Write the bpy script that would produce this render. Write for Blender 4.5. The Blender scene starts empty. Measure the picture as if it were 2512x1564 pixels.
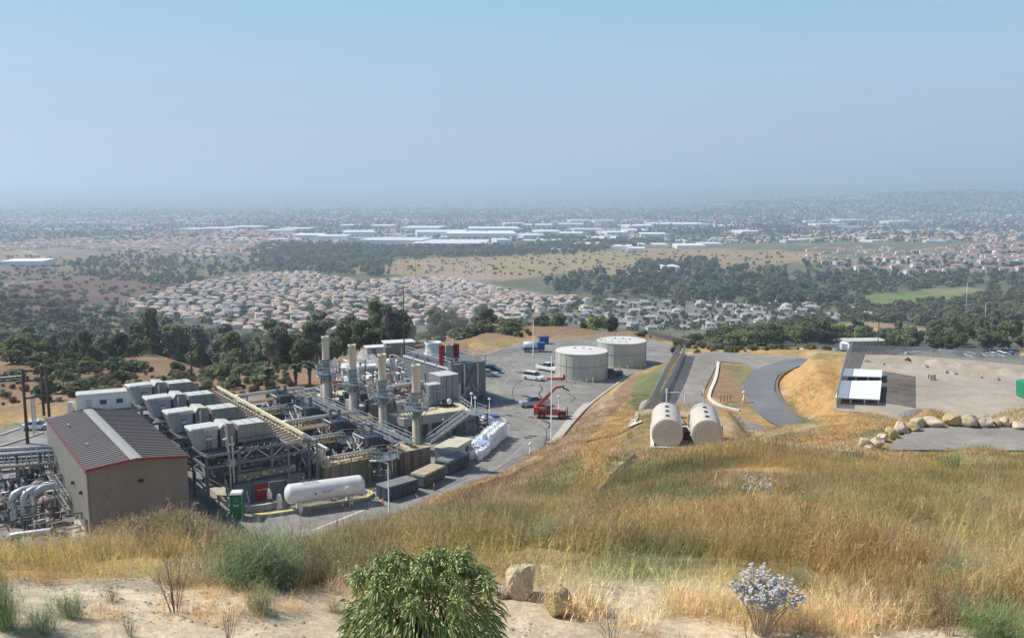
import bpy, math, random
import numpy as np
from mathutils import Vector, Matrix, noise as mnoise
random.seed(7); np.random.seed(7)
rnd = random.random
def U(a, b): return a + (b - a) * random.random()
SC = bpy.context.scene
COL = SC.collection
# ---------------------------------------------------------------- camera, sky, sun, exposure
F = 2200.0; CX = 1256.0; CY = 782.0; HZ = 478.0; CAMZ = 38.0
PITCH = math.atan((CY - HZ) / F)
cam_d = bpy.data.cameras.new('camera'); cam = bpy.data.objects.new('camera', cam_d); COL.objects.link(cam)
cam.location = (0, 0, CAMZ); cam.rotation_euler = (math.pi / 2 - PITCH, 0, 0)
cam_d.sensor_width = 36; cam_d.lens = F / 2512 * 36; cam_d.clip_start = 0.1; cam_d.clip_end = 200000
SC.camera = cam
SUN_AZ = math.radians(-74)      # direction towards the sun, clockwise from +Y
SUN_EL = math.radians(48)
w = bpy.data.worlds.new('World'); SC.world = w; w.use_nodes = True
wn = w.node_tree; wn.nodes.clear()
sky = wn.nodes.new('ShaderNodeTexSky'); sky.sky_type = 'NISHITA'; sky.sun_disc = False
sky.sun_elevation = SUN_EL; sky.sun_rotation = SUN_AZ % (2 * math.pi)
sky.altitude = 0; sky.air_density = 1.0; sky.dust_density = 0.0; sky.ozone_density = 3.0
bg = wn.nodes.new('ShaderNodeBackground'); bg.inputs['Strength'].default_value = 0.12
wo = wn.nodes.new('ShaderNodeOutputWorld')
tcw = wn.nodes.new('ShaderNodeTexCoord'); sxyz = wn.nodes.new('ShaderNodeSeparateXYZ'); wn.links.new(tcw.outputs['Generated'], sxyz.inputs[0])
ramp = wn.nodes.new('ShaderNodeValToRGB'); els = ramp.color_ramp.elements      # hazy lower sky, the same all round
SKY_STR = 0.10
stops = [(0.0, (.40, .495, .63)), (.06, (.425, .52, .665)), (.13, (.40, .57, .72)), (.21, (.30, .57, .77)), (.5, (.20, .42, .75)), (1.0, (.12, .28, .62))]
els[0].position = stops[0][0]; els[1].position = stops[-1][0]
for p_, c_ in stops[1:-1]: els.new(p_)
for e_, (p_, c_) in zip(els, stops): e_.position = p_; e_.color = (*c_, 1)
wn.links.new(sxyz.outputs['Z'], ramp.inputs[0])
sc_ = wn.nodes.new('ShaderNodeVectorMath'); sc_.operation = 'SCALE'; sc_.inputs['Scale'].default_value = 1 / SKY_STR; wn.links.new(ramp.outputs[0], sc_.inputs[0])
fr_ = wn.nodes.new('ShaderNodeMapRange'); fr_.inputs[1].default_value = 0.15; fr_.inputs[2].default_value = .9; fr_.inputs[3].default_value = .88; fr_.inputs[4].default_value = .0; wn.links.new(sxyz.outputs['Z'], fr_.inputs[0])
mxs = wn.nodes.new('ShaderNodeMix'); mxs.data_type = 'RGBA'; wn.links.new(fr_.outputs[0], mxs.inputs[0]); wn.links.new(sky.outputs[0], mxs.inputs[6]); wn.links.new(sc_.outputs[0], mxs.inputs[7])
bg.inputs['Strength'].default_value = SKY_STR
wn.links.new(mxs.outputs[2], bg.inputs['Color']); wn.links.new(bg.outputs[0], wo.inputs['Surface'])
sun_d = bpy.data.lights.new('sun', 'SUN'); sun_o = bpy.data.objects.new('sun', sun_d); COL.objects.link(sun_o)
sun_d.energy = 5.0; sun_d.angle = math.radians(0.55); sun_d.color = (1, 0.95, 0.87)
sdir = Vector((math.sin(SUN_AZ) * math.cos(SUN_EL), math.cos(SUN_AZ) * math.cos(SUN_EL), math.sin(SUN_EL)))
sun_o.rotation_euler = sdir.to_track_quat('Z', 'Y').to_euler(); sun_o.location = (0, 0, 200)
SC.view_settings.view_transform = 'Standard'; SC.view_settings.look = 'None'
SC.view_settings.gamma = 1; SC.view_settings.use_curve_mapping = False
SC.view_settings.exposure = 0.1
SC.render.engine = 'CYCLES'
SC.cycles.use_denoising = True
SC.cycles.max_bounces = 5; SC.cycles.volume_bounces = 1
SC.cycles.transparent_max_bounces = 8

# ---------------------------------------------------------------- photo pixel <-> world
cP, sP = math.cos(PITCH), math.sin(PITCH)
def ray(px, py):
    a = (px - CX) / F; b = (CY - py) / F
    return Vector((a, cP + b * sP, -sP + b * cP))
def W(px, py, z=0.0):
    """point of the level plane z seen at this place of the photograph"""
    d = ray(px, py); t = (z - CAMZ) / d.z
    return Vector((d.x * t, d.y * t, z))
def WD(px, py, D):
    d = ray(px, py); t = D / d.y
    return Vector((d.x * t, D, CAMZ + d.z * t))
def proj(x, y, z):
    z = z - CAMZ
    dep = y * cP - z * sP
    return CX + F * x / dep, CY - F * (y * sP + z * cP) / dep

# ---------------------------------------------------------------- materials
def mat(name, col, rough=0.8, metal=0.0, var=0.12, scale=3.0, bump=0.0, bscale=40.0, streak=False, spec=0.3, dirt=None, coord='Object'):
    m = bpy.data.materials.new(name); m.use_nodes = True
    nt = m.node_tree; N = nt.nodes; L = nt.links
    b = N['Principled BSDF']
    b.inputs['Roughness'].default_value = rough; b.inputs['Metallic'].default_value = metal
    b.inputs['Specular IOR Level'].default_value = spec
    tc = N.new('ShaderNodeTexCoord'); mp = N.new('ShaderNodeMapping')
    if streak: mp.inputs['Scale'].default_value = (1.0, 1.0, 0.12)
    L.new(tc.outputs[coord], mp.inputs[0])
    n = N.new('ShaderNodeTexNoise'); n.inputs['Scale'].default_value = scale; n.inputs['Detail'].default_value = 5; n.inputs['Roughness'].default_value = 0.65
    L.new(mp.outputs[0], n.inputs['Vector'])
    r = N.new('ShaderNodeValToRGB'); r.color_ramp.elements[0].position = 0.3; r.color_ramp.elements[1].position = 0.7
    lo = [c * (1 - var) for c in col]; hi = [min(1, c * (1 + var)) for c in col]
    if dirt: lo = [c * (1 - dirt[3]) + d * dirt[3] for c, d in zip(col, dirt[:3])]
    r.color_ramp.elements[0].color = (*lo, 1); r.color_ramp.elements[1].color = (*hi, 1)
    L.new(n.outputs['Fac'], r.inputs[0])
    nf = N.new('ShaderNodeTexNoise'); nf.inputs['Scale'].default_value = scale * 5.3; nf.inputs['Detail'].default_value = 4; nf.inputs['Roughness'].default_value = .7; L.new(mp.outputs[0], nf.inputs['Vector'])
    mf = N.new('ShaderNodeMapRange'); mf.inputs[1].default_value = .3; mf.inputs[2].default_value = .7; mf.inputs[3].default_value = 1 - min(.3, var * .8 + (.12 if dirt else 0)); mf.inputs[4].default_value = 1 + min(.2, var * .6); L.new(nf.outputs['Fac'], mf.inputs[0])
    vs_ = N.new('ShaderNodeVectorMath'); vs_.operation = 'SCALE'; L.new(r.outputs[0], vs_.inputs[0]); L.new(mf.outputs[0], vs_.inputs['Scale']); L.new(vs_.outputs[0], b.inputs['Base Color'])
    if bump:
        n2 = N.new('ShaderNodeTexNoise'); n2.inputs['Scale'].default_value = bscale; n2.inputs['Detail'].default_value = 3
        L.new(tc.outputs[coord], n2.inputs['Vector'])
        bp = N.new('ShaderNodeBump'); bp.inputs['Strength'].default_value = bump; bp.inputs['Distance'].default_value = 0.05
        L.new(n2.outputs['Fac'], bp.inputs['Height']); L.new(bp.outputs[0], b.inputs['Normal'])
    return m
def rand_tint(m, amt=0.25, hue=0.0):
    """vary the colour a little from one object to the next"""
    nt = m.node_tree; N = nt.nodes; L = nt.links; b = N['Principled BSDF']
    src = b.inputs['Base Color'].links[0].from_socket
    oi = N.new('ShaderNodeObjectInfo')
    hs = N.new('ShaderNodeHueSaturation')
    mr = N.new('ShaderNodeMapRange'); mr.inputs[3].default_value = 1 - amt; mr.inputs[4].default_value = 1 + amt
    L.new(oi.outputs['Random'], mr.inputs[0]); L.new(mr.outputs[0], hs.inputs['Value'])
    if hue:
        mh = N.new('ShaderNodeMath'); mh.operation = 'MULTIPLY'; mh.inputs[1].default_value = 7.31
        fr = N.new('ShaderNodeMath'); fr.operation = 'FRACT'
        m2 = N.new('ShaderNodeMapRange'); m2.inputs[3].default_value = 0.5 - hue; m2.inputs[4].default_value = 0.5 + hue
        L.new(oi.outputs['Random'], mh.inputs[0]); L.new(mh.outputs[0], fr.inputs[0]); L.new(fr.outputs[0], m2.inputs[0]); L.new(m2.outputs[0], hs.inputs['Hue'])
    L.new(src, hs.inputs['Color']); L.new(hs.outputs[0], b.inputs['Base Color'])
    return m
M = {}
# ---------------------------------------------------------------- mesh helpers
class MB:
    """collects boxes, tubes and sheets; build() links them as ONE mesh object"""
    def __init__(s): s.v = []; s.f = []; s.mi = []; s.sm = []
    def add(s, vs, fs, mi=0, smooth=False):
        o = len(s.v); s.v.extend([tuple(p) for p in vs])
        for f in fs: s.f.append(tuple(i + o for i in f)); s.mi.append(mi); s.sm.append(smooth)
    def hexa(s, p8, mi=0):
        s.add(p8, [(3, 2, 1, 0), (4, 5, 6, 7), (0, 1, 5, 4), (1, 2, 6, 5), (2, 3, 7, 6), (3, 0, 4, 7)], mi)
    def box(s, c, size, rz=0.0, mi=0, taper=1.0, ty=None):
        """c = centre of the base, size = (x, y, z)"""
        x, y, z = size[0] / 2, size[1] / 2, size[2]; ca, sa = math.cos(rz), math.sin(rz)
        if ty is None: ty = taper
        ps = [(-x, -y, 0), (x, -y, 0), (x, y, 0), (-x, y, 0), (-x * taper, -y * ty, z), (x * taper, -y * ty, z), (x * taper, y * ty, z), (-x * taper, y * ty, z)]
        s.hexa([(c[0] + p[0] * ca - p[1] * sa, c[1] + p[0] * sa + p[1] * ca, c[2] + p[2]) for p in ps], mi)
        return s
    def bar(s, a, b, w=0.1, h=None, mi=0):
        """square bar from a to b"""
        a = Vector(a); b = Vector(b); h = h or w; d = (b - a)
        if d.length < 1e-6: return s
        d.normalize(); up = Vector((0, 0, 1)) if abs(d.z) < 0.95 else Vector((0, 1, 0))
        x = d.cross(up).normalized() * (w / 2); y = x.cross(d).normalized() * (h / 2)
        s.hexa([a - x - y, a + x - y, a + x + y, a - x + y, b - x - y, b + x - y, b + x + y, b - x + y], mi); return s
    def tube(s, pts, r, n=8, mi=0, cap=True, smooth=True):
        """round tube through points; r a number or one per point"""
        pts = [Vector(p) for p in pts]; rs = r if isinstance(r, (list, tuple)) else [r] * len(pts)
        vs = []; k = len(pts); px = None
        for i, p in enumerate(pts):
            if i == 0: d = pts[1] - p
            elif i == k - 1: d = p - pts[i - 1]
            else: d = (pts[i + 1] - p).normalized() + (p - pts[i - 1]).normalized()
            d.normalize()
            if px is None:
                up = Vector((0, 0, 1)) if abs(d.z) < 0.9 else Vector((1, 0, 0)); px = d.cross(up).normalized()
            else:
                px = (px - d * px.dot(d)).normalized()
            py = d.cross(px)
            for j in range(n):
                t = 2 * math.pi * j / n; vs.append(p + (px * math.cos(t) + py * math.sin(t)) * rs[i])
        fs = [(i * n + j, i * n + (j + 1) % n, (i + 1) * n + (j + 1) % n, (i + 1) * n + j) for i in range(k - 1) for j in range(n)]
        s.add(vs, fs, mi, smooth)
        if cap:
            s.add(vs[:n], [tuple(range(n - 1, -1, -1))], mi); s.add(vs[-n:], [tuple(range(n))], mi)
        return s
    def lathe(s, c, prof, n=24, mi=0, smooth=True):
        """prof = [(radius, z)...] turned about the vertical through c"""
        vs = []
        for r, z in prof:
            for j in range(n):
                t = 2 * math.pi * j / n; vs.append((c[0] + r * math.cos(t), c[1] + r * math.sin(t), c[2] + z))
        fs = [(i * n + j, i * n + (j + 1) % n, (i + 1) * n + (j + 1) % n, (i + 1) * n + j) for i in range(len(prof) - 1) for j in range(n)]
        s.add(vs, fs, mi, smooth)
        if prof[-1][0] > 1e-4: s.add(vs[-n:], [tuple(range(n))], mi)
        return s
    def prism(s, poly, z0, z1, mi=0):
        n = len(poly); vs = [(p[0], p[1], z0) for p in poly] + [(p[0], p[1], z1) for p in poly]
        s.add(vs, [tuple(range(n - 1, -1, -1)), tuple(range(n, 2 * n))] + [(i, (i + 1) % n, n + (i + 1) % n, n + i) for i in range(n)], mi); return s
    def extr(s, poly, off, mi=0):
        """polygon of 3-D points swept by off"""
        n = len(poly); off = Vector(off); vs = [Vector(p) for p in poly] + [Vector(p) + off for p in poly]
        s.add(vs, [tuple(range(n - 1, -1, -1)), tuple(range(n, 2 * n))] + [(i, (i + 1) % n, n + (i + 1) % n, n + i) for i in range(n)], mi); return s
    def mesh(s, name, mats):
        me = bpy.data.meshes.new(name); me.from_pydata(s.v, [], s.f)
        for m in (mats if isinstance(mats, (list, tuple)) else [mats]): me.materials.append(m)
        me.polygons.foreach_set('material_index', s.mi); me.polygons.foreach_set('use_smooth', s.sm)
        me.update(); return me
    def build(s, name, mats, parent=None, loc=None, rz=0, **kw):
        return link(name, s.mesh(name, mats), parent, loc, rz, **kw)
def link(name, me, parent=None, loc=None, rz=0, label=None, cat=None, group=None, kind=None):
    o = bpy.data.objects.new(name, me); COL.objects.link(o)
    if parent is not None: o.parent = parent
    if loc is not None: o.location = loc
    if rz: o.rotation_euler = (0, 0, rz)
    if label: o['label'] = label
    if cat: o['category'] = cat
    if group: o['group'] = group
    if kind: o['kind'] = kind
    return o
def thing(name, label, cat, loc=(0, 0, 0), rz=0, group=None):
    return link(name, None, None, loc, rz, label, cat, group)
def dup(root, loc, rz=0, label=None, group=None, scale=None):
    """copy a thing, its parts and their sub-parts"""
    r = root.copy(); COL.objects.link(r); r.location = loc; r.rotation_euler = (0, 0, rz)
    if label: r['label'] = label
    if group: r['group'] = group
    if scale is not None: r.scale = scale if isinstance(scale, (tuple, list)) else (scale,) * 3
    for ch in list(KIDS.get(root.name, root.children)):
        c = ch.copy(); COL.objects.link(c); c.parent = r
        for g in list(ch.children):
            d = g.copy(); COL.objects.link(d); d.parent = c
    return r
KIDS = {}
def inpoly(px, py, poly):
    """vectorised point in polygon"""
    px = np.asarray(px); py = np.asarray(py); c = np.zeros(px.shape, bool); n = len(poly)
    for i in range(n):
        x1, y1 = poly[i][:2]; x2, y2 = poly[(i + 1) % n][:2]
        if y1 == y2: continue
        c ^= ((y1 > py) != (y2 > py)) & (px < (x2 - x1) * (py - y1) / (y2 - y1) + x1)
    return c
def polydist(px, py, poly, closed=True):
    d = np.full(np.shape(px), 1e9); n = len(poly)
    for i in range(n if closed else n - 1):
        x1, y1 = poly[i][:2]; x2, y2 = poly[(i + 1) % n][:2]; dx, dy = x2 - x1, y2 - y1
        t = np.clip(((px - x1) * dx + (py - y1) * dy) / (dx * dx + dy * dy + 1e-9), 0, 1)
        d = np.minimum(d, np.hypot(px - x1 - t * dx, py - y1 - t * dy))
    return d

# ---------------------------------------------------------------- terrain
cols = {
 -600: [(2,34),(9.3,34),(11,33.2),(13,31.9),(20,29.5),(40,18),(70,6),(92,0),(150,0),(180,-3),(260,-10),(400,-45),(700,-60),(1000,-80),(1500,-100),(2200,-110),(3000,-122),(8000,-122),(45000,-122)],
 0: [(2,34),(9.3,34),(11,33.2),(13,31.9),(20,29.5),(40,18),(70,6),(92,0),(148,0),(170,-2),(200,-4),(240,-5),(262,-8),(400,-45),(700,-60),(1000,-80),(1500,-100),(2200,-110),(3000,-122),(8000,-122),(45000,-122)],
 370: [(2,34),(9.3,34),(11,33.45),(13,33.0),(20,29.5),(40,19),(70,6),(94,0),(165,0),(200,-5),(250,-11),(300,-17),(335,-22),(450,-50),(700,-85),(1000,-105),(1650,-119),(3000,-122),(8000,-122),(45000,-122)],
 620: [(2,34),(9.3,34),(11,33.3),(13,32.3),(20,29),(40,20),(70,8),(95,0),(172,0),(186,-1),(220,-5.7),(250,-10.5),(350,-40),(450,-60),(700,-90),(1000,-112),(1650,-121),(3000,-122),(8000,-122),(45000,-122)],
 900: [(2,34),(9.3,34),(12,33.1),(15,32.0),(25,28),(60,15),(96,1.2),(103,0),(200,0),(240,-2),(300,-15),(450,-50),(700,-90),(1000,-113),(1650,-121),(3000,-122),(8000,-122),(45000,-122)],
 1200: [(2,34),(9.3,34),(20,30.9),(40,24.2),(70,14.5),(105,3.8),(116,0),(236,0),(270,-1.5),(330,-15),(450,-50),(700,-90),(950,-110),(1650,-121),(3000,-122),(8000,-122),(45000,-122)],
 1400: [(2,34),(9.3,34),(20,30.7),(40,24.4),(70,16.5),(100,9.2),(130,3.8),(150,0),(236,0),(270,-1.5),(330,-15),(450,-50),(700,-90),(950,-110),(1650,-121),(3000,-122),(8000,-122),(45000,-122)],
 1600: [(2,34),(9.3,34),(20,31),(40,25.4),(60,19.9),(80,14.4),(90,12.5),(105,10),(125,7.4),(150,5),(180,2.6),(210,.5),(240,0),(262,-1),(330,-14),(450,-48),(700,-88),(1000,-110),(1650,-121),(3000,-122),(8000,-122),(45000,-122)],
 1850: [(2,34),(9.3,34),(20,31.3),(40,26.5),(60,21.2),(90,12),(128,4),(190,4),(215,0),(300,-16),(350,-24),(390,-27),(500,-45),(750,-84),(1050,-107),(1300,-114),(1700,-121),(3000,-122),(8000,-122),(45000,-122)],
 2010: [(2,34),(9.3,34),(20,31.4),(40,26.2),(60,20.4),(70,18.6),(90,13),(112,8),(135,8.3),(165,8.4),(190,5),(230,-3),(300,-16),(350,-24),(390,-27),(500,-45),(750,-78),(1050,-105),(1300,-111),(1700,-116),(1900,-110),(2400,-104),(3000,-122),(8000,-122),(45000,-122)],
 2300: [(2,34),(9.3,34),(20,31.2),(40,25.4),(60,19.6),(67,19),(78,19),(95,13),(115,8),(175,8),(200,0),(300,-18),(350,-24),(390,-27),(500,-45),(750,-78),(1050,-102),(1300,-111),(1700,-112),(1900,-102),(2400,-98),(3000,-122),(8000,-122),(45000,-122)],
 2560: [(2,34),(9.3,34),(20,31.2),(40,25.4),(60,19.6),(67,19),(78,19),(95,13),(115,8),(175,8),(200,0),(300,-18),(350,-24),(390,-27),(500,-40),(750,-64),(1050,-86),(1300,-103),(1700,-112),(1900,-100),(2400,-94),(3000,-122),(8000,-122),(45000,-122)],
 3200: [(2,34),(9.3,34),(20,31.3),(60,21),(78,19),(115,8),(175,8),(300,-18),(500,-40),(1050,-86),(1900,-100),(3000,-122),(45000,-122)],
}
cp = []
for c, lst in cols.items():
    for D, z in lst: cp.append((c, D, z))
cp = np.array(cp, float)
KU, KD = 1 / 380.0, 1.6
ux = cp[:, 0] * KU; uy = np.log(cp[:, 1]) * KD
A = np.hypot(ux[:, None] - ux[None], uy[:, None] - uy[None])
n = len(cp); S = np.zeros((n + 1, n + 1)); S[:n, :n] = A; S[:n, n] = 1; S[n, :n] = 1
wts = np.linalg.solve(S, np.append(cp[:, 2], 0))
def rbf(x, y):
    x = np.asarray(x, float); y = np.maximum(np.asarray(y, float), 1.0)
    a = (CX + F * x / y).clip(-900, 3500) * KU; b = np.log(y) * KD
    out = np.full(a.shape, wts[n])
    for i in range(n): out += wts[i] * np.hypot(a - ux[i], b - uy[i])
    return out
# level ground: (polygon of photo points on that level, level, blend width in m)
def WP(pts, z): return [tuple(W(px, py, z)[:2]) for px, py in pts]
PAD = WP([(-700,1330),(-700,1050),(0,1052),(110,1030),(330,1000),(480,985),(640,972),(790,945),(900,900),(1010,872),(1180,878),(1240,852),(1290,836),(1430,830),(1560,826),(1650,846),(1648,880),(1600,905),(1545,918),(1500,945),(1442,990),(1400,1040),(1345,1120),(1300,1140),(1180,1192),(1010,1262),(880,1330),(700,1350)], 0)
TANKPAD = WP([(1588,1122),(1592,1000),(1780,1000),(1790,1030),(1780,1120)], 12.5)
GRAVEL = WP([(1565,1030),(1660,905),(1690,868),(1750,862),(1850,868),(1960,876),(2030,890),(1935,905),(1905,935),(1925,990),(2010,1040),(2060,1062),(2010,1075),(1900,1070),(1800,1060),(1760,1010),(1720,1010),(1640,990)], 4.0)
TERR = WP([(2098,1112),(2110,1085),(2150,1062),(2240,1046),(2320,1040),(2620,1040),(2620,1110)], 19)
YARD = WP([(2045,1000),(2090,868),(2330,872),(2800,905),(2800,1045),(2240,1045),(2160,1030)], 8)
PLATEAUS = [(PAD, 0.0, 5.0), (TANKPAD, 12.5, 4.0), (GRAVEL, 4.0, 6.0), (TERR, 19.0, 3.0), (YARD, 8.0, 5.0)]
# grid: fan of rays, rows at growing distance
NA = 620
ang = np.linspace(-0.72, 0.72, NA)       # x / y
rows = [1.5]
while rows[-1] < 60000:
    d = rows[-1]
    k = 1.022 if d < 8 else 1.010 if d < 300 else 1.014 if d < 3000 else 1.03
    rows.append(d * k)
rows = np.array(rows); NR = len(rows)
GX = rows[:, None] * ang[None, :]; GY = np.repeat(rows[:, None], NA, 1)
def fnoise(x, y, s, seed=0, octv=3):
    """cheap value noise, vectorised"""
    out = np.zeros(x.shape); amp = 1.0; tot = 0
    for o in range(octv):
        xs = x / s * 2 ** o + seed * 17.3; ys = y / s * 2 ** o + seed * 9.1
        xi = np.floor(xs).astype(np.int64); yi = np.floor(ys).astype(np.int64); fx = xs - xi; fy = ys - yi
        fx = fx * fx * (3 - 2 * fx); fy = fy * fy * (3 - 2 * fy)
        def h(a, b):
            q = (a * 374761393 + b * 668265263 + seed * 1274126177) & 0x7fffffff
            q = ((q ^ (q >> 13)) * 1274126177) & 0x7fffffff
            return (q & 0xffff) / 65535.0
        v = (h(xi, yi) * (1 - fx) + h(xi + 1, yi) * fx) * (1 - fy) + (h(xi, yi + 1) * (1 - fx) + h(xi + 1, yi + 1) * fx) * fy
        out += v * amp; tot += amp; amp *= 0.5
    return out / tot
GZ = rbf(GX, GY)
GZ += (fnoise(GX, GY, 0.7, 1) - .5) * 0.12 * (GY < 60)
GZ += (fnoise(GX, GY, 5, 2) - .5) * np.clip(GY / 60, 0, 1) * 1.1 * (GY < 300)
GZ += (fnoise(GX, GY, 45, 3) - .5) * np.clip((GY - 165) / 120, 0, 1) * 7 * np.clip(1 - (GY - 600) / 900, 0, 1)
GZ += (fnoise(GX, GY, 160, 4) - .5) * np.clip((GY - 500) / 300, 0, 1) * 26 * np.clip(1 - (GY - 1500) / 1500, 0, 1) * np.clip((0.32 - (GX / GY + .57)) / .2, 0, 1)
GPX = CX + F * GX / GY
# low hills beyond the far side of the valley
hill = np.exp(-((GY - 17000) / 4200) ** 2) * (0.5 + fnoise(GX, GY, 5200, 5)) * np.clip((GPX - 1500) / 900, 0, 1) * 170
hill += np.exp(-((GY - 21000) / 6500) ** 2) * (0.75 + .5 * fnoise(GX, GY, 7000, 8)) * 290
hill += np.exp(-((GY - 9500) / 2200) ** 2) * (.5 + .6 * fnoise(GX, GY, 3200, 6)) * np.clip((GPX - 1550) / 750, 0, 1) * 205
GZ += hill
for poly, z, bw in PLATEAUS:
    ins = inpoly(GX, GY, poly); d = np.where(ins, 0, polydist(GX, GY, poly))
    t = np.clip(d / bw, 0, 1); t = t * t * (3 - 2 * t)
    near = (d < bw)
    GZ = np.where(near, (z - 0.15) * (1 - t) + GZ * t, GZ)
lr = np.log(rows)
def H(x, y):
    """height of the ground sheet"""
    x = np.atleast_1d(np.asarray(x, float)); y = np.atleast_1d(np.asarray(y, float))
    i = np.interp(y, rows, np.arange(NR)); j = ((x / y) - ang[0]) / (ang[1] - ang[0])
    i0 = np.clip(np.floor(i).astype(int), 0, NR - 2); j0 = np.clip(np.floor(j).astype(int), 0, NA - 2)
    fi = np.clip(i - i0, 0, 1); fj = np.clip(j - j0, 0, 1)
    return (GZ[i0, j0] * (1 - fi) * (1 - fj) + GZ[i0 + 1, j0] * fi * (1 - fj) + GZ[i0, j0 + 1] * (1 - fi) * fj + GZ[i0 + 1, j0 + 1] * fi * fj)
def Hs(x, y): return float(H(x, y)[0])
def G(px, py, dmin=3.0, dmax=30000.0):
    """first point of the ground that the photo pixel looks at"""
    d = ray(px, py); ts = np.geomspace(dmin, dmax, 1600) / d.y
    zz = CAMZ + d.z * ts - H(d.x * ts, d.y * ts)
    k = np.argmax(zz < 0)
    if zz[k] >= 0: k = len(ts) - 1
    t = ts[k]
    if k > 0:
        a, b = zz[k - 1], zz[k]; t = ts[k - 1] + (ts[k] - ts[k - 1]) * a / (a - b + 1e-12)
    return Vector((d.x * t, d.y * t, CAMZ + d.z * t))
def GD(px, D):
    """ground under this column of the photo at distance D"""
    x = (px - CX) / F * D; x = (px - CX) / F * (D * cP + (CAMZ - Hs(x, D)) * sP); return Vector((x, D, Hs(x, D)))
# ---------------------------------------------------------------- ground colours by zone
PX, PY = proj(GX, GY, GZ)
C = np.zeros(GX.shape + (3,))
GOLD = np.array((.43, .27, .11)); OLIVE = np.array((.24, .215, .085)); GREENW = np.array((.175, .195, .09)); SAND = np.array((.66, .54, .37))
RUST = np.array((.15, .075, .05)); PALE = np.array((.42, .32, .2)); CHAP = np.array((.17, .14, .095)); BROWNH = np.array((.27, .175, .105))
URB = np.array((.27, .235, .2)); TREEG = np.array((.075, .09, .05)); FIELD = np.array((.34, .235, .14)); LAWN = np.array((.16, .21, .07))
def blend(mask, col):
    global C
    m = np.clip(mask, 0, 1)[..., None]; C = C * (1 - m) + col * m
n1 = fnoise(GX, GY, 9, 11, 4); n2 = fnoise(GX, GY, 2.2, 12, 4); n3 = fnoise(GX, GY, 30, 13, 4)
blend(np.ones(GX.shape), GOLD)
def sst(x, a, b): t = np.clip((x - a) / (b - a), 0, 1); return t * t * (3 - 2 * t)
blend(sst(n1, .45, .58) * .75, OLIVE); blend(sst(n2, .55, .7) * .6, PALE); blend(sst(fnoise(GX, GY, 4.5, 21, 4), .55, .64) * .85, GREENW); blend(sst(fnoise(GX, GY, 3, 22, 4), .6, .68) * .8, np.array((.40, .235, .11))); blend(sst(fnoise(GX, GY, 7, 23, 4), .6, .67) * .9, PALE * 1.1)
def zone(poly, col, soft=14, amt=1.0, jag=18, nseed=31):
    """poly in photo points: the ground seen there"""
    q = (fnoise(GX, GY, np.maximum(GY * .02, 1.0), nseed, 3) - .5) * jag
    ins = inpoly(PX, PY, poly); d = polydist(PX, PY, poly); sd = np.where(ins, d, -d) + q
    blend(sst(sd, -soft / 2, soft / 2) * amt, np.array(col))
def world_zone(mask, col): blend(mask, np.array(col))
blend(sst(GY, 150, 175) * (GPX < 1150), BROWNH * (0.75 + .5 * n3[..., None]))
blend(sst(GY, 225, 250), BROWNH)
far = sst(GY, 330, 420)
blend(far, TREEG * 1.5); blend(far * sst(n3, .45, .6) * .6, CHAP)
blend(sst(GY, 600, 700) * (GPX < 420), CHAP * (0.7 + .8 * fnoise(GX, GY, 60, 15, 4)[..., None]))
blend(sst(GY, 2800, 3400), TREEG * 1.6)
n4 = fnoise(GX, GY, 420, 41, 4); n5 = fnoise(GX, GY, 120, 42, 4)
blend(sst(GY, 2800, 3400) * sst(n5, .52, .7) * .8, URB * .8)
zone([(300,745),(420,712),(620,672),(880,690),(1060,672),(1330,720),(1330,790),(1000,790),(820,815),(640,825),(480,780)], URB, 10, .9, 6)
zone([(1380,760),(1700,735),(2030,775),(2020,800),(1700,812),(1400,802)], URB * .85, 10, .8, 6)
zone([(790,662),(960,638),(1230,628),(1420,610),(1640,606),(2020,618),(2020,640),(1790,652),(1760,680),(1500,676),(1380,668),(1230,690),(1060,680),(930,668)], FIELD, 6, 1, 6)
blend(sst(fnoise(GX, GY, 60, 51, 4), .5, .62) * .5 * (GY > 1800) * (GY < 3000), OLIVE * 1.2)
zone([(1230,632),(1450,612),(1600,622),(1500,655),(1300,668),(1200,672)], OLIVE * 1.3, 8, .55, 10)
zone([(1960,800),(2150,790),(2290,806),(2200,832),(2040,832)], FIELD, 6, 1, 4)
zone([(2050,815),(2160,806),(2250,814),(2190,829),(2080,829)], PALE, 6, .8, 4)
zone([(2112,724),(2360,702),(2420,710),(2330,735),(2180,750),(2120,752)], LAWN, 5, 1, 4)
zone([(2230,712),(2360,704),(2410,710),(2330,722)], FIELD, 8, .5, 4)
zone([(1760,838),(2240,858),(2500,880),(2500,846),(2200,838),(2080,832),(1800,826)], (.09,.09,.095), 4, 1, 2)
zone([(2400,760),(2470,720),(2512,716),(2512,735),(2440,775),(2400,780)], FIELD, 5, 1, 4)
zone([(2050,640),(2540,590),(2540,690),(2350,682),(2060,668)], URB, 5, .7, 4)
zone([(0,604),(250,590),(650,560),(720,575),(640,640),(420,640),(260,625),(60,634),(0,640)], URB, 4, .55, 14)
zone([(0,612),(60,616),(70,640),(0,642)], FIELD, 4, .9, 3)
for a in ([(0,600),(70,618),(120,640)], [(60,612),(130,640)], [(290,690),(360,672),(420,682)], [(0,700),(80,690),(250,682),(420,676)], [(240,775),(290,800)], [(280,812),(420,808)], [(300,705),(400,690),(500,690)]):
    d = polydist(PX, PY, a, False); blend(sst(-d, -3.2, -1.2) * (GY > 400), PALE)
zone([(60,690),(330,668),(480,685),(420,700),(300,740),(100,760),(0,750),(0,712)], (.17,.10,.075), 8, .8, 10)
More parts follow.
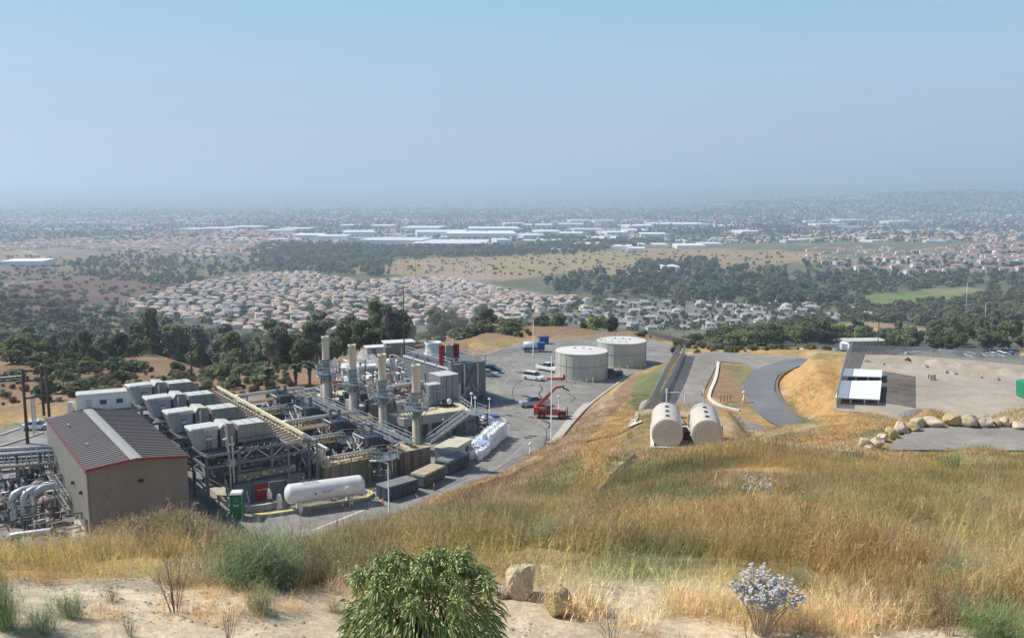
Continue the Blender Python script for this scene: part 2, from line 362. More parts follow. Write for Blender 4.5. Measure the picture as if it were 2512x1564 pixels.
# near hillside
zone([(700,1330),(980,1288),(1200,1180),(1330,1125),(1440,1000),(1545,925),(1660,905),(1560,960),(1480,1050),(1400,1130),(1290,1215),(1180,1270),(1000,1305),(860,1345)], np.array((.27, .165, .11)), 10, .9, 26)
zone([(1180,1230),(1330,1140),(1420,1040),(1500,960),(1520,985),(1440,1075),(1330,1190),(1220,1260)], PALE, 10, .55, 26, 35)
zone([(1410,1100),(1560,960),(1580,1000),(1540,1060),(1500,1130),(1420,1200),(1330,1260)], GOLD * 1.05, 10, .8, 12)
zone([(1300,1190),(1420,1110),(1450,1160),(1390,1230),(1290,1260)], GREENW, 20, .7, 20)
zone([(1500,1150),(1740,1130),(1800,1170),(1700,1225),(1520,1240)], GREENW * 1.1, 20, .4, 34)
zone([(1750,1180),(1850,1160),(1860,1190),(1780,1200)], PALE, 10, .8, 14)
zone([(1560,930),(1650,880),(1660,850),(1620,960),(1570,1010),(1540,990)], GREENW, 12, .9, 14)
DITCH = [(1425,1268),(1458,1205),(1508,1145),(1552,1108),(1574,1120),(1528,1172),(1478,1238),(1452,1280)]
zone([(1430,1265),(1460,1210),(1510,1150),(1556,1112),(1568,1122),(1520,1170),(1470,1235),(1450,1275)], (.055,.045,.035), 5, .95, 5)
zone([(1940,880),(2060,880),(2070,1000),(2150,1045),(2060,1070),(2010,1040),(1930,985),(1915,930)], GOLD * 1.1, 6, 1, 12)
zone([(1700,905),(1800,888),(1830,930),(1820,990),(1830,1005),(1740,970)], BROWNH * 1.1, 5, .9, 8)
zone([(1760,890),(1860,895),(1840,930),(1820,960),(1790,920)], GREENW, 8, .6, 14)
zone([(-200,1425),(420,1420),(640,1432),(900,1450),(1250,1470),(1500,1500),(1800,1535),(2700,1550),(2700,2400),(-200,2400)], SAND, 16, 1, 16)
zone([(1180,1450),(1400,1420),(1700,1430),(2000,1500),(2300,1540),(1500,1600),(1200,1500)], SAND * .95, 40, .8, 50)
zone([(1500,1462),(1560,1440),(1640,1440),(1680,1500),(1560,1500)], SAND * .95, 14, .85, 18)
zone([(-200,1425),(420,1420),(640,1435),(900,1452),(640,1450),(-200,1440)], (.26,.22,.17), 4, .5, 4)
me = bpy.data.meshes.new('ground')
nv = NR * NA
me.vertices.add(nv); me.vertices.foreach_set('co', np.stack([GX, GY, GZ], -1).astype(np.float32).ravel())
ii = (np.arange(NR - 1)[:, None] * NA + np.arange(NA - 1)[None]).ravel()
q = np.stack([ii, ii + 1, ii + NA + 1, ii + NA], -1).astype(np.int32)
me.loops.add(q.size); me.loops.foreach_set('vertex_index', q.ravel())
me.polygons.add(len(q)); me.polygons.foreach_set('loop_start', np.arange(0, q.size, 4, dtype=np.int32)); me.polygons.foreach_set('loop_total', np.full(len(q), 4, np.int32))
me.update(); me.validate()
ca = me.color_attributes.new('zone', 'FLOAT_COLOR', 'POINT')
ca.data.foreach_set('color', np.concatenate([C, np.ones(C.shape[:2] + (1,))], -1).astype(np.float32).ravel())
me.polygons.foreach_set('use_smooth', np.ones(len(q), bool))
gm = bpy.data.materials.new('ground'); gm.use_nodes = True; N = gm.node_tree.nodes; L = gm.node_tree.links; b = N['Principled BSDF']
b.inputs['Roughness'].default_value = 0.95; b.inputs['Specular IOR Level'].default_value = 0.1
at = N.new('ShaderNodeAttribute'); at.attribute_name = 'zone'
tc = N.new('ShaderNodeTexCoord')
def noise_val(scale, lo, hi, det=6):
    nn = N.new('ShaderNodeTexNoise'); nn.inputs['Scale'].default_value = scale; nn.inputs['Detail'].default_value = det; nn.inputs['Roughness'].default_value = .7
    L.new(tc.outputs['Object'], nn.inputs['Vector']); mr = N.new('ShaderNodeMapRange'); mr.inputs[1].default_value = .3; mr.inputs[2].default_value = .7; mr.inputs[3].default_value = lo; mr.inputs[4].default_value = hi
    L.new(nn.outputs['Fac'], mr.inputs[0]); return mr.outputs[0], nn.outputs['Fac']
v1, _ = noise_val(0.9, .72, 1.28); v2, f2 = noise_val(9.0, .75, 1.25); v3, _ = noise_val(0.02, .8, 1.2)
mu = N.new('ShaderNodeMath'); mu.operation = 'MULTIPLY'; L.new(v1, mu.inputs[0]); L.new(v2, mu.inputs[1])
mu2 = N.new('ShaderNodeMath'); mu2.operation = 'MULTIPLY'; L.new(mu.outputs[0], mu2.inputs[0]); L.new(v3, mu2.inputs[1])
vm = N.new('ShaderNodeVectorMath'); vm.operation = 'SCALE'; L.new(at.outputs['Color'], vm.inputs[0]); L.new(mu2.outputs[0], vm.inputs['Scale'])
L.new(vm.outputs[0], b.inputs['Base Color'])
bp = N.new('ShaderNodeBump'); bp.inputs['Strength'].default_value = .7; bp.inputs['Distance'].default_value = .06; L.new(f2, bp.inputs['Height']); L.new(bp.outputs[0], b.inputs['Normal'])
me.materials.append(gm)
ground = link('ground', me, kind='structure')
# ---------------------------------------------------------------- paved and gravel sheets
def asphalt(name, col, var=.15, crack=True):
    m = mat(name, col, .9, var=var * 1.2, scale=.09, bump=.3, bscale=8, spec=.2)
    nt = m.node_tree; N = nt.nodes; L = nt.links; b = N['Principled BSDF']
    src = b.inputs['Base Color'].links[0].from_socket
    tc = N.new('ShaderNodeTexCoord'); n = N.new('ShaderNodeTexNoise'); n.inputs['Scale'].default_value = 2.2; n.inputs['Detail'].default_value = 8
    L.new(tc.outputs['Object'], n.inputs['Vector'])
    mr = N.new('ShaderNodeMapRange'); mr.inputs[3].default_value = .82; mr.inputs[4].default_value = 1.18; L.new(n.outputs['Fac'], mr.inputs[0])
    vm = N.new('ShaderNodeVectorMath'); vm.operation = 'SCALE'; L.new(src, vm.inputs[0]); L.new(mr.outputs[0], vm.inputs['Scale'])
    L.new(vm.outputs[0], b.inputs['Base Color']); return m
M['asphalt'] = asphalt('asphalt', (.26, .245, .22), .22)
M['asphalt_new'] = asphalt('newer_asphalt', (.18, .185, .195), .12)
M['gravel'] = asphalt('gravel', (.29, .265, .23), .2)
M['dirt'] = asphalt('compacted_dirt', (.40, .34, .265), .15)
M['concrete'] = mat('concrete', (.46, .42, .35), .9, var=.15, scale=.8, bump=.2, bscale=12)
M['kerb'] = mat('kerb_concrete', (.50, .46, .38), .9, var=.15, scale=.8)
M['line'] = mat('road_paint', (.62, .6, .52), .7, var=.15, scale=2)
def sheet(name, pts, z, m, thick=None, px=True, **kw):
    ps = WP(pts, z) if px else pts
    mb = MB(); n_ = len(ps)
    mb.add([(p[0], p[1], z) for p in ps] + [(p[0], p[1], z - 1.2) for p in ps], [tuple(range(n_))[::1]] + [(i, i + n_, (i + 1) % n_ + n_, (i + 1) % n_) for i in range(n_)])
    me = mb.mesh(name, m)
    if me.polygons[0].normal.z < 0: me.flip_normals()
    return link(name, me, **(kw or dict(kind='structure')))
def shrink(poly, d):
    c = np.mean(np.array(poly), 0); out = []
    for p in poly:
        v = np.array(p) - c; l = np.hypot(*v); out.append(tuple(c + v * (l - d) / l))
    return out
sheet('plant_pavement', PAD, 0.0, M['asphalt'], px=False)
sheet('tank_pavement', [(1600,1118),(1602,1040),(1770,1040),(1772,1112)], 12.52, M['concrete'])
sheet('gravel_yard', [(1585,1010),(1660,905),(1678,870),(1750,862),(1850,868),(1960,876),(2000,884),(1935,900),(1860,905),(1820,890),(1762,886),(1720,970),(1740,990),(1860,1040),(1920,1066),(1850,1064),(1780,1050),(1700,1012),(1640,985)], 4.0, M['gravel'])
sheet('terrace_pavement', [(2178,1102),(2198,1076),(2242,1052),(2320,1044),(2620,1044),(2620,1104)], 19.0, M['gravel'])
sheet('storage_yard', YARD, 8.0, M['dirt'], px=False)
def ribbon(name, path, width, z=None, m=None, off=.02, sub=1, **kw):
    """strip along photo points; z None follows the ground"""
    P = [(W(x, y, z) if z is not None else G(x, y, 100)) for x, y in path]
    # resample smoothly
    Q = []
    for i in range(len(P) - 1):
        p0 = P[max(i - 1, 0)]; p1 = P[i]; p2 = P[i + 1]; p3 = P[min(i + 2, len(P) - 1)]
        for k in range(8):
            t = k / 8; Q.append(0.5 * ((2 * p1) + (p2 - p0) * t + (2 * p0 - 5 * p1 + 4 * p2 - p3) * t * t + (3 * p1 - p0 - 3 * p2 + p3) * t ** 3))
    Q.append(P[-1]); mb = MB(); vs = []
    for i, p in enumerate(Q):
        d = (Q[min(i + 1, len(Q) - 1)] - Q[max(i - 1, 0)]); d.z = 0; d.normalize(); s = Vector((d.y, -d.x, 0))
        for j in range(5):
            a = p + s * width * (j / 4 - .5); a.z = (z if z is not None else Hs(a.x, a.y)) + off; vs.append(a)
    mb.add(vs, [(i * 5 + j, i * 5 + j + 1, i * 5 + j + 6, i * 5 + j + 5) for i in range(len(Q) - 1) for j in range(4)])
    me = mb.mesh(name, m)
    if me.polygons[0].normal.z < 0: me.flip_normals()
    return link(name, me, **(kw or dict(kind='structure')))
def kerb(name, path, z, width=.35, height=.16, m=None, label=None, cat=None, loc=None):
    P = [W(x, y, z) for x, y in path]; mb = MB(); Q = []
    for i in range(len(P) - 1):
        p0 = P[max(i - 1, 0)]; p1 = P[i]; p2 = P[i + 1]; p3 = P[min(i + 2, len(P) - 1)]
        for k in range(5):
            t = k / 5; Q.append(0.5 * ((2 * p1) + (p2 - p0) * t + (2 * p0 - 5 * p1 + 4 * p2 - p3) * t * t + (3 * p1 - p0 - 3 * p2 + p3) * t ** 3))
    Q.append(P[-1]); vs = []
    for i, p in enumerate(Q):
        d = (Q[min(i + 1, len(Q) - 1)] - Q[max(i - 1, 0)]); d.z = 0; d.normalize(); s = Vector((d.y, -d.x, 0)) * (width / 2)
        for a, h in ((-1, -.5), (-1, height), (1, height), (1, -.5)): vs.append(p + s * a + Vector((0, 0, h)))
    mb.add(vs, [(i * 4 + j, i * 4 + (j + 1) % 4, i * 4 + 4 + (j + 1) % 4, i * 4 + 4 + j) for i in range(len(Q) - 1) for j in range(4)] + [(0, 1, 2, 3), tuple(len(vs) - k for k in (1, 2, 3, 4))])
    kw = dict(label=label, cat=cat) if label else dict(kind='structure')
    return mb.build(name, m or M['kerb'], **kw)
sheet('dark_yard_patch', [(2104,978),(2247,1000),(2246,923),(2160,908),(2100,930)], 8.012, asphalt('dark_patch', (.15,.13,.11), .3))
ribbon('haul_road', [(1990,882),(1930,894),(1878,915),(1862,950),(1880,990),(1925,1030),(1990,1058),(2080,1085)], 5.3, 4.0, M['asphalt_new'], .03)
kerb('road_kerb', [(1945,905),(1918,920),(1905,945),(1915,975),(1935,1005),(1975,1030),(2010,1045)], 4.0, .4, .22, mat('dark_kerb', (.2, .17, .13), .9))
kerb('gutter', [(1762,888),(1756,925),(1742,960),(1742,978),(1770,995),(1814,1006)], 4.0, .55, .12, mat('pale_kerb', (.72, .68, .58), .8))
kerb('edge_kerb', [(1780,1040),(1820,1052),(1870,1062),(1940,1075)], 4.0, .4, .1)
kerb('plant_kerb', [(880,1330),(1010,1264),(1180,1194),(1290,1150),(1345,1120),(1370,1080),(1405,1035),(1455,985),(1540,922)], 0.0, .5, .16)
sheet('gutter_apron', [(1290,1150),(1345,1120),(1370,1080),(1405,1035),(1455,985),(1430,990),(1385,1035),(1350,1080),(1325,1115)], 0.008, M['kerb'])
# haze: one closed box of even air
hz = MB(); hz.box((0, 15000, -160), (110000, 90000, 160 + 420)); hm = bpy.data.materials.new('haze'); hm.use_nodes = True
nt = hm.node_tree; nt.nodes.clear(); pv = nt.nodes.new('ShaderNodeVolumePrincipled'); ou = nt.nodes.new('ShaderNodeOutputMaterial')
pv.inputs['Color'].default_value = (.68, .79, .93, 1); pv.inputs['Density'].default_value = 1.5e-4; pv.inputs['Anisotropy'].default_value = 0.25
nt.links.new(pv.outputs[0], ou.inputs['Volume'])
hm.cycles.homogeneous_volume = True if hasattr(hm.cycles, 'homogeneous_volume') else True
hz.build('haze', hm, kind='stuff')
# ---------------------------------------------------------------- vegetation prototypes
def leafmat(name, col, var=.35, tr=.15):
    m = mat(name, col, .7, var=var, scale=.6, spec=.25)
    nt = m.node_tree; N = nt.nodes; L = nt.links; b = N['Principled BSDF']; rand_tint(m, .3, .02)
    src = b.inputs['Base Color'].links[0].from_socket; tl = N.new('ShaderNodeBsdfTranslucent'); L.new(src, tl.inputs['Color']); mx = N.new('ShaderNodeMixShader'); mx.inputs[0].default_value = .42; L.new(b.outputs[0], mx.inputs[1]); L.new(tl.outputs[0], mx.inputs[2]); L.new(mx.outputs[0], N['Material Output'].inputs[0])
    return m
M['leaf_dark'] = leafmat('dark_foliage', (.14, .17, .09)); M['leaf_mid'] = leafmat('mid_foliage', (.21, .24, .125))
M['leaf_grey'] = leafmat('grey_green_foliage', (.25, .27, .20)); M['leaf_bright'] = leafmat('bright_foliage', (.24, .29, .12))
M['leaf_dry'] = leafmat('dry_foliage', (.16, .11, .06)); M['leaf_olive'] = leafmat('olive_foliage', (.2, .19, .10))
M['bark'] = mat('bark', (.13, .10, .075), .95, var=.3, scale=4, streak=True); M['bark_pale'] = mat('pale_bark', (.32, .27, .21), .9, var=.3, scale=3, streak=True)
M['palm_trunk'] = mat('palm_trunk', (.17, .10, .06), .95, var=.3, scale=5)
def rand_unit(n, rs):
    v = rs.normal(size=(n, 3)); return v / np.linalg.norm(v, axis=1)[:, None]
def leaf_mesh(name, lobes, n, size, m, rs, flat=.5, hollow=.55):
    """many small leaf clumps spread through lobes = [(centre, radii)]"""
    vs = []; vol = np.array([l[1][0] * l[1][1] * l[1][2] for l in lobes]) ** .67; pr = vol / vol.sum()
    k = rs.choice(len(lobes), n, p=pr); c = np.array([l[0] for l in lobes])[k]; r = np.array([l[1] for l in lobes])[k]
    u = rand_unit(n, rs); rad = rs.uniform(hollow, 1.06, n) ** .8
    p = c + u * r * rad[:, None]
    nrm = u * (1 - flat) + rand_unit(n, rs) * flat + np.array([0, 0, .25]); nrm /= np.linalg.norm(nrm, axis=1)[:, None]
    a = np.cross(nrm, rand_unit(n, rs)); a /= np.linalg.norm(a, axis=1)[:, None]; b_ = np.cross(nrm, a)
    s = size * rs.uniform(.55, 1.35, n)[:, None]
    quad = np.stack([p - a * s - b_ * s * .55, p + a * s * .3 - b_ * s * .8, p + a * s + b_ * s * .3, p - a * s * .2 + b_ * s * .75], 1).reshape(-1, 3)
    me = bpy.data.meshes.new(name); me.vertices.add(len(quad)); me.vertices.foreach_set('co', quad.astype(np.float32).ravel())
    idx = np.arange(len(quad), dtype=np.int32); me.loops.add(len(idx)); me.loops.foreach_set('vertex_index', idx)
    me.polygons.add(n); me.polygons.foreach_set('loop_start', np.arange(0, 4 * n, 4, dtype=np.int32)); me.polygons.foreach_set('loop_total', np.full(n, 4, np.int32))
    me.update(); me.materials.append(m); return me
def crown_lobes(kind, rs, h):
    L_ = []
    if kind == 'oak':
        for i in range(9):
            a = rs.uniform(0, 6.28); r = rs.uniform(.05, .3) * h
            L_.append(((math.cos(a) * r, math.sin(a) * r, h * rs.uniform(.35, .78)), (h * rs.uniform(.16, .27),) * 2 + (h * rs.uniform(.13, .22),)))
    elif kind == 'gum':
        for i in range(10):
            z = rs.uniform(.34, .93); a = rs.uniform(0, 6.28); r = rs.uniform(.02, .2) * h * (1.15 - z * .6)
            L_.append(((math.cos(a) * r, math.sin(a) * r, h * z), (h * rs.uniform(.08, .15),) * 2 + (h * rs.uniform(.08, .14),)))
    elif kind == 'cone':
        for i in range(7):
            z = .12 + .125 * i; L_.append(((rs.uniform(-.02, .02) * h, rs.uniform(-.02, .02) * h, h * z), (h * .17 * (1.08 - z), h * .17 * (1.08 - z), h * .1)))
    elif kind == 'bush':
        for i in range(6):
            a = rs.uniform(0, 6.28); r = rs.uniform(0, .45) * h
            L_.append(((math.cos(a) * r, math.sin(a) * r, h * rs.uniform(.3, .6)), (h * rs.uniform(.3, .48),) * 2 + (h * rs.uniform(.28, .42),)))
    return L_
def tree_proto(kind, seed, h, n, leaf, lm, bm):
    rs = np.random.RandomState(seed); L_ = crown_lobes(kind, rs, h)
    crown = leaf_mesh(kind + '_crown', L_, n, leaf, lm, rs)
    mb = MB(); r0 = h * (.028 if kind != 'bush' else .03); top = (L_[0][0][0] * .3, L_[0][0][1] * .3, h * (.5 if kind != 'cone' else .8))
    mb.tube([(0, 0, -.8), (0, 0, h * .12), (top[0] * .5, top[1] * .5, h * .3), top], [r0 * 1.25, r0, r0 * .75, r0 * .4], 6)
    if kind in ('oak', 'gum', 'bush'):
        for c, r in L_[:6]: mb.tube([(0, 0, h * .16), (c[0] * .45, c[1] * .45, h * .16 + (c[2] - h * .16) * .55), c], [r0 * .6, r0 * .4, r0 * .15], 5)
    return (mb.mesh('trunk', bm), crown, h)
PT = {
 'oak': [tree_proto('oak', 1, 8, 1500, .42, M['leaf_dark'], M['bark']), tree_proto('oak', 2, 8, 1500, .42, M['leaf_mid'], M['bark']), tree_proto('oak', 3, 8, 1400, .42, M['leaf_dark'], M['bark'])],
 'gum': [tree_proto('gum', 4, 14, 1500, .5, M['leaf_grey'], M['bark_pale']), tree_proto('gum', 5, 14, 1300, .5, M['leaf_grey'], M['bark_pale']), tree_proto('gum', 6, 14, 1300, .5, M['leaf_mid'], M['bark_pale'])],
 'cone': [tree_proto('cone', 7, 10, 700, .4, M['leaf_dark'], M['bark'])],
 'bush': [tree_proto('bush', 8, 2.4, 900, .17, M['leaf_mid'], M['bark']), tree_proto('bush', 9, 2.4, 900, .17, M['leaf_dark'], M['bark']), tree_proto('bush', 10, 2.4, 800, .17, M['leaf_olive'], M['bark'])],
 'bright': [tree_proto('oak', 12, 7, 1300, .4, M['leaf_bright'], M['bark'])],
 'dry': [tree_proto('bush', 13, 2.0, 800, .13, M['leaf_dry'], M['bark'])],
}
KIND_NAME = {'oak': 'broadleaf_tree', 'gum': 'eucalyptus_tree', 'cone': 'cypress_tree', 'bush': 'shrub', 'bright': 'broadleaf_tree', 'dry': 'shrub'}
def place_tree(kind, x, y, h, label, group, z=None, var=None):
    tr, cr, h0 = PT[kind][var if var is not None else random.randrange(len(PT[kind]))]
    s = h / h0; o = link(KIND_NAME[kind], None, None, (x, y, (Hs(x, y) if z is None else z)), U(0, 6.28), label, 'shrub' if kind in ('bush', 'dry') else 'tree', group)
    o.scale = (s * U(.9, 1.15), s * U(.9, 1.15), s)
    link('trunk', tr, o); link('crown', cr, o); return o
def instancer(name, protos, pts, scl, kind='stuff', **kw):
    """geometry-node object: one of the proto meshes on every point"""
    me = bpy.data.meshes.new(name + '_points'); me.vertices.add(len(pts)); me.vertices.foreach_set('co', np.asarray(pts, np.float32).ravel())
    n = len(pts); rz = np.random.uniform(0, 6.28, n) if kw.get('rz') is None else np.asarray(kw['rz'])
    rot = np.zeros((n, 3), np.float32); rot[:, 2] = rz
    if kw.get('tilt'): rot[:, 0] = np.random.normal(0, kw['tilt'], n); rot[:, 1] = np.random.normal(0, kw['tilt'], n)
    a = me.attributes.new('rot', 'FLOAT_VECTOR', 'POINT'); a.data.foreach_set('vector', rot.ravel())
    s3 = np.asarray(scl, np.float32); s3 = np.repeat(s3[:, None], 3, 1) if s3.ndim == 1 else s3
    a = me.attributes.new('scl', 'FLOAT_VECTOR', 'POINT'); a.data.foreach_set('vector', s3.ravel())
    a = me.attributes.new('pick', 'INT', 'POINT'); a.data.foreach_set('value', (np.random.randint(0, len(protos), n) if kw.get('pick') is None else np.asarray(kw['pick'])).astype(np.int32))
    o = link(name, me, kind=kind)
    co = bpy.data.collections.new(name + '_kinds')
    for i, pm in enumerate(protos):
        po = bpy.data.objects.new('%s_kind_%02d' % (name, i), pm); co.objects.link(po)
    ng = bpy.data.node_groups.new(name, 'GeometryNodeTree')
    ng.interface.new_socket('Geometry', in_out='INPUT', socket_type='NodeSocketGeometry'); ng.interface.new_socket('Geometry', in_out='OUTPUT', socket_type='NodeSocketGeometry')
    N = ng.nodes; L = ng.links
    gi = N.new('NodeGroupInput'); go = N.new('NodeGroupOutput'); ip = N.new('GeometryNodeInstanceOnPoints'); ci = N.new('GeometryNodeCollectionInfo')
    ci.inputs['Collection'].default_value = co; ci.inputs['Separate Children'].default_value = True; ci.inputs['Reset Children'].default_value = True
    def attr(nm, ty):
        q = N.new('GeometryNodeInputNamedAttribute'); q.data_type = ty; q.inputs['Name'].default_value = nm; return q.outputs['Attribute']
    L.new(gi.outputs[0], ip.inputs['Points']); L.new(ci.outputs[0], ip.inputs['Instance']); ip.inputs['Pick Instance'].default_value = True
    L.new(attr('pick', 'INT'), ip.inputs['Instance Index']); L.new(attr('rot', 'FLOAT_VECTOR'), ip.inputs['Rotation']); L.new(attr('scl', 'FLOAT_VECTOR'), ip.inputs['Scale'])
    L.new(ip.outputs[0], go.inputs[0])
    md = o.modifiers.new('instances', 'NODES'); md.node_group = ng
    return o
def joined(a, b_, name):
    """two meshes as one (proto for far copies)"""
    v = [tuple(x.co) for x in a.vertices] + [tuple(x.co) for x in b_.vertices]; n = len(a.vertices)
    f = [tuple(p.vertices) for p in a.polygons] + [tuple(i + n for i in p.vertices) for p in b_.polygons]
    me = bpy.data.meshes.new(name); me.from_pydata(v, [], f)
    mats = list(a.materials) + list(b_.materials)
    for m in mats: me.materials.append(m)
    me.polygons.foreach_set('material_index', [p.material_index for p in a.polygons] + [p.material_index + len(a.materials) for p in b_.polygons]); return me
def scatter(pxa, pxb, Da, Db, n, poly=None, avoid=None):
    """n ground points between two distances and two photo columns (optionally seen inside poly)"""
    out = []; tries = 0
    while len(out) < n and tries < 40:
        tries += 1
        D = np.exp(np.random.uniform(math.log(Da), math.log(Db), n * 3)); px = np.random.uniform(pxa, pxb, n * 3)
        x = (px - CX) / F * D * 1.0; z = H(x, D); qx, qy = proj(x, D, z)
        ok = np.ones(len(D), bool)
        if poly is not None: ok &= inpoly(qx, qy, poly)
        if avoid is not None:
            for a in avoid: ok &= ~inpoly(qx, qy, a)
        out.extend(zip(x[ok], D[ok], z[ok]))
    return out[:n]
# ---------------------------------------------------------------- houses
NW = ['', 'first', 'second', 'third', 'fourth', 'fifth', 'sixth', 'seventh', 'eighth', 'ninth', 'tenth', 'eleventh', 'twelfth', 'thirteenth', 'fourteenth', 'fifteenth', 'sixteenth', 'seventeenth', 'eighteenth', 'nineteenth']
TW = {2: 'twenty', 3: 'thirty', 4: 'forty', 5: 'fifty', 6: 'sixty', 7: 'seventy'}
def nth(i):
    i += 1
    if i < 20: return NW[i]
    return TW[i // 10] + ('-' + NW[i % 10] if i % 10 else '')

M['roof_tan'] = rand_tint(mat('tan_roof_tile', (.53, .39, .315), .9, var=.2, scale=.8), .28, .014); M['roof_grey'] = rand_tint(mat('grey_roof', (.42, .39, .36), .9, var=.2, scale=.8), .2)
M['roof_red'] = rand_tint(mat('red_roof_tile', (.46, .27, .20), .9, var=.2, scale=.5), .15, .01); M['stucco'] = rand_tint(mat('stucco', (.78, .69, .57), .9, var=.1, scale=.3), .15, .01)
M['stucco_white'] = rand_tint(mat('white_stucco', (.78, .75, .70), .9, var=.07, scale=.3), .1); M['window'] = mat('window_glass', (.03, .04, .05), .15, var=.1, spec=.6)
M['garage'] = mat('garage_door', (.7, .66, .6), .7, var=.05); M['stucco_dark'] = mat('shaded_porch', (.12, .10, .09), .9)
def hip(mb, x0, y0, x1, y1, z, rise, ov=.5, gable=False, mi=0):
    """hip or gable roof with real eaves over a rectangle"""
    x0 -= ov; y0 -= ov; x1 += ov; y1 += ov; w_, d = x1 - x0, y1 - y0; t = .22
    e = [(x0, y0), (x1, y0), (x1, y1), (x0, y1)]
    if w_ >= d:
        ins = 0.0 if gable else d / 2; r = [(x0 + ins, (y0 + y1) / 2), (x1 - ins, (y0 + y1) / 2)]
        fs = [(4, 5, 9, 8), (5, 6, 9), (6, 7, 8, 9), (7, 4, 8)]
    else:
        ins = 0.0 if gable else w_ / 2; r = [((x0 + x1) / 2, y0 + ins), ((x0 + x1) / 2, y1 - ins)]
        fs = [(4, 5, 8), (5, 6, 9, 8), (6, 7, 9), (7, 4, 8, 9)]
    vs = [(p[0], p[1], z) for p in e] + [(p[0], p[1], z + t) for p in e] + [(p[0], p[1], z + t + rise) for p in r]
    mb.add(vs, [(3, 2, 1, 0), (0, 1, 5, 4), (1, 2, 6, 5), (2, 3, 7, 6), (3, 0, 4, 7)] + fs, mi)
def house_proto(kind, rm, wm):
    """returns [(part name, mesh, offset)]"""
    wb = MB(); rb = MB(); parts = []
    if kind == 0:      # two storeys, hip, lower garage wing
        wb.box((0, 0, -1), (11, 9, 6.6)); wb.box((3.2, -6.2, -1), (6, 4.2, 3.8)); hip(rb, -5.5, -4.5, 5.5, 4.5, 5.6, 2.1); hip(rb, .2, -8.3, 6.2, -3.9, 2.8, 1.4)
        wins = [(-3.2, -4.53, 3.8, 1.6, 1.1), (-.2, -4.53, 3.8, 1.2, 1.1), (3.2, -4.53, 4.3, 1.6, .9), (-3, -4.53, .9, 2, 1.3)]; gar = (3.2, -8.33)
    elif kind == 1:    # two storeys, gable
        wb.box((0, 0, -1), (9, 12, 6.4)); wb.box((-5.6, 1, -1), (3.4, 7, 3.8)); hip(rb, -4.5, -6, 4.5, 6, 5.4, 2.2); hip(rb, -7.3, -2.5, -4.3, 4.5, 2.8, 1.0)
        wb.box((0, -7.0, -1), (5, 2.4, 3.6)); hip(rb, -2.5, -8.2, 2.5, -5.8, 2.6, 1.0)
        wins = [(-2.4, -6.03, 3.6, 1.6, 1.1), (2.4, -6.03, 3.6, 1.6, 1.1), (0, -6.03, 3.8, 1.0, .9), (-3.5, -6.03, .9, 1.1, 1.2)]; gar = (0, -8.23)
    elif kind == 2:    # crossed hips, two storeys
        wb.box((0, 0, -1), (13, 8, 6.2)); wb.box((-3, -4.6, -1), (5.6, 5.2, 6.0)); hip(rb, -6.5, -4, 6.5, 4, 5.2, 1.9); hip(rb, -5.8, -7.2, -.2, -2, 5.05, 1.5)
        wins = [(-3, -7.23, 3.6, 1.8, 1.2), (2.2, -4.03, 3.5, 1.6, 1.1), (4.8, -4.03, 3.5, 1.1, 1.1), (3.5, -4.03, .9, 2.2, 1.3)]; gar = (-3, -7.23)
    else:              # single storey, wide low gable
        wb.box((0, 0, -1), (17, 9, 3.8)); wb.box((5, -5.8, -1), (6, 5, 3.8)); hip(rb, -8.5, -4.5, 8.5, 4.5, 2.8, 2.3, .7); hip(rb, 2, -8.3, 8, -3.8, 2.7, 1.7, .5, True)
        pz = 2.9 + .0; wb.add([(2, -8.3, pz), (8, -8.3, pz), (5, -8.3, pz + 1.55)], [(0, 1, 2)])
        wb.box((-4, 1.2, 3), (1.2, .9, 3.3)); wins = [(-6, -4.53, .9, 1.8, 1.2), (-3, -4.53, .9, 1.8, 1.2), (0, -4.53, .6, 2.0, 1.6)]; gar = (5, -8.33)
    parts.append(('wall', wb.mesh('wall', wm))); parts.append(('roof', rb.mesh('roof', rm)))
    det = []
    for (x, y, z, w_, h_) in wins:
        q = MB(); q.box((x, y, z), (w_, .1, h_)); det.append(('window', q.mesh('window', M['window'])))
    q = MB(); q.box((gar[0], gar[1], -.2), (4.6, .1, 2.3)); det.append(('garage_door', q.mesh('garage_door', M['garage'])))
    return parts, det
HP = {'tan': [house_proto(k, M['roof_tan'], M['stucco']) for k in (0, 1, 2)] + [house_proto(2, M['roof_grey'], M['stucco_white']), house_proto(1, M['roof_grey'], M['stucco'])], 'grey': [house_proto(k, M['roof_grey'], M['stucco_white']) for k in (3, 1)], 'tan1': [house_proto(3, M['roof_tan'], M['stucco'])]}
def place_house(P_, x, y, rz, label, group, detail=True, z=None, s=1.0):
    parts, det = P_; o = link('house', None, None, (x, y, Hs(x, y) if z is None else z), rz, label, 'house', group)
    if s != 1: o.scale = (s, s, s)
    for n_, m_ in parts + (det if detail else []): link(n_, m_, o)
    return o
def merged_house(P_):
    me = P_[0][0][1]
    for n_, m_ in P_[0][1:] + P_[1]: me = joined(me, m_, 'house_far')
    return me
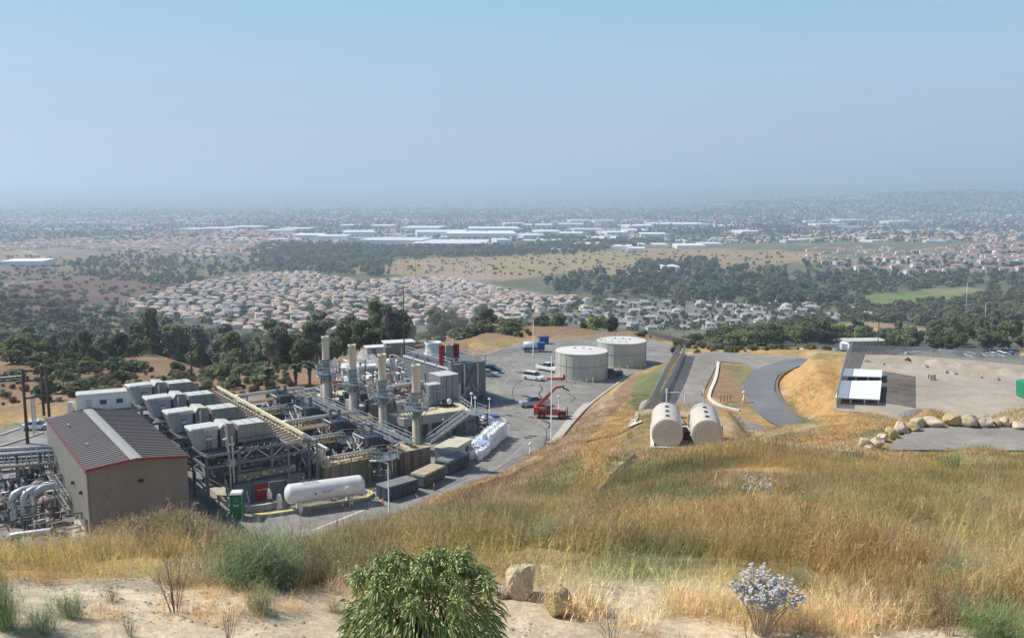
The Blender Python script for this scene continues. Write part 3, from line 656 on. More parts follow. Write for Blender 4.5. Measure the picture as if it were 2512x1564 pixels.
# the dense tract behind the plant: curved rows
TRACT = [(300,748),(372,728),(420,712),(540,688),(620,676),(740,668),(880,694),(960,690),(1040,682),(1130,690),(1230,712),(1330,730),(1410,730),(1420,752),(1300,770),(1280,796),(1080,790),(990,806),(760,826),(640,824),(520,800),(440,786),(380,776)]
hs = []
ca_, sa_ = math.cos(.28), math.sin(.28)
for r in range(64):
    for c in range(82):
        u_ = -850 + c * 17.5 + U(-3.5, 3.5) + 11 * math.sin(r * 1.7); v_ = r * 25 + (0 if r % 2 else -5) + U(-3, 3)
        v_ += 38 * math.sin(u_ / 130.0 + r * .11)
        if (c + 3 * (r // 2)) % 13 == 0: continue
        x = u_ * ca_ - v_ * sa_ + 60; y = 850 + u_ * sa_ + v_ * ca_
        if y < 700: continue
        z = Hs(x, y); qx, qy = proj(x, y, z)
        if not inpoly(np.array([qx]), np.array([qy]), TRACT)[0]: continue
        if rnd() < .1: continue
        hs.append((x, y, z, .28 + (math.pi if r % 2 else 0) + U(-.3, .3) + (math.pi / 2 if rnd() < .35 else 0), random.choice((0, 1, 2, 0, 1, 2, 3, 4))))
hs.sort(key=lambda t: t[1])
NH = 190
for i, (x, y, z, rz, k) in enumerate(hs[:NH]):
    place_house(HP['tan'][k], x, y, rz, 'two storey beige stucco house with tan tiled roof in the dense estate behind the plant', 'houses in the near rows of the dense estate', i < 120, z + .3)
far_h = [merged_house(p) for p in HP['tan']]
instancer('distant_estate_houses', far_h, [(h[0], h[1], h[2]) for h in hs[NH:]], np.ones(len(hs) - NH), rz=[h[3] for h in hs[NH:]], pick=[h[4] for h in hs[NH:]])
# pale single-storey houses right of the estate
HR = [(1200,792),(1245,786),(1330,790),(1355,762),(1395,778),(1440,792),(1460,762),(1500,775),(1530,795),(1560,765),(1600,782),(1640,800),(1660,770),(1700,778),(1735,765),(1770,785),(1800,793),(1835,777),(1870,790),(1920,787),(1960,783),(2000,778),(2040,786),(1690,800),(1605,808),(1740,806),(1860,760),(1930,757),(1790,752),(1720,748),(1640,745),(1560,748),(1500,740),(1440,742),(1980,800),(2095,760),(2130,775),(2190,785),(1380,800),(1290,808)]
random.seed(99)
for i in range(62):
    px, py = U(1230, 2050), U(738, 812)
    if all(abs(px - q[0]) > 17 or abs(py - q[1]) > 5.5 for q in HR) and not (px < 1400 and py < 765) and not (px > 1950 and py > 800): HR.append((px, py))
for i, (px, py) in enumerate(HR):
    p = G(px, py, 400); q = HP['grey'][0] if rnd() < .8 else HP['grey'][1]
    place_house(q, p.x, p.y, U(-.35, .5), 'pale walled house right of the dense estate, %s from the left' % nth(sorted(range(len(HR)), key=lambda v: HR[v][0]).index(i)), 'pale houses among the trees right of the estate', True, p.z + .2, 1.0)
# terracotta-roofed apartments on the rise at the right
ap = MB(); ar = MB(); ap.box((0, 0, -2), (26, 12, 10)); ap.box((-8, -6.5, -2), (5, 3, 10.6)); ap.box((8, -6.5, -2), (5, 3, 10.6)); hip(ar, -13, -6, 13, 6, 8, 2.4); hip(ar, -10.5, -8, -5.5, -3, 8.6, 1.2); hip(ar, 5.5, -8, 10.5, -3, 8.6, 1.2)
apm, arm = ap.mesh('wall', M['stucco_white']), ar.mesh('roof', M['roof_red'])
aw = []
for fl in (0.8, 3.8, 6.0):
    for x in (-3.2, 0, 3.2):
        q = MB(); q.box((x, -6.03, fl), (1.5, .1, 1.3)); aw.append(q.mesh('window', M['window']))
APZ = [(2030,648),(2060,650),(2110,662),(2140,650),(2165,668),(2200,660),(2235,672),(2250,655),(2290,672),(2330,668),(2350,660),(2395,672),(2430,664),(2470,668),(2505,664),(2180,640),(2240,636),(2300,645),(2360,640),(2420,646),(2480,640),(2510,645),(2210,625),(2270,622),(2330,625),(2390,620),(2450,622),(2500,618)]
for i, (px, py) in enumerate(APZ):
    p = G(px, py, 1200); o = link('apartment_block', None, None, (p.x, p.y, p.z), U(-.5, .3), 'cream apartment block with terracotta roof on the far right rise, %s from the left' % nth(sorted(range(len(APZ)), key=lambda v: APZ[v][0]).index(i)), 'apartment building', 'apartment blocks on the far right rise')
    link('wall', apm, o); link('roof', arm, o)
    if i < 15:
        for m_ in aw: link('window', m_, o)
red = [joined(apm, arm, 'apartment_far')]
RR = scatter(1960, 2560, 1900, 3300, 230, [(2110,640),(2250,618),(2400,600),(2560,585),(2560,650),(2300,655)])
RR += scatter(1960, 2330, 2000, 3400, 50, [(1960,612),(2200,606),(2200,632),(1980,640)])
instancer('distant_terracotta_roofed_houses', red, RR, np.random.uniform(.42, .8, len(RR)), rz=np.random.normal(-.1, .35, len(RR)))
LH = scatter(-40, 760, 2300, 5200, 820, [(0,604),(120,592),(250,586),(400,572),(720,566),(760,580),(690,604),(640,632),(430,640),(380,622),(270,620),(150,606),(0,618)])
instancer('distant_left_estate_houses', [merged_house(HP['tan'][0]), red[0]], LH, np.random.uniform(.9, 1.5, len(LH)), rz=np.random.normal(.2, .3, len(LH)), pick=(np.random.rand(len(LH)) < .12).astype(int))
# ---------------------------------------------------------------- white warehouses in the valley
M['wh_wall'] = rand_tint(mat('warehouse_wall', (.80, .78, .74), .7, var=.06, scale=.1), .1); M['wh_roof'] = rand_tint(mat('warehouse_roof', (.82, .83, .83), .6, var=.08, scale=.05), .12)
wwb = MB(); wwb.box((0, 0, -2), (1, 1, 3)); wrb = MB(); wrb.box((0, 0, 1.0), (1.01, 1.01, .06))
wm_, wr_ = wwb.mesh('wall', M['wh_wall']), wrb.mesh('roof', M['wh_roof'])
wd = []
for i in range(6):
    q = MB(); q.box((-.42 + i * .16, -.502, .0), (.05, .004, .45)); wd.append(q.mesh('loading_door', M['window']))
WH = [(1085,578,210,45,11),(1180,583,250,50,12),(975,600,190,40,11),(1110,604,240,50,9),(1210,570,200,45,12),(1040,566,180,50,10),(880,583,130,40,14),(820,592,120,30,12),(760,586,110,30,10),(860,560,110,30,10),(940,560,110,30,9),(730,568,140,30,9),(1300,585,90,30,9),(1340,575,110,35,9),(1400,580,90,30,9),(1440,570,120,30,9),(1500,578,100,30,9),(1560,572,110,30,9),(1600,582,90,30,9),(1480,592,90,25,8),(1400,556,130,35,9),(1320,558,130,35,9),(1660,556,330,60,10),(1560,560,150,40,9),(1260,553,120,30,8),(1480,546,160,30,8),(1420,545,120,30,8),(1790,560,120,30,9),(1830,575,90,30,9),(2030,556,150,30,9),(2080,545,190,40,9),(1990,548,110,30,9),(2200,548,170,30,8),(1520,612,70,20,7),(1560,616,60,18,6),(1380,618,70,20,6),(1440,606,90,25,7),(1690,608,80,20,6),(1600,606,90,20,6),(540,566,150,30,8),(610,562,160,30,8),(480,568,110,25,8),(690,572,120,25,8),(1230,598,60,25,9),(1350,598,70,20,8),(70,652,90,15,7),(1640,668,40,12,8),(1740,604,70,18,6),(1620,652,70,14,5),(1700,643,36,12,5)]
for i, (px, py, a, b2, h) in enumerate(WH):
    p = G(px, py, 900); o = link('warehouse', None, None, (p.x, p.y, p.z), U(-.12, .2), None, 'warehouse', None)
    o['label'] = 'white flat-roofed warehouse in the valley, %s from the left' % nth(sorted(range(len(WH)), key=lambda q: WH[q][0]).index(i)); o['group'] = 'white warehouses in the valley'
    o.scale = (a * U(.8, 1.1), b2 * 5, h * 1.7); link('wall', wm_, o); link('roof', wr_, o)
    if i < 12:
        for m_ in wd: link('loading_door', m_, o)
box_far = [joined(wm_, wr_, 'building_far'), merged_house(HP['tan'][2])]
nB = 9000
fb = scatter(-60, 2600, 3000, 16000, nB, None, [TRACT])
cl = fnoise(np.array([p[0] for p in fb]), np.array([p[1] for p in fb]), 900, 71, 3)
fb = [p for p, c in zip(fb, cl) if rnd() < (c * 2.4 - .55)]
nf = len(fb); ty = np.random.rand(nf); big = (ty > .93)
sc3 = np.where(big[:, None], np.stack([np.random.uniform(40, 150, nf), np.random.uniform(30, 70, nf), np.random.uniform(5, 9, nf)], -1), np.random.uniform(1.0, 1.7, (nf, 1)) * np.ones((1, 3)))
instancer('distant_city_buildings', box_far, fb, sc3, pick=np.where(big, 0, 1), rz=np.random.normal(0, .4, nf))
# ---------------------------------------------------------------- trees
AV = [TRACT]
near_t = []
def trees(pxa, pxb, Da, Db, n, hl, hh, kinds, lab, grp, poly=None, avoid=None):
    for (x, y, z) in scatter(pxa, pxb, Da, Db, n, poly, avoid):
        k = random.choice(kinds); h = U(hl, hh) * (.55 if k == 'bush' else .5 if k == 'dry' else .8 if k in ('oak', 'bright') else 1)
        near_t.append((y / max(h, 1), k, x, y, z, h, lab, grp))
trees(-20, 330, 262, 330, 26, 8, 13, ['gum', 'oak', 'bright', 'oak'], 'bushy green tree on the left of the brown hill', 'trees on the left part of the brown hill')
trees(330, 560, 320, 400, 34, 14, 21, ['gum', 'gum', 'oak'], 'tall tree in the grove crowning the brown hill', 'grove crowning the brown hill')
trees(520, 800, 262, 400, 46, 12, 18, ['gum', 'gum', 'oak'], 'feathery tree on the slope behind the palms', 'trees on the slope behind the palms')
trees(790, 1000, 225, 300, 26, 9, 13, ['oak', 'oak', 'gum'], 'dark tree rising behind the tall stacks', 'trees rising behind the stacks')
trees(1000, 1250, 300, 430, 24, 10, 15, ['oak', 'gum'], 'tree behind the brown knoll beyond the plant', 'trees behind the brown knoll')
trees(0, 640, 170, 258, 50, 3.5, 6.5, ['bush', 'bush', 'oak', 'dry'], 'low shrub on the brown hillside', 'shrubs on the brown hillside')
trees(1110, 1270, 243, 262, 34, 3.5, 5, ['bush', 'bush'], 'dark shrub in the row beyond the louvred tower', 'shrub row beyond the plant')
trees(1250, 1560, 300, 420, 26, 7, 10, ['oak', 'oak', 'bright', 'bush'], 'green tree on the slope past the round tanks', 'trees past the round tanks')
trees(1540, 2020, 392, 440, 60, 9, 13, ['oak', 'oak', 'oak', 'bright'], 'dark tree in the row behind the parking', 'tree row behind the parking area')
trees(2050, 2520, 400, 520, 60, 8, 13, ['oak', 'bright', 'oak', 'gum'], 'leafy tree behind the storage yard at the right', 'trees behind the storage yard')
trees(2190, 2260, 352, 372, 6, 8, 11, ['oak'], 'dark tree by the low white building near the parking area', 'dark trees by the low white building')
trees(2300, 2560, 330, 360, 14, 7, 10, ['oak', 'bright', 'gum'], 'leafy tree just past the far right end of the storage yard', 'trees past the right end of the yard')
trees(1660, 2060, 196, 240, 14, 1.8, 3, ['bush', 'bush', 'dry'], 'low shrub at the far edge of the gravel yard', 'shrubs at the edge of the gravel yard')
hb = scatter(-30, 700, 166, 262, 330) + scatter(900, 1300, 240, 300, 90) + scatter(1560, 1980, 205, 260, 120)
hb = [q for q in hb if not inpoly(np.array([q[0]]), np.array([q[1]]), PAD)[0] and not inpoly(np.array([q[0]]), np.array([q[1]]), GRAVEL)[0]]
instancer('low_hill_scrub', [joined(q[0], q[1], 'scrub') for q in PT['bush'] + PT['dry']], hb, np.random.uniform(.25, .8, len(hb)))
near_t.sort(key=lambda t: t[0])
rest = near_t[300:]; near_t = near_t[:300]
near_t.sort(key=lambda t: t[2] / t[3]); cnt_ = {}
for _, k, x, y, z, h, lab, grp in near_t:
    i_ = cnt_.get(grp, 0); cnt_[grp] = i_ + 1; place_tree(k, x, y, h, '%s, %s from the left' % (lab, nth(i_)), grp, z - .1)
far_pts = {'oak': [], 'gum': [], 'cone': [], 'bush': []}
for _, k, x, y, z, h, lab, grp in rest: far_pts[{'bright': 'oak', 'dry': 'bush'}.get(k, k)].append((x, y, z, h))
def ft(pxa, pxb, Da, Db, n, hl, hh, kinds, poly=None, avoid=None):
    for (x, y, z) in scatter(pxa, pxb, Da, Db, n, poly, avoid):
        far_pts[random.choice(kinds)].append((x, y, z, U(hl, hh)))
ft(-30, 1400, 400, 900, 620, 5, 13, ['oak', 'gum', 'bush', 'oak'], None, AV)
ft(-30, 440, 600, 2200, 1000, 2.5, 6, ['bush', 'bush', 'oak'], None, AV)
ft(-30, 800, 1500, 2900, 560, 7, 13, ['oak', 'gum'], [(150,650),(400,600),(800,640),(800,668),(640,668),(420,705),(260,690)], AV)
ft(250, 1450, 850, 2000, 1900, 4.5, 8.5, ['oak', 'oak', 'cone'], TRACT)
ft(1280, 2080, 1150, 2000, 480, 11, 22, ['gum', 'gum', 'oak'], [(1320,690),(1500,672),(1720,660),(1900,668),(2080,690),(2060,748),(1800,752),(1600,730),(1440,728),(1340,715)])
ft(1200, 2100, 850, 1400, 520, 4, 8.5, ['oak', 'oak', 'gum'], [(1290,735),(1500,730),(2080,748),(2100,790),(2000,812),(1500,815),(1300,800),(1200,760)])
ft(1960, 2560, 700, 2000, 850, 5, 12, ['oak', 'oak', 'gum', 'bush'], [(2000,680),(2300,680),(2560,668),(2560,860),(2280,836),(2300,800),(2060,785),(2060,700)], [[(2112,724),(2360,702),(2430,712),(2330,738),(2180,752),(2120,752)]])
ft(1960, 2560, 1500, 2300, 240, 7, 12, ['oak', 'gum'], [(1960,640),(2560,650),(2560,690),(2000,680)])
ft(2060, 2560, 1900, 3300, 260, 5, 9, ['oak'], [(2110,640),(2250,618),(2560,585),(2560,650)])
ft(1540, 2060, 420, 560, 160, 8, 12, ['oak'])
ft(820, 2040, 1750, 3000, 420, 2.5, 6, ['bush', 'oak', 'bush'], [(900,620),(1420,612),(2020,620),(2020,640),(1760,676),(1200,676),(900,668)])
ft(560, 1700, 2300, 4000, 1500, 11, 20, ['oak', 'gum', 'cone', 'oak'], [(590,625),(660,600),(900,606),(1000,612),(1320,604),(1330,586),(1640,594),(1600,608),(1330,626),(920,636),(720,654),(640,645)])
ft(640, 1000, 1700, 2900, 240, 10, 20, ['oak', 'gum'], [(640,640),(960,630),(960,680),(640,670)])
ft(1540, 1760, 1600, 2300, 120, 12, 20, ['gum', 'oak'], [(1560,650),(1760,640),(1760,668),(1560,668)])
ft(-30, 2560, 3000, 6500, 5200, 8, 17, ['oak', 'gum', 'oak', 'cone'])
ft(-30, 2560, 6500, 15000, 6500, 11, 22, ['oak', 'oak'])
for i in range(60):
    for (a, b2) in ((1600, 2512), (700, 1900)):
        pxc = U(a, b2); D0 = U(3500, 7500)
        for j in range(14):
            D = D0 * U(.97, 1.03); x = (pxc + U(-35, 35) - CX) / F * D; far_pts['cone' if rnd() < .3 else 'gum'].append((x, D, Hs(x, D), U(14, 26)))
low = {'oak': [tree_proto('oak', 21, 8, 260, .85, M['leaf_dark'], M['bark']), tree_proto('oak', 22, 8, 260, .85, M['leaf_mid'], M['bark'])], 'gum': [tree_proto('gum', 23, 14, 260, 1.1, M['leaf_grey'], M['bark_pale']), tree_proto('gum', 24, 14, 260, 1.1, M['leaf_dark'], M['bark'])],
       'cone': [tree_proto('cone', 25, 10, 160, .7, M['leaf_dark'], M['bark'])], 'bush': [tree_proto('bush', 26, 2.4, 200, .4, M['leaf_olive'], M['bark']), tree_proto('bush', 27, 2.4, 200, .4, M['leaf_mid'], M['bark'])]}
for k, pts in far_pts.items():
    h0 = low[k][0][2]; hh = np.array([p[3] for p in pts]) / h0
    s3 = np.stack([hh * np.random.uniform(.9, 1.5, len(hh)), hh * np.random.uniform(.9, 1.5, len(hh)), hh], -1)
    instancer({'oak': 'distant_broadleaf_trees', 'gum': 'distant_eucalyptus_trees', 'cone': 'distant_cypress_trees', 'bush': 'distant_shrubs'}[k], [joined(t[0], t[1], 'far_tree') for t in low[k]], [p[:3] for p in pts], s3)
# ---------------------------------------------------------------- the plant: a runs along the trains, b across them
VA = Vector((.809, .588, 0)); VB = Vector((-.588, .809, 0)); PO = Vector((-36.1, 105.5, 0)); PRZ = math.atan2(.588, .809)
def T(a, b, z=0.0): return PO + VA * a + VB * b + Vector((0, 0, z))
M['steel'] = mat('blue_grey_steel', (.20, .225, .25), .6, .3, var=.2, scale=1.5, dirt=(.12, .1, .08, .4))
M['steel_dark'] = mat('dark_steel', (.085, .10, .125), .6, .3, var=.25, scale=1.5)
M['steel_light'] = mat('galvanised_steel', (.50, .52, .53), .45, .5, var=.15, scale=2)
M['insul'] = mat('pipe_cladding', (.56, .54, .50), .45, .4, var=.2, scale=1.2)
M['housing'] = mat('grey_panel_paint', (.43, .43, .42), .6, var=.08, scale=.8, dirt=(.3, .27, .22, .5))
M['housing2'] = mat('weathered_duct_panel', (.31, .305, .28), .7, var=.15, scale=.7, dirt=(.26, .22, .15, .6), streak=True)
M['roofpanel'] = mat('pale_roof_panel', (.60, .60, .55), .6, var=.12, scale=1.0, dirt=(.42, .4, .33, .5))
M['cream'] = mat('cream_stack_paint', (.76, .67, .52), .6, var=.07, scale=.7, streak=True, dirt=(.5, .42, .3, .4))
M['grating'] = mat('grating', (.27, .31, .34), .5, .5, var=.2, scale=3)
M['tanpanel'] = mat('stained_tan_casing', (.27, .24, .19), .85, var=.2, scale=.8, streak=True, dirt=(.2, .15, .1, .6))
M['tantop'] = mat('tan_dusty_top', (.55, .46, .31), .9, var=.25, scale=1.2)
M['brass'] = mat('ochre_pipe', (.50, .37, .20), .6, var=.2, scale=1.5)
M['brownpipe'] = mat('brown_pipe', (.36, .28, .22), .6, var=.2, scale=1.5)
M['yellow'] = mat('yellow_paint', (.74, .62, .22), .6, var=.12, scale=2)
M['paleyellow'] = mat('faded_yellow_paint', (.78, .70, .42), .6, var=.15, scale=1)
M['red'] = mat('red_paint', (.42, .03, .035), .5, var=.12, scale=1.5); M['maroon'] = mat('maroon_paint', (.2, .035, .05), .6, var=.15, scale=1.5)
M['teal'] = mat('grey_green_paint', (.27, .34, .34), .5, var=.1, scale=1.5)
M['white'] = mat('white_paint', (.80, .80, .77), .45, var=.05, scale=1, dirt=(.6, .55, .47, .4)); M['black'] = mat('black_void', (.015, .017, .02), .8, var=.2)
M['enclosure'] = mat('grey_enclosure_wall', (.19, .20, .205), .8, var=.12, scale=.5, streak=True)
M['rust'] = mat('rusty_pipework', (.28, .12, .08), .8, var=.4, scale=2)
M['deckcon'] = mat('deck_concrete', (.62, .54, .36), .9, var=.2, scale=.8)
M['wallcon'] = mat('wall_concrete', (.36, .35, .33), .9, var=.12, scale=.6, streak=True)
M['louvre_frame'] = mat('louvre_frame_paint', (.62, .63, .63), .6, var=.1)
def place(mb, name, mats, parent, **kw): return mb.build(name, mats, parent, **kw)
def rail(mb, pts, h=1.1, r=.035, posts=True, step=1.6):
    for i in range(len(pts) - 1):
        a, b = Vector(pts[i]), Vector(pts[i + 1]); n = max(1, int((b - a).length / step))
        for hh in (h, h * .5): mb.bar(a + Vector((0, 0, hh)), b + Vector((0, 0, hh)), r * 2)
        for k in range(n + 1):
            p = a.lerp(b, k / n); mb.bar(p, p + Vector((0, 0, h)), r * 2)
def members(parent, name, m_, lst, w_=.2, h_=None):
    """each bar an object of its own"""
    for a, b in lst: q = MB(); q.bar(a, b, w_, h_); q.build(name, m_, parent)
# --- 1. air inlet units on their frames
INL = Vector((0, 0, 0))
def lt(a, b, z=0.0): return VA * a + VB * b + Vector((0, 0, z))
def inlet_unit(loc, label):
    t = thing('air_inlet_unit', label, 'industrial unit', loc, 0, 'air inlet units of the four trains')
    m = MB(); p = [(-.85, 3, 6.75), (1.35, 3, 6.75), (1.35, 5.6, 6.75), (-.85, 5.6, 6.75), (-1.75, 3, 9.35), (1.5, 3, 9.35), (1.5, 5.6, 9.35), (-1.75, 5.6, 9.35)]
    m.hexa([lt(*q) for q in p]); m.build('filter_housing', M['housing'], t)
    m = MB(); m.hexa([lt(*q) for q in [(-1.85, 2.9, 9.36), (1.6, 2.9, 9.36), (1.6, 5.7, 9.36), (-1.85, 5.7, 9.36), (-1.75, 3, 9.55), (1.5, 3, 9.55), (1.5, 5.6, 9.55), (-1.75, 5.6, 9.55)]]); m.hexa([lt(*q) for q in [(-.3, 2.8, 9.1), (1.6, 2.8, 9.1), (1.6, 2.95, 9.1), (-.3, 2.95, 9.1), (-.3, 2.8, 9.35), (1.6, 2.8, 9.35), (1.6, 2.95, 9.35), (-.3, 2.95, 9.35)]]); m.build('roof_cap', M['roofpanel'], t)
    m = MB()
    for b in (3.5, 4.3, 5.1): m.bar(lt(-.98, b, 6.9), lt(-1.86, b, 9.3), .09)
    for z in (7.3, 7.9, 8.5, 9.1): m.bar(lt(-.85 - .9 * (z - 6.75) / 2.6 - .04, 3, z), lt(-.85 - .9 * (z - 6.75) / 2.6 - .04, 5.6, z), .06)
    m.build('intake_grille', M['roofpanel'], t)
    m = MB()
    for a in (.05, .55): m.bar(lt(a, 2.93, 6.75), lt(a, 2.93, 8.5), .06)
    for z in np.arange(6.9, 8.5, .3): m.bar(lt(.05, 2.93, z), lt(.55, 2.93, z), .05)
    m.build('ladder', M['steel_dark'], t)
    m = MB(); m.hexa([lt(*q) for q in [(0.0, 2.8, 7.95), (.6, 2.8, 7.95), (.6, 2.98, 7.95), (0, 2.98, 7.95), (0, 2.8, 8.2), (.6, 2.8, 8.2), (.6, 2.98, 8.2), (0, 2.98, 8.2)]]); m.build('access_hatch', M['white'], t)
    m = MB()      # silencer casing with chamfered top
    prof = [(1.85, 6.8), (3.6, 6.8), (3.6, 9.1), (3.3, 9.6), (2.1, 9.75), (1.75, 9.2)]
    m.extr([lt(a, 2.8, z) for a, z in prof], lt(0, 2.9, 0)); m.build('silencer_casing', M['housing2'], t)
    m = MB()
    m.extr([lt(1.72, 2.75, 9.22), lt(2.1, 2.75, 9.8), lt(3.32, 2.75, 9.64), lt(3.3, 2.75, 9.58), lt(2.12, 2.75, 9.72), lt(1.8, 2.75, 9.18)], lt(0, 3.0, 0)); m.build('casing_cover', M['roofpanel'], t)
    m = MB(); m.tube([lt(2.3, 2.5, 6.6), lt(2.3, 2.5, 9.2), lt(2.5, 2.8, 9.5), lt(2.7, 3.1, 9.4)], .14, 8); m.tube([lt(2.3, 2.5, 8.0), lt(1.7, 2.5, 7.9)], .1, 6); m.build('vent_pipe', M['insul'], t)
    m = MB()      # long duct with the sloped end
    prof = [(3.9, 7.1), (8.5, 7.1), (8.5, 7.7), (8.2, 8.45), (7.5, 9.15), (3.9, 9.25)]
    m.extr([lt(a, 2.7, z) for a, z in prof], lt(0, 2.9, 0)); m.build('exhaust_duct', M['housing2'], t)
    m = MB()
    for a in (3.85, 5.0, 6.2, 7.3): m.extr([lt(a, 2.62, 7.0), lt(a + .1, 2.62, 7.0), lt(a + .1, 2.62, 9.3 - (.1 if a > 7 else 0)), lt(a, 2.62, 9.3 - (.1 if a > 7 else 0))], lt(0, 3.06, 0))
    m.build('duct_stiffener', M['housing2'], t, kind='stuff')
    m = MB(); m.extr([lt(3.95, 2.75, 9.26), lt(7.4, 2.75, 9.18), lt(7.4, 2.75, 9.24), lt(3.95, 2.75, 9.32)], lt(0, 2.8, 0)); m.build('duct_roof', M['roofpanel'], t)
    # frame
    members(t, 'frame_column', M['steel'], [(lt(a, b, 0), lt(a, b, 6.6)) for a in (-.8, 3.2, 7.4, 12.4) for b in (.6, 6.0)], .34, .34)
    m = MB()
    for z in (6.5, 5.1):
        for b in (.6, 6.0): m.bar(lt(-.9, b, z), lt(12.5, b, z), .22, .3)
        for a in (-.8, 3.2, 7.4, 12.4): m.bar(lt(a, .5, z), lt(a, 6.1, z), .22, .28)
    m.bar(lt(-.8, .6, 3.9), lt(-.8, 6, 3.9), .2)
    for a in np.arange(4, 12.3, .8): m.bar(lt(a, .55, 6.72), lt(a + .25, .9, 6.85), .1)
    m.build('frame_beam', M['steel'], t, kind='stuff')
    m = MB()
    for a in (3.2, 7.4): m.bar(lt(a, .6, 5.1), lt(a + 1.6, .6, 6.4), .12); m.bar(lt(a + 4, .6, 5.1), lt(a + 2.4, .6, 6.4), .12)
    m.bar(lt(-.8, .7, 3.9), lt(-.8, 3.2, 5.1), .14); m.bar(lt(-.8, 6, 3.9), lt(-.8, 3.4, 5.1), .14); m.bar(lt(-.8, 1, 1.6), lt(-.8, 6, 3.9), .14); m.bar(lt(3.2, .6, 1.0), lt(-.8, .6, 3.9), .12)
    m.build('cross_brace', M['steel_light'], t, kind='stuff')
    m = MB(); m.extr([lt(-.6, .9, 6.68), lt(3.4, .9, 6.68), lt(3.4, 5.9, 6.68), lt(-.6, 5.9, 6.68)], (0, 0, .05)); m.extr([lt(3.9, 1.4, 5.3), lt(11.9, 1.4, 5.3), lt(11.9, 5.4, 5.3), lt(3.9, 5.4, 5.3)], (0, 0, .3)); m.build('platform_grating', M['steel_dark'], t)
    m = MB(); rail(m, [lt(3.9, .7, 6.65), lt(8.4, .7, 6.65)], 1.0); rail(m, [lt(3.6, 2.2, 6.7), lt(8.6, 2.2, 6.7)], 1.0); m.build('railing', M['steel_dark'], t, kind='stuff')
    rs = random.Random(5); m = MB(); m2 = MB()
    for i in range(30):     # dark plant hung under the deck
        a = rs.uniform(0, 11.5); b = rs.uniform(1, 5.2); z = rs.uniform(3.4, 5.7); m.hexa([lt(a + dx, b + dy, z + dz) for dz in (0, rs.uniform(.3, .9)) for dx, dy in ((0, 0), (rs.uniform(.4, 1.4),) + (0,), (1.0, .8), (0, .8))])
    m.build('underdeck_equipment', M['steel_dark'], t, kind='stuff')
    for i in range(9):
        z = rs.uniform(3.5, 6.2); b = rs.uniform(.3, 3); a = rs.uniform(0, 6); m2.tube([lt(a, b, z), lt(a + rs.uniform(2, 5), b, z)], rs.uniform(.06, .15), 6)
    m2.build('underdeck_pipe', M['steel'], t, kind='stuff')
    m3 = MB()
    for i in range(26):
        a = rs.uniform(.2, 11.5); z = rs.uniform(3.4, 6.9); b = rs.uniform(.3, 1.6); m3.box(lt(a, b, z), (rs.uniform(.12, .4), .15, rs.uniform(.06, .2)), PRZ)
    m3.build('valve_box', M['steel_light'], t, kind='stuff')
    m = MB()       # turbine under the duct
    m.tube([lt(3.5, 3, 4.3), lt(5, 3, 4.3), lt(9, 3, 4.3), lt(10.5, 3, 4.3)], [.6, 1.1, 1.1, .5], 14); m.build('turbine_casing', M['steel'], t)
    return t
ORD = ['nearest', 'second', 'third', 'farthest']
base_inl = inlet_unit(tuple(T(0, 0)), 'grey boxy air inlet and duct on steel legs, nearest of four')
for k in range(1, 4):
    dup(base_inl, tuple(T(0, 10.25 * k)), 0, 'grey boxy air inlet and duct on steel legs, %s of four' % (ORD[k] if k == 3 else ORD[k] + ' nearest'))
# --- 2. engine enclosures beneath
def enclosure(loc, label):
    t = thing('engine_enclosure', label, 'industrial unit', loc, 0, 'long grey enclosures of the four trains')
    m = MB(); m.extr([lt(2.3, -.2, 0), lt(10.8, -.2, 0), lt(10.8, 3.6, 0), lt(2.3, 3.6, 0)], (0, 0, 2.6)); m.build('wall', M['enclosure'], t)
    m = MB(); m.extr([lt(2.2, -.3, 2.6), lt(10.9, -.3, 2.6), lt(10.9, 3.7, 2.6), lt(2.2, 3.7, 2.6)], (0, 0, .18)); m.build('wall_cap', M['steel_dark'], t)
    m = MB()
    for a in (4.4, 6.6, 8.8): m.bar(lt(a, -.23, .05), lt(a, -.23, 2.58), .07)
    m.build('wall_joint', M['steel_dark'], t, kind='stuff')
    m = MB(); m.extr([lt(2.8, .3, 2.8), lt(10.4, .3, 2.8), lt(10.4, 3.2, 2.8), lt(2.8, 3.2, 2.8)], (0, 0, .9)); m.build('upper_casing', M['tanpanel'], t)
    rs = random.Random(11); m = MB()
    for i in range(14): a = rs.uniform(3, 10); m.box(lt(a, .2, 2.8 + rs.uniform(0, .6)), (rs.uniform(.15, .5), .3, rs.uniform(.15, .4)), PRZ)
    m.build('pump_fitting', M['insul'], t, kind='stuff')
    return t
b0 = enclosure(tuple(T(0, 0)), 'long low grey enclosure behind the green toilet, nearest of four')
for k in range(1, 4): dup(b0, tuple(T(0, 10.25 * k)), 0, 'long low grey enclosure under the %s air inlet unit' % ORD[k])
m = MB(); m.extr([lt(4.75, -.36, .05), lt(6.6, -.36, .05), lt(6.6, -.24, .05), lt(4.75, -.24, .05)], (0, 0, 2.1)); o = link('red_door', None, None, tuple(T(0, 0)), 0, 'red square fire panel door on the long grey enclosure', 'panel')
m.build('door_leaf', M['red'], o)
m = MB(); [m.bar(lt(a, -.38, 1.45), lt(a + .22, -.38, 1.45), .05, .1) for a in (5.0, 5.3, 5.62, 5.9, 6.15)]; m.build('lettering', M['white'], o)
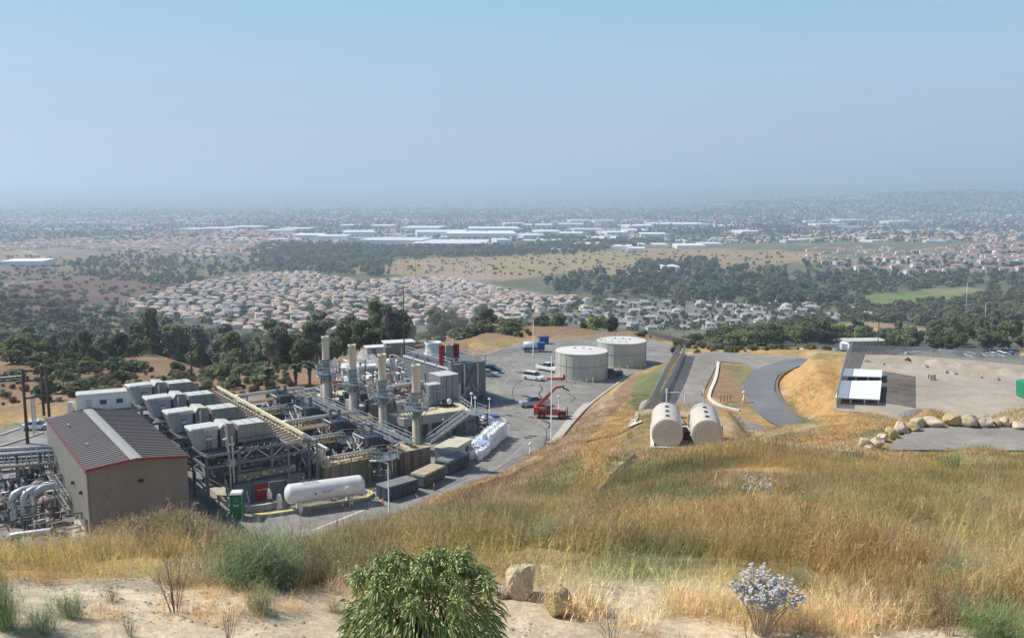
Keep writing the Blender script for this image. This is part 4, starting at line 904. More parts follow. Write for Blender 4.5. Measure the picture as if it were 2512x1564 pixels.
# --- twin vent pipe in front
p0 = W(573, 1236, 0); t = thing('twin_vent_pipe', 'tall pair of thin grey pipes rising behind the green toilet', 'pipe', p0)
m = MB(); m.tube([(-.22, 0, 0), (-.25, 0, 5.3), (-.5, 0, 10.0)], [.14, .14, .12], 8); m.build('pipe', M['insul'], t)
m = MB(); m.tube([(.22, 0, 0), (.15, 0, 8.6)], [.14, .12], 8); m.build('pipe', M['insul'], t)
m = MB(); m.box((-.02, 0, 4.9), (1.0, .5, .9)); m.build('collar', M['insul'], t)
m = MB(); m.tube([(-.5, 0, 9.9), (-.75, 0, 10.15), (-1.0, 0, 9.9)], .16, 8); m.tube([(-.45, 0, 7.6), (.4, 0, 7.7)], .12, 6); m.tube([(-.45, 0, 8.4), (-.9, 0, 8.2)], .14, 6); m.build('elbow', M['white'], t)
# --- 3. pipe rack with the yellow rail
t = thing('pipe_rack', 'long ladder-like pipe rack with a pale yellow rail running across the trains', 'pipe rack', tuple(T(0, 0)))
m = MB(); m.bar(lt(11.4, -.2, 7.55), lt(11.6, 34.5, 7.7), .28, .34); m.build('yellow_rail', M['paleyellow'], t)
m = MB(); m.bar(lt(10.9, -1, 7.15), lt(11.0, 34, 7.15), .1); m.build('yellow_rail', M['paleyellow'], t)
m = MB(); m.bar(lt(8.9, -1, 6.9), lt(8.9, 34, 6.9), .16, .2); m.bar(lt(13, -1.2, 6.6), lt(13, 8, 6.6), .15, .18); m.build('side_rail', M['steel_light'], t)
rg = MB(); rg.bar((0, 0, 0), tuple(lt(2.5, 0, .25)), .2, .2); rgm = rg.mesh('cross_rung', M['brownpipe'])
for i in range(30): link('cross_rung', rgm, t, tuple(lt(8.8, -.6 + i * 1.17, 6.95)))
members(t, 'diagonal', M['steel_light'], [(lt(8.9, -1 + i * 3.5, 6.9), lt(11.4, .4 + i * 3.5, 7.1)) for i in range(10)], .12)
members(t, 'post', M['steel'], [(lt(a, -1 + i * 8.5, 0), lt(a, -1 + i * 8.5, 6.9)) for i in range(5) for a in (9, 12.8)], .24)
m = MB()
for j in range(6): m.tube([lt(9.2 + j * .35, -1, 6.7), lt(9.2 + j * .35, 34, 6.7)], .09, 6)
m.build('cable_run', M['brownpipe'], t, kind='stuff')
# --- 4. boiler trains: casings, pipes, header arches, frames
def boiler(loc, label, stairs=True, seed=0):
    t = thing('heat_recovery_casing', label, 'industrial unit', loc, 0, 'low tan casings of the four trains')
    rs = random.Random(20 + seed)
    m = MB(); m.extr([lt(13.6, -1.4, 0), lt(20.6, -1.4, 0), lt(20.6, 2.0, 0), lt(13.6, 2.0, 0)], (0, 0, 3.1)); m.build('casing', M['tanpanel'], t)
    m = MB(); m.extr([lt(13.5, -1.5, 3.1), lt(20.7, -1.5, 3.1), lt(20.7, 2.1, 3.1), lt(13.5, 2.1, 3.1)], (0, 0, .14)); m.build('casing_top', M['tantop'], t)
    members(t, 'casing_rib', M['tanpanel'], [(lt(a, -1.5, 0), lt(a, -1.5, 3.3)) for a in (13.7, 14.8, 16.0, 17.3, 18.6, 20.4)], .16, .2)
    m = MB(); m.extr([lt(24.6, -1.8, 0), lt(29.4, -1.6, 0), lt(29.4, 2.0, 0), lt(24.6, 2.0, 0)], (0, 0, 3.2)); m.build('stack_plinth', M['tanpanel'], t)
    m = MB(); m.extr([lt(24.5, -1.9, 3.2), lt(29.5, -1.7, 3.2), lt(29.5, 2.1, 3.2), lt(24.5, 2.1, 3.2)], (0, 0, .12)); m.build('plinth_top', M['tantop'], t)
    members(t, 'plinth_rib', M['rust'], [(lt(a, -1.95, 0), lt(a, -1.95, 3.2)) for a in (25, 26.4, 27.7)], .2, .25)
    for z, b, r, mm in ((4.55, -2.0, .16, 'insul'), (4.1, -2.2, .12, 'brass'), (4.0, -1.2, .14, 'brownpipe'), (3.9, -.4, .2, 'insul'), (3.75, .6, .14, 'brass')):
        m = MB(); a0 = rs.uniform(12.6, 14); m.tube([lt(a0, b, 3.2), lt(a0, b, z - .15), lt(a0 + .15, b, z), lt(20.8, b, z), lt(21.1, b, z - .4)], r, 8); m.build('pipe_run', M[mm], t)
    m = MB()     # sunlit tray rungs
    for i in range(11): m.bar(lt(15.4 + i * .45, -2.5, 4.0), lt(15.7 + i * .45, -.2, 4.05), .13, .06)
    m.build('tray_rung', M['paleyellow'], t, kind='stuff')
    members(t, 'pipe_support', M['brownpipe'], [(lt(a, -2.3, 0), lt(a, -2.3, 4.3)) for a in (14.4, 17.0, 19.6)], .14)
    # header with a row of goosenecks
    m = MB(); m.tube([lt(13.9, .9, 5.6), lt(13.9, -1.9, 5.6)], .2, 8); m.build('header', M['insul'], t)
    for i in range(5): m = MB(); b = -1.8 + i * .6; m.tube([lt(13.9, b, 5.6), lt(13.5, b, 5.2), lt(13.5, b, 4.1)], .1, 6); m.build('gooseneck', M['insul'], t)
    # cluster of small valves and pipes
    m = MB(); m2 = MB()
    for i in range(80):
        a = rs.uniform(12.2, 28); b = rs.uniform(-1.5, 6.5); z = rs.uniform(3.2, 4.4) if b < 2 and a < 20.6 else rs.uniform(.3, 3.6)
        if 20.6 < a < 24.6 and b < 3: z = rs.uniform(1, 3)
        q = m if rs.random() < .5 else m2; q.tube([lt(a, b, z), lt(a + rs.choice((0, 0, 1.5)), b + rs.choice((0, 1.2)), z + rs.choice((0, .8, 1.2)) + .01)], rs.uniform(.06, .17), 6)
    m.build('small_pipe', M['insul'], t, kind='stuff'); m2.build('small_pipe', M['brownpipe'], t, kind='stuff')
    m = MB()
    for i in range(70): a = rs.uniform(12, 29); b = rs.uniform(2, 7.8); m.box(lt(a, b, rs.uniform(0, 3.2)), (rs.uniform(.3, 1.3), rs.uniform(.3, 1.0), rs.uniform(.3, 1.2)), PRZ)
    m.build('dark_equipment', M['steel_dark'], t, kind='stuff')
    m = MB(); m.tube([lt(12.5, 3.8, 1.6), lt(14, 3.8, 1.6), lt(19.5, 3.8, 1.6), lt(20, 3.8, 1.6)], [.3, .75, .75, .3], 12); m.build('drum', M['steel'], t)
    # braced frame with two short stacks
    m = MB()
    for a in (19.8, 22.6):
        for b in (-.4, 2.8): m.bar(lt(a, b, 0), lt(a, b, 5.6), .2)
    for z in (4.2, 5.6):
        for b in (-.4, 2.8): m.bar(lt(19.8, b, z), lt(22.6, b, z), .16)
        for a in (19.8, 22.6): m.bar(lt(a, -.4, z), lt(a, 2.8, z), .16)
    m.build('frame', M['steel_dark'], t, kind='stuff')
    m = MB(); m.extr([lt(20.6, .2, 4.3), lt(22.5, .2, 4.3), lt(22.5, 2.6, 4.3), lt(20.6, 2.6, 4.3)], (0, 0, 1.3)); m.build('steam_drum_box', M['steel_dark'], t)
    m = MB(); m.bar(lt(19.75, 2.8, 5.5), lt(19.75, -.3, 3.4), .15); m.bar(lt(19.7, -.3, 5.2), lt(19.7, 1.6, 3.9), .12); m.bar(lt(19.8, 2.9, 5.7), lt(19.8, -.4, 5.7), .14); m.build('cross_brace', M['white'], t, kind='stuff')
    for a, b in ((20.9, 2.2), (21.9, 1.4)):
        m = MB(); m.lathe(lt(a, b, 5.3), [(.24, 0), (.24, 1.7), (.28, 1.7), (.28, 1.8), (.2, 1.8), (.2, 1.5)], 12); m.build('vent_stack', M['teal'], t)
    # round platform beside the casing
    m = MB(); m.extr([lt(21.6 + 1.9 * math.cos(q), -2.6 + 1.9 * math.sin(q), 3.3) for q in np.arange(0, 6.28, .523)], (0, 0, .12)); m.build('round_platform', M['grating'], t)
    m = MB(); rail(m, [lt(21.6 + 1.9 * math.cos(q), -2.6 + 1.9 * math.sin(q), 3.42) for q in np.arange(0, 6.29, .523)], 1.1, .03, step=3); m.build('platform_railing', M['steel_light'], t, kind='stuff')
    m = MB(); [m.bar(lt(21.6 + 1.6 * math.cos(q), -2.6 + 1.6 * math.sin(q), 0 if q < 3 else 1), lt(21.6 + 1.7 * math.cos(q), -2.6 + 1.7 * math.sin(q), 3.3), .16) for q in (.8, 2.4, 3.9, 5.5)]; m.build('platform_leg', M['steel'], t, kind='stuff')
    m = MB()
    for i in range(12): a = rs.uniform(20.3, 23); m.tube([lt(a, rs.uniform(-3.6, -1.6), .4), lt(a, rs.uniform(-3.6, -1.6), rs.uniform(3.5, 5))], .07, 5)
    m.build('instrument_pipe', M['steel'], t, kind='stuff')
    return t
bo = boiler(tuple(T(0, 0)), 'low tan ribbed casing with pipes behind the white tank, nearest of four')
for k in range(1, 4): dup(bo, tuple(T(0, 10.25 * k)), 0, 'low tan ribbed casing with pipes left of the %s tall stack' % ORD[k])
# yellow safety stair platform
# --- 5. walkways across the trains
for nm, a, z, lab in (('walkway', 23.9, 4.5, 'long railed steel walkway crossing the trains just left of the tall stacks'), ('walkway', 26.6, 3.9, 'second railed steel walkway crossing the trains beside the tall stacks')):
    t = thing(nm, lab, 'walkway', tuple(T(0, 0)), 0, 'steel walkways across the trains')
    m = MB(); m.extr([lt(a, -1, z), lt(a + .9, -1, z), lt(a + .9, 34, z), lt(a, 34, z)], (0, 0, .1)); m.build('walkway_floor', M['grating'], t)
    m = MB(); rail(m, [lt(a, -1, z + .1), lt(a, 34, z + .1)], 1.1, .035); m.build('railing', M['steel_light'], t, kind='stuff')
    m = MB(); rail(m, [lt(a + .9, -1, z + .1), lt(a + .9, 34, z + .1)], 1.1, .035); m.build('railing', M['steel_light'], t, kind='stuff')
    members(t, 'post', M['steel'], [(lt(a + .1, -.8 + i * 4.3, 0), lt(a + .1, -.8 + i * 4.3, z)) for i in range(9)], .16)
for k in (0, 2):
    t = thing('overhead_pipe', 'big pale lagged pipe running level past the %s tall stack' % ORD[1 if k == 0 else 3], 'pipe', tuple(T(0, 10.25 * (k + 1))), 0, 'big pale lagged pipes')
    m = MB(); m.tube([lt(14.2, 6.2, 4.2), lt(14.2, 4.6, 5.6), lt(14.3, 3.2, 5.9), lt(14.9, 2.9, 6.0), lt(24.8, 2.7, 6.0), lt(25.4, 2.6, 5.8), lt(25.5, 2.6, 5.2), lt(25.5, 2.6, 1)], .28, 12); m.build('pipe', M['insul'], t)
    members(t, 'support', M['steel'], [(lt(a, 2.8, 0), lt(a, 2.8, 5.75)) for a in (16, 20, 24)], .18)
    for j in range(3):
        m = MB(); m.tube([lt(14, 1.8 - j * .5, 5.1), lt(27, 1.6 - j * .5, 5.1)], .16, 8); m.build('pipe', M['brass' if j != 1 else 'brownpipe'], t)
# --- 6. the four tall stacks
def stack(loc, label):
    t = thing('tall_stack', label, 'chimney', loc, 0, 'four tall cream stacks')
    m = MB(); m.lathe((0, 0, 0), [(.72, 0), (.72, 2.9), (.66, 3.0), (.62, 8.2)], 28); m.build('lower_shaft', M['cream'], t)
    m = MB(); m.lathe((0, 0, 0), [(.63, 7.0), (.63, 10.6), (.66, 10.6), (.66, 10.72)], 28); m.build('middle_section', M['teal'], t)
    m = MB(); m.lathe((0, 0, 0), [(.6, 10.73), (.6, 14.3), (.66, 14.35), (.66, 14.6), (.6, 14.6), (.56, 14.6), (.56, 13.2)], 28); m.build('upper_shaft', M['cream'], t)
    m = MB(); m.lathe((0, 0, 0), [(.0, 13.3), (.56, 13.3)], 20); m.build('flue_opening', M['black'], t)
    m = MB(); R = 1.75; m.lathe((0, 0, 0), [(.63, 8.2), (R, 8.2), (R, 8.36), (.63, 8.36)], 18, smooth=False); m.build('ring_platform', M['grating'], t)
    m = MB(); rail(m, [(R * math.cos(q), R * math.sin(q), 8.36) for q in np.linspace(0, 2 * math.pi, 13)], 1.15, .035, step=3); m.build('ring_railing', M['steel_light'], t, kind='stuff')
    m = MB(); rail(m, [(1.2 * math.cos(q), 1.2 * math.sin(q), 9.9) for q in np.linspace(0, 2 * math.pi, 9)], .5, .03, step=3); m.build('upper_railing', M['steel_light'], t, kind='stuff')
    for i in range(6):
        q = i * math.pi / 3; m = MB(); m.bar((.6 * math.cos(q), .6 * math.sin(q), 6.7), (1.65 * math.cos(q), 1.65 * math.sin(q), 8.15), .09, .14); m.build('bracket', M['steel_light'], t)
    m = MB()
    for s in (-.22, .22): m.bar((.2 + s, -.85 + .1, 0), (.2 + s, -.85 + .1, 8.2), .05)
    for z in np.arange(.3, 8.2, .35): m.bar((-.02, -.75, z), (.42, -.75, z), .04)
    m.build('ladder', M['steel'], t)
    m = MB(); [m.tube([(.5 + i * .16, -.45 + i * .1, 0), (.5 + i * .16, -.45 + i * .1, 8)], .05, 5) for i in range(3)]; m.build('conduit', M['steel'], t, kind='stuff')
    m = MB(); m.box((.55, -.9, 9.3), (.4, .3, .55)); m.build('instrument_box', M['white'], t)
    return t
st = stack((-13.4, 123, 0), 'tall cream stack with a ring platform, nearest of the row of four')
ORD2 = ['', 'second nearest', 'third nearest', 'farthest and leftmost']
for k in range(1, 4): dup(st, (-13.4 - 5.95 * k, 123 + 8.4 * k, 0), .3 * k, 'tall cream stack with a ring platform, %s of the row of four' % ORD2[k])
# --- 7. raised concrete deck, stairs, big boxes
t = thing('raised_concrete_deck', 'raised pale concrete deck carrying grey boxes beyond the nearest tall stack', 'deck', (0, 0, 0))
DK = [T(33.5, 13.2), T(45.0, 11.6), T(48.6, 25), T(35, 38), T(29, 38)]
m = MB(); m.prism([(p.x, p.y) for p in DK], 2.3, 3.5); m.build('deck_edge', M['wallcon'], t)
m = MB(); m.prism([(p.x + (T(40, 24).x - p.x) * .01, p.y + (T(40, 24).y - p.y) * .01) for p in DK], 3.5, 3.56); m.build('deck_surface', M['deckcon'], t)
m = MB(); m.prism([(p.x, p.y) for p in [T(33.6, 16), T(44.6, 15), T(47.6, 25), T(35, 37), T(30, 37)]], 0, 2.3); m.build('deck_wall', M['enclosure'], t)
members(t, 'column', M['wallcon'], [(T(a, b, 0), T(a, b, 2.3)) for a, b in ((34, 13.6), (38, 13), (41.5, 12.6), (44.4, 12.2))], .5)
m = MB(); rail(m, [T(45, 11.8, 3.56), T(48.4, 25, 3.56)], 1.1, .05); rail(m, [T(36, 13, 3.56), T(33.7, 13.3, 3.56), T(29.6, 30, 3.56)], 1.1, .035); m.build('railing', M['steel_light'], t, kind='stuff')
m = MB(); m.extr([T(36, 12.9, 3.57), T(44, 12.0, 3.57), T(44.1, 12.4, 3.57), T(36.1, 13.3, 3.57)], (0, 0, .2)); m.build('deck_kerb', M['deckcon'], t)
def cabinet(name, label, c, size, z=3.57, m_=None, rz=PRZ):
    t = thing(name, label, 'equipment box', (c.x, c.y, z), rz); x, y, h = size
    MB().box((0, 0, .1), (x, y, h)).build('cabinet_body', m_ or M['steel_light'], t)
    MB().box((0, 0, h + .1), (x + .15, y + .15, .12)).build('cabinet_roof', M['roofpanel'], t)
    MB().box((0, 0, 0), (x + .1, y + .1, .1)).build('base', M['steel_dark'], t)
    q = MB(); [q.bar((i * x / 3 - x / 2, -y / 2 - .03, .2), (i * x / 3 - x / 2, -y / 2 - .03, h), .06) for i in (1, 2)]; q.build('panel_seam', M['steel_dark'], t, kind='stuff'); return t
M['boxgrey'] = mat('grey_box_paint', (.26, .275, .30), .6, var=.08, scale=.5)
cabinet('electrical_cabinet', 'narrow upright grey cabinet on the raised concrete deck', W(1059, 996, 3.6) + Vector((0, 1.2, 0)), (2.2, 1.8, 3.4), m_=M['boxgrey'])
cabinet('compressor_house', 'large grey box house behind the narrow cabinet on the concrete deck', W(1082, 985, 3.6) + Vector((.3, 2.5, 0)), (3.6, 3.6, 4.2), m_=M['boxgrey'])
t = thing('motor_pump', 'dark motor pump with round white end on the concrete deck', 'pump', W(1098, 996, 3.57), PRZ)
MB().tube([(-1, 0, .7), (-.7, 0, .7), (.8, 0, .7), (1.1, 0, .7)], [.3, .55, .55, .25], 12).build('motor_body', M['steel_dark'], t); MB().lathe((0, -.5, .3), [(.0, 1.1), (.35, 1.0), (.42, .6), (.3, .2)], 10).build('fan_cover', M['white'], t); MB().box((0, 0, 0), (2.4, 1, .25)).build('base', M['steel_dark'], t)
t = thing('deck_pipework', 'dark and rusty pipework and boxes crowding the concrete deck', 'pipework', tuple(T(37, 24, 3.56))); rs = random.Random(41)
for mm in ('steel_dark', 'rust', 'steel', 'insul', 'brownpipe'):
    m = MB()
    for i in range(42): a = lt(rs.uniform(-7, 6), rs.uniform(-7.5, 12), rs.uniform(0, 2.8)); d_ = rs.choice([lt(1.6, 0, 0), lt(0, 1.8, 0), Vector((0, 0, 1.4)), lt(0, 1.2, .8)]); m.tube([a, a + d_], rs.uniform(.06, .2), 6)
    m.build('pipe_cluster', M[mm], t, kind='stuff')
for mm in ('steel_dark', 'housing', 'tanpanel'):
    m = MB(); [m.box(lt(rs.uniform(-7, 4), rs.uniform(-6, 12), 0), (rs.uniform(.5, 2.2), rs.uniform(.5, 1.8), rs.uniform(.6, 2.2)), PRZ) for i in range(12)]; m.build('equipment_box', M[mm], t, kind='stuff')
# stairs
t = thing('steel_staircase', 'open steel staircase climbing to the concrete deck', 'staircase', (0, 0, 0)); A_ = T(36.0, 9.4, 0); B_ = T(43.4, 9.4, 3.55); nst = 20
tr = MB(); tr.hexa([lt(a, b, z) for z in (0, .06) for a, b in ((0, 0), (.3, 0), (.3, 1.3), (0, 1.3))]); trm = tr.mesh('tread', M['steel_light'])
for i in range(nst): p = A_.lerp(B_, i / (nst - 1)); link('tread', trm, t, tuple(p))
m = MB(); m.bar(A_, B_, .1, .35); m.bar(A_ + VB * 1.3, B_ + VB * 1.3, .1, .35); m.build('stringer', M['steel'], t)
for s in (0, 1.3):
    m = MB()
    for hh in (.55, 1.1): m.bar(A_ + VB * s + Vector((0, 0, hh)), B_ + VB * s + Vector((0, 0, hh)), .07)
    for i in range(0, nst, 3): p = A_.lerp(B_, i / (nst - 1)) + VB * s; m.bar(p, p + Vector((0, 0, 1.1)), .06)
    m.build('handrail', M['steel_light'], t, kind='stuff')
m = MB()
for a in (43.4, 46.0):
    for b in (8.6, 11.4): m.bar(T(a, b, 0), T(a, b, 3.6), .22)
for z in (1.2, 2.4, 3.5): m.bar(T(43.4, 8.6, z), T(46, 8.6, z), .14); m.bar(T(46, 8.6, z), T(46, 11.4, z), .14); m.bar(T(43.4, 8.6, z), T(43.4, 11.4, z), .14)
m.build('support_tower', M['steel_dark'], t, kind='stuff')
m = MB(); m.extr([T(43.3, 8.5, 3.52), T(46.1, 8.5, 3.52), T(46.1, 11.5, 3.52), T(43.3, 11.5, 3.52)], (0, 0, .08)); m.build('landing', M['grating'], t)
m = MB(); rail(m, [T(43.6, 8.6, 3.6), T(46, 8.6, 3.6), T(46, 11.4, 3.6)], 1.1); m.build('railing', M['steel_light'], t, kind='stuff')
# red pipework skid and white vessels on and behind the deck
rs = random.Random(3)
t = thing('red_pipe_skid', 'rusty red pipework skid between the two nearest tall stacks', 'pipework', W(985, 1000, 3.5))
m = MB()
for i in range(46):
    a = Vector((rs.uniform(-3.5, 4), rs.uniform(-2, 6), rs.uniform(0, 3.2))); d = rs.choice([Vector((2, 1.4, 0)), Vector((-1, 1.5, 0)), Vector((0, 0, 1.6))]); m.tube([a, a + d * rs.uniform(.5, 1.2)], rs.uniform(.06, .16), 6)
m.build('pipe_cluster', M['rust'], t, kind='stuff')
m = MB(); m.tube([(-2, -1.8, 1.2), (-2, -1.55, 1.2)], 1.0, 16); m.build('fan_wheel', M['black'], t)
m = MB(); m.tube([(-3.2, -1, 3.3), (-2.9, -1, 3.5), (3.6, 2.6, 3.8)], .32, 10); m.build('pale_pipe', M['insul'], t)
m = MB(); [m.bar((x, y, 0), (x, y, 3.2), .14) for x in (-3.6, 3.8) for y in (-2, 5.8)]; rail(m, [(-3.6, -2, 2.1), (3.8, -2, 1.0)], .9); m.build('skid_frame', M['louvre_frame'], t, kind='stuff')
def vessel(px, py, z, r, h, label, D=None, m_='insul'):
    p = W(px, py, z); t = thing('vertical_vessel', label, 'vessel', (p.x, p.y, z))
    MB().lathe((0, 0, 0), [(r * .9, 0), (r * .9, .5), (r, .5), (r, h - r * .5), (r * .75, h - r * .15), (r * .3, h), (0, h)], 20).build('shell', M[m_], t)
    MB().tube([(0, 0, h - .1), (0, 0, h + .5), (r * .6, 0, h + .7), (r * 1.3, 0, h + .5), (r * 1.3, 0, 0)], .12, 8).build('outlet_pipe', M['insul'], t)
    q = MB(); [q.bar((r * math.cos(a), r * math.sin(a), 0), (r * math.cos(a), r * math.sin(a), h * .7), .1) for a in (.5, 2, 4, 5.5)]; q.build('leg', M['steel'], t)
vessel(957, 940, 0, .75, 5.2, 'white domed upright vessel between the two nearest tall stacks'); vessel(976, 930, 0, .5, 4.2, 'slim grey upright vessel right of the white domed one', m_='steel_light')
t = thing('equipment_cluster', 'jumble of pale pipes and boxes between the stacks and the louvred tower', 'pipework', W(975, 945, 0)); rs = random.Random(9)
for mm in ('insul', 'steel', 'white', 'steel_light'):
    m = MB()
    for i in range(60): a = Vector((rs.uniform(-14, 13), rs.uniform(-10, 14), rs.uniform(0, 4.2))); m.tube([a, a + rs.choice([Vector((2.5, 1.8, 0)), Vector((-1.2, 1.7, 0)), Vector((0, 0, 1.8))])], rs.uniform(.07, .25), 6)
    m.build('pipe_cluster', M[mm], t, kind='stuff')
m = MB(); [m.box((rs.uniform(-12, 12), rs.uniform(-6, 12), 0), (rs.uniform(.6, 2.6), rs.uniform(.6, 2), rs.uniform(.8, 2.4)), PRZ) for i in range(30)]; m.build('equipment_box', M['housing'], t, kind='stuff')
for px, py, a, b2, h, lab in ((885, 965, 6, 4, 3.0, 'low white-walled plant building seen between the left tall stacks'), (926, 872, 5.5, 3, 2.2, 'long shed with a white flat roof at the back of the plant'), (978, 868, 7, 4, 3.0, 'small brownish shed with a pale roof behind the white domed vessel'), (878, 925, 7, 5, 2.6, 'white-roofed shed behind the second tall stack')):
    p = W(px, py, 0); t = thing('plant_shed', lab, 'shed', p, .35)
    MB().box((0, 0, 0), (a, b2, h)).build('wall', M['housing' if px != 978 else 'tanpanel'], t); MB().box((0, 0, h), (a + .5, b2 + .5, .18)).build('roof', M['white'], t); MB().box((-a * .2, -b2 / 2 - .02, 0), (1, .08, 2.1)).build('door', M['steel'], t)
# --- 8. louvred grey tower with red and grey stacks
t = thing('louvred_cooling_tower', 'big dark grey tower block with white-framed black louvres on its left side', 'cooling tower', (0, 0, 0))
def quadbox(mb, a0, a1, b0_, b1_, z0, z1): mb.extr([T(a0, b0_, z0), T(a1, b0_, z0), T(a1, b1_, z0), T(a0, b1_, z0)], (0, 0, z1 - z0))
TA0, TA1, TB0, TB1 = 52.2, 59.5, 28.8, 46
m = MB(); quadbox(m, TA0, TA1, TB0, TB1, 0, 7.4); m.build('tower_wall', M['enclosure'], t)
m = MB(); quadbox(m, TA0 - .1, TA1 + .1, TB0 - .1, TB1 + .1, 7.4, 7.55); m.build('tower_roof', M['steel'], t)
for j in range(4):
    b1_ = TB0 + .5 + j * 4.3
    m = MB(); m.extr([T(TA0 - .35, b1_, 2.6), T(TA0 - .35, b1_ + 3.8, 2.6), T(TA0 - .35, b1_ + 3.8, 6.6), T(TA0 - .35, b1_, 6.6)], lt(.3, 0, 0)); lv = m.build('louvre_panel', M['black'], t)
    m = MB()
    for i in range(10): z = 2.7 + i * .43; m.bar(T(TA0 - .4, b1_, z), T(TA0 - .4, b1_ + 3.8, z), .07, .08)
    for i in range(9): b = b1_ + i * .475; m.bar(T(TA0 - .4, b, 2.6), T(TA0 - .4, b, 6.6), .07)
    m.build('louvre_blade', M['louvre_frame'], lv)
    m = MB(); m.bar(T(TA0 - .45, b1_ - .2, 0), T(TA0 - .45, b1_ - .2, 8.2), .35); m.build('white_post', M['louvre_frame'], t)
m = MB()
for z in (2.4, 6.8): m.bar(T(TA0 - .45, TB0, z), T(TA0 - .45, TB1, z), .22, .3)
m.build('white_beam', M['louvre_frame'], t)
m = MB(); rail(m, [T(TA0, TB1, 7.55), T(TA0, TB0, 7.55), T(TA1, TB0, 7.55), T(TA1, TB1, 7.55)], 1.1, .05); m.build('roof_railing', M['steel_light'], t, kind='stuff')
for a in (54.6, 57.5): m = MB(); m.tube([T(a, TB0 - .3, 2.0), T(a, TB0 - .3, 7.3)], .16, 8); m.build('downpipe', M['louvre_frame'], t)
m = MB(); m.bar(T(55.0, TB0 - .25, 7.2), T(56, TB0 - .25, 5.6), .2); m.bar(T(57.3, TB0 - .25, 7.2), T(56, TB0 - .25, 5.2), .2); m.bar(T(56.9, TB0 - .2, 6.8), T(54.8, TB0 - .2, 2.6), .3); m.build('cross_brace', M['steel'], t, kind='stuff')
m = MB(); m.tube([T(53.3, TB0 - .6, 0), T(53.3, TB0 - .6, 4.2)], .32, 10); m.build('grey_pipe', M['insul'], t)
m = MB(); quadbox(m, 52.6, 59.2, 26.2, 28.4, 0, 1.2); m.build('dark_base', M['steel_dark'], t)
m = MB()
for i in range(20): a = T(rs.uniform(53, 58), TB0 - rs.uniform(.3, 1.5), rs.uniform(1, 3)); m.tube([a, a + Vector((rs.uniform(-.4, .8), 0, rs.uniform(.3, 1)))], .1, 6)
m.build('small_fitting', M['steel_light'], t, kind='stuff')
for (px, ytop, zb, r, mt, lab, zt) in ((1084, 846, 5.6, .55, 'red', 'bright red stack on the louvred tower', 10.7), (1103, 845, 5.2, .64, 'teal', 'grey green stack between the two red ones on the tower', 10.8), (1119, 843, 7.5, .56, 'maroon', 'dark maroon stack right of the grey green one on the tower', 10.8)):
    p = W(px, ytop, zt); t = thing('short_stack', lab, 'chimney', (p.x, p.y, 0))
    MB().lathe((0, 0, 0), [(r * .5, 3.0), (r * .5, zb), (r, zb + .7), (r, zt - .15), (r * 1.06, zt - .15), (r * 1.06, zt), (r * .85, zt), (r * .8, zt - 1)], 20).build('flue_shell', M[mt], t)
    MB().lathe((0, 0, 0), [(0, zt - .9), (r * .8, zt - .9)], 16).build('flue_opening', M['black'], t)
    MB().lathe((0, 0, 0), [(r * 1.03, zb + 1.6), (r * 1.1, zb + 1.6), (r * 1.1, zb + 1.75), (r * 1.03, zb + 1.75)], 20, smooth=False).build('band', M[mt], t)
t = thing('fan_cowl', 'round white fan cowl on top of the louvred tower', 'fan', tuple(T(55.5, 41, 7.55)))
MB().lathe((0, 0, 0), [(1.9, 0), (1.5, .7), (1.45, 1.6), (1.7, 2.3), (1.6, 2.3), (1.35, 1.6)], 24).build('cowl', M['white'], t); MB().lathe((0, 0, 0), [(0, 1.7), (1.35, 1.7)], 20).build('fan_grille', M['steel_dark'], t)
q = MB(); [q.bar((1.7 * math.cos(a), 1.7 * math.sin(a), 0), (1.62 * math.cos(a), 1.62 * math.sin(a), 2.2), .1) for a in np.arange(0, 6.2, .7)]; q.build('cowl_rib', M['steel_light'], t, kind='stuff')
# --- 9. site building with the ribbed roof
M['gwall'] = mat('tan_metal_wall', (.225, .208, .18), .8, var=.05, scale=.4, streak=True); M['gwall_l'] = M['gwall']
M['groof'] = mat('brown_ribbed_roof', (.19, .165, .155), .75, var=.12, scale=.5, spec=.3); M['gfascia'] = mat('maroon_fascia', (.22, .03, .05), .6, var=.08); M['gridge'] = mat('translucent_ridge', (.33, .315, .30), .7, var=.1)
ez = 8.2; NLc, NRc, FLc, FRc = W(210, 1153, ez), W(460, 1118, ez), W(111, 1025, ez), W(327, 1007, ez); RN, RF = W(333, 1124, 9.35), W(216, 1005.5, 9.35)
t = thing('metal_building', 'tan metal building with brown ribbed roof, maroon fascia and pale ridge strip', 'building', (0, 0, 0))
mb = MB(); vs = [NLc, NRc, FRc, FLc]; ct = (NLc + FRc) / 2; ins = [p.lerp(ct, .008) for p in vs]; lo = [Vector((p.x, p.y, -.2)) for p in ins]; up = [Vector((p.x, p.y, ez - .05)) for p in ins]; rn, rf = (ins[0] + ins[1]) / 2, (ins[2] + ins[3]) / 2; rn.z = rf.z = 9.2
mb.add(lo + up + [rn, rf], [(0, 1, 5, 8, 4), (1, 2, 6, 5), (2, 3, 7, 9, 6), (3, 0, 4, 7)]); mb.build('wall', M['gwall'], t)
def lerp3(a, b, f): return a + (b - a) * f
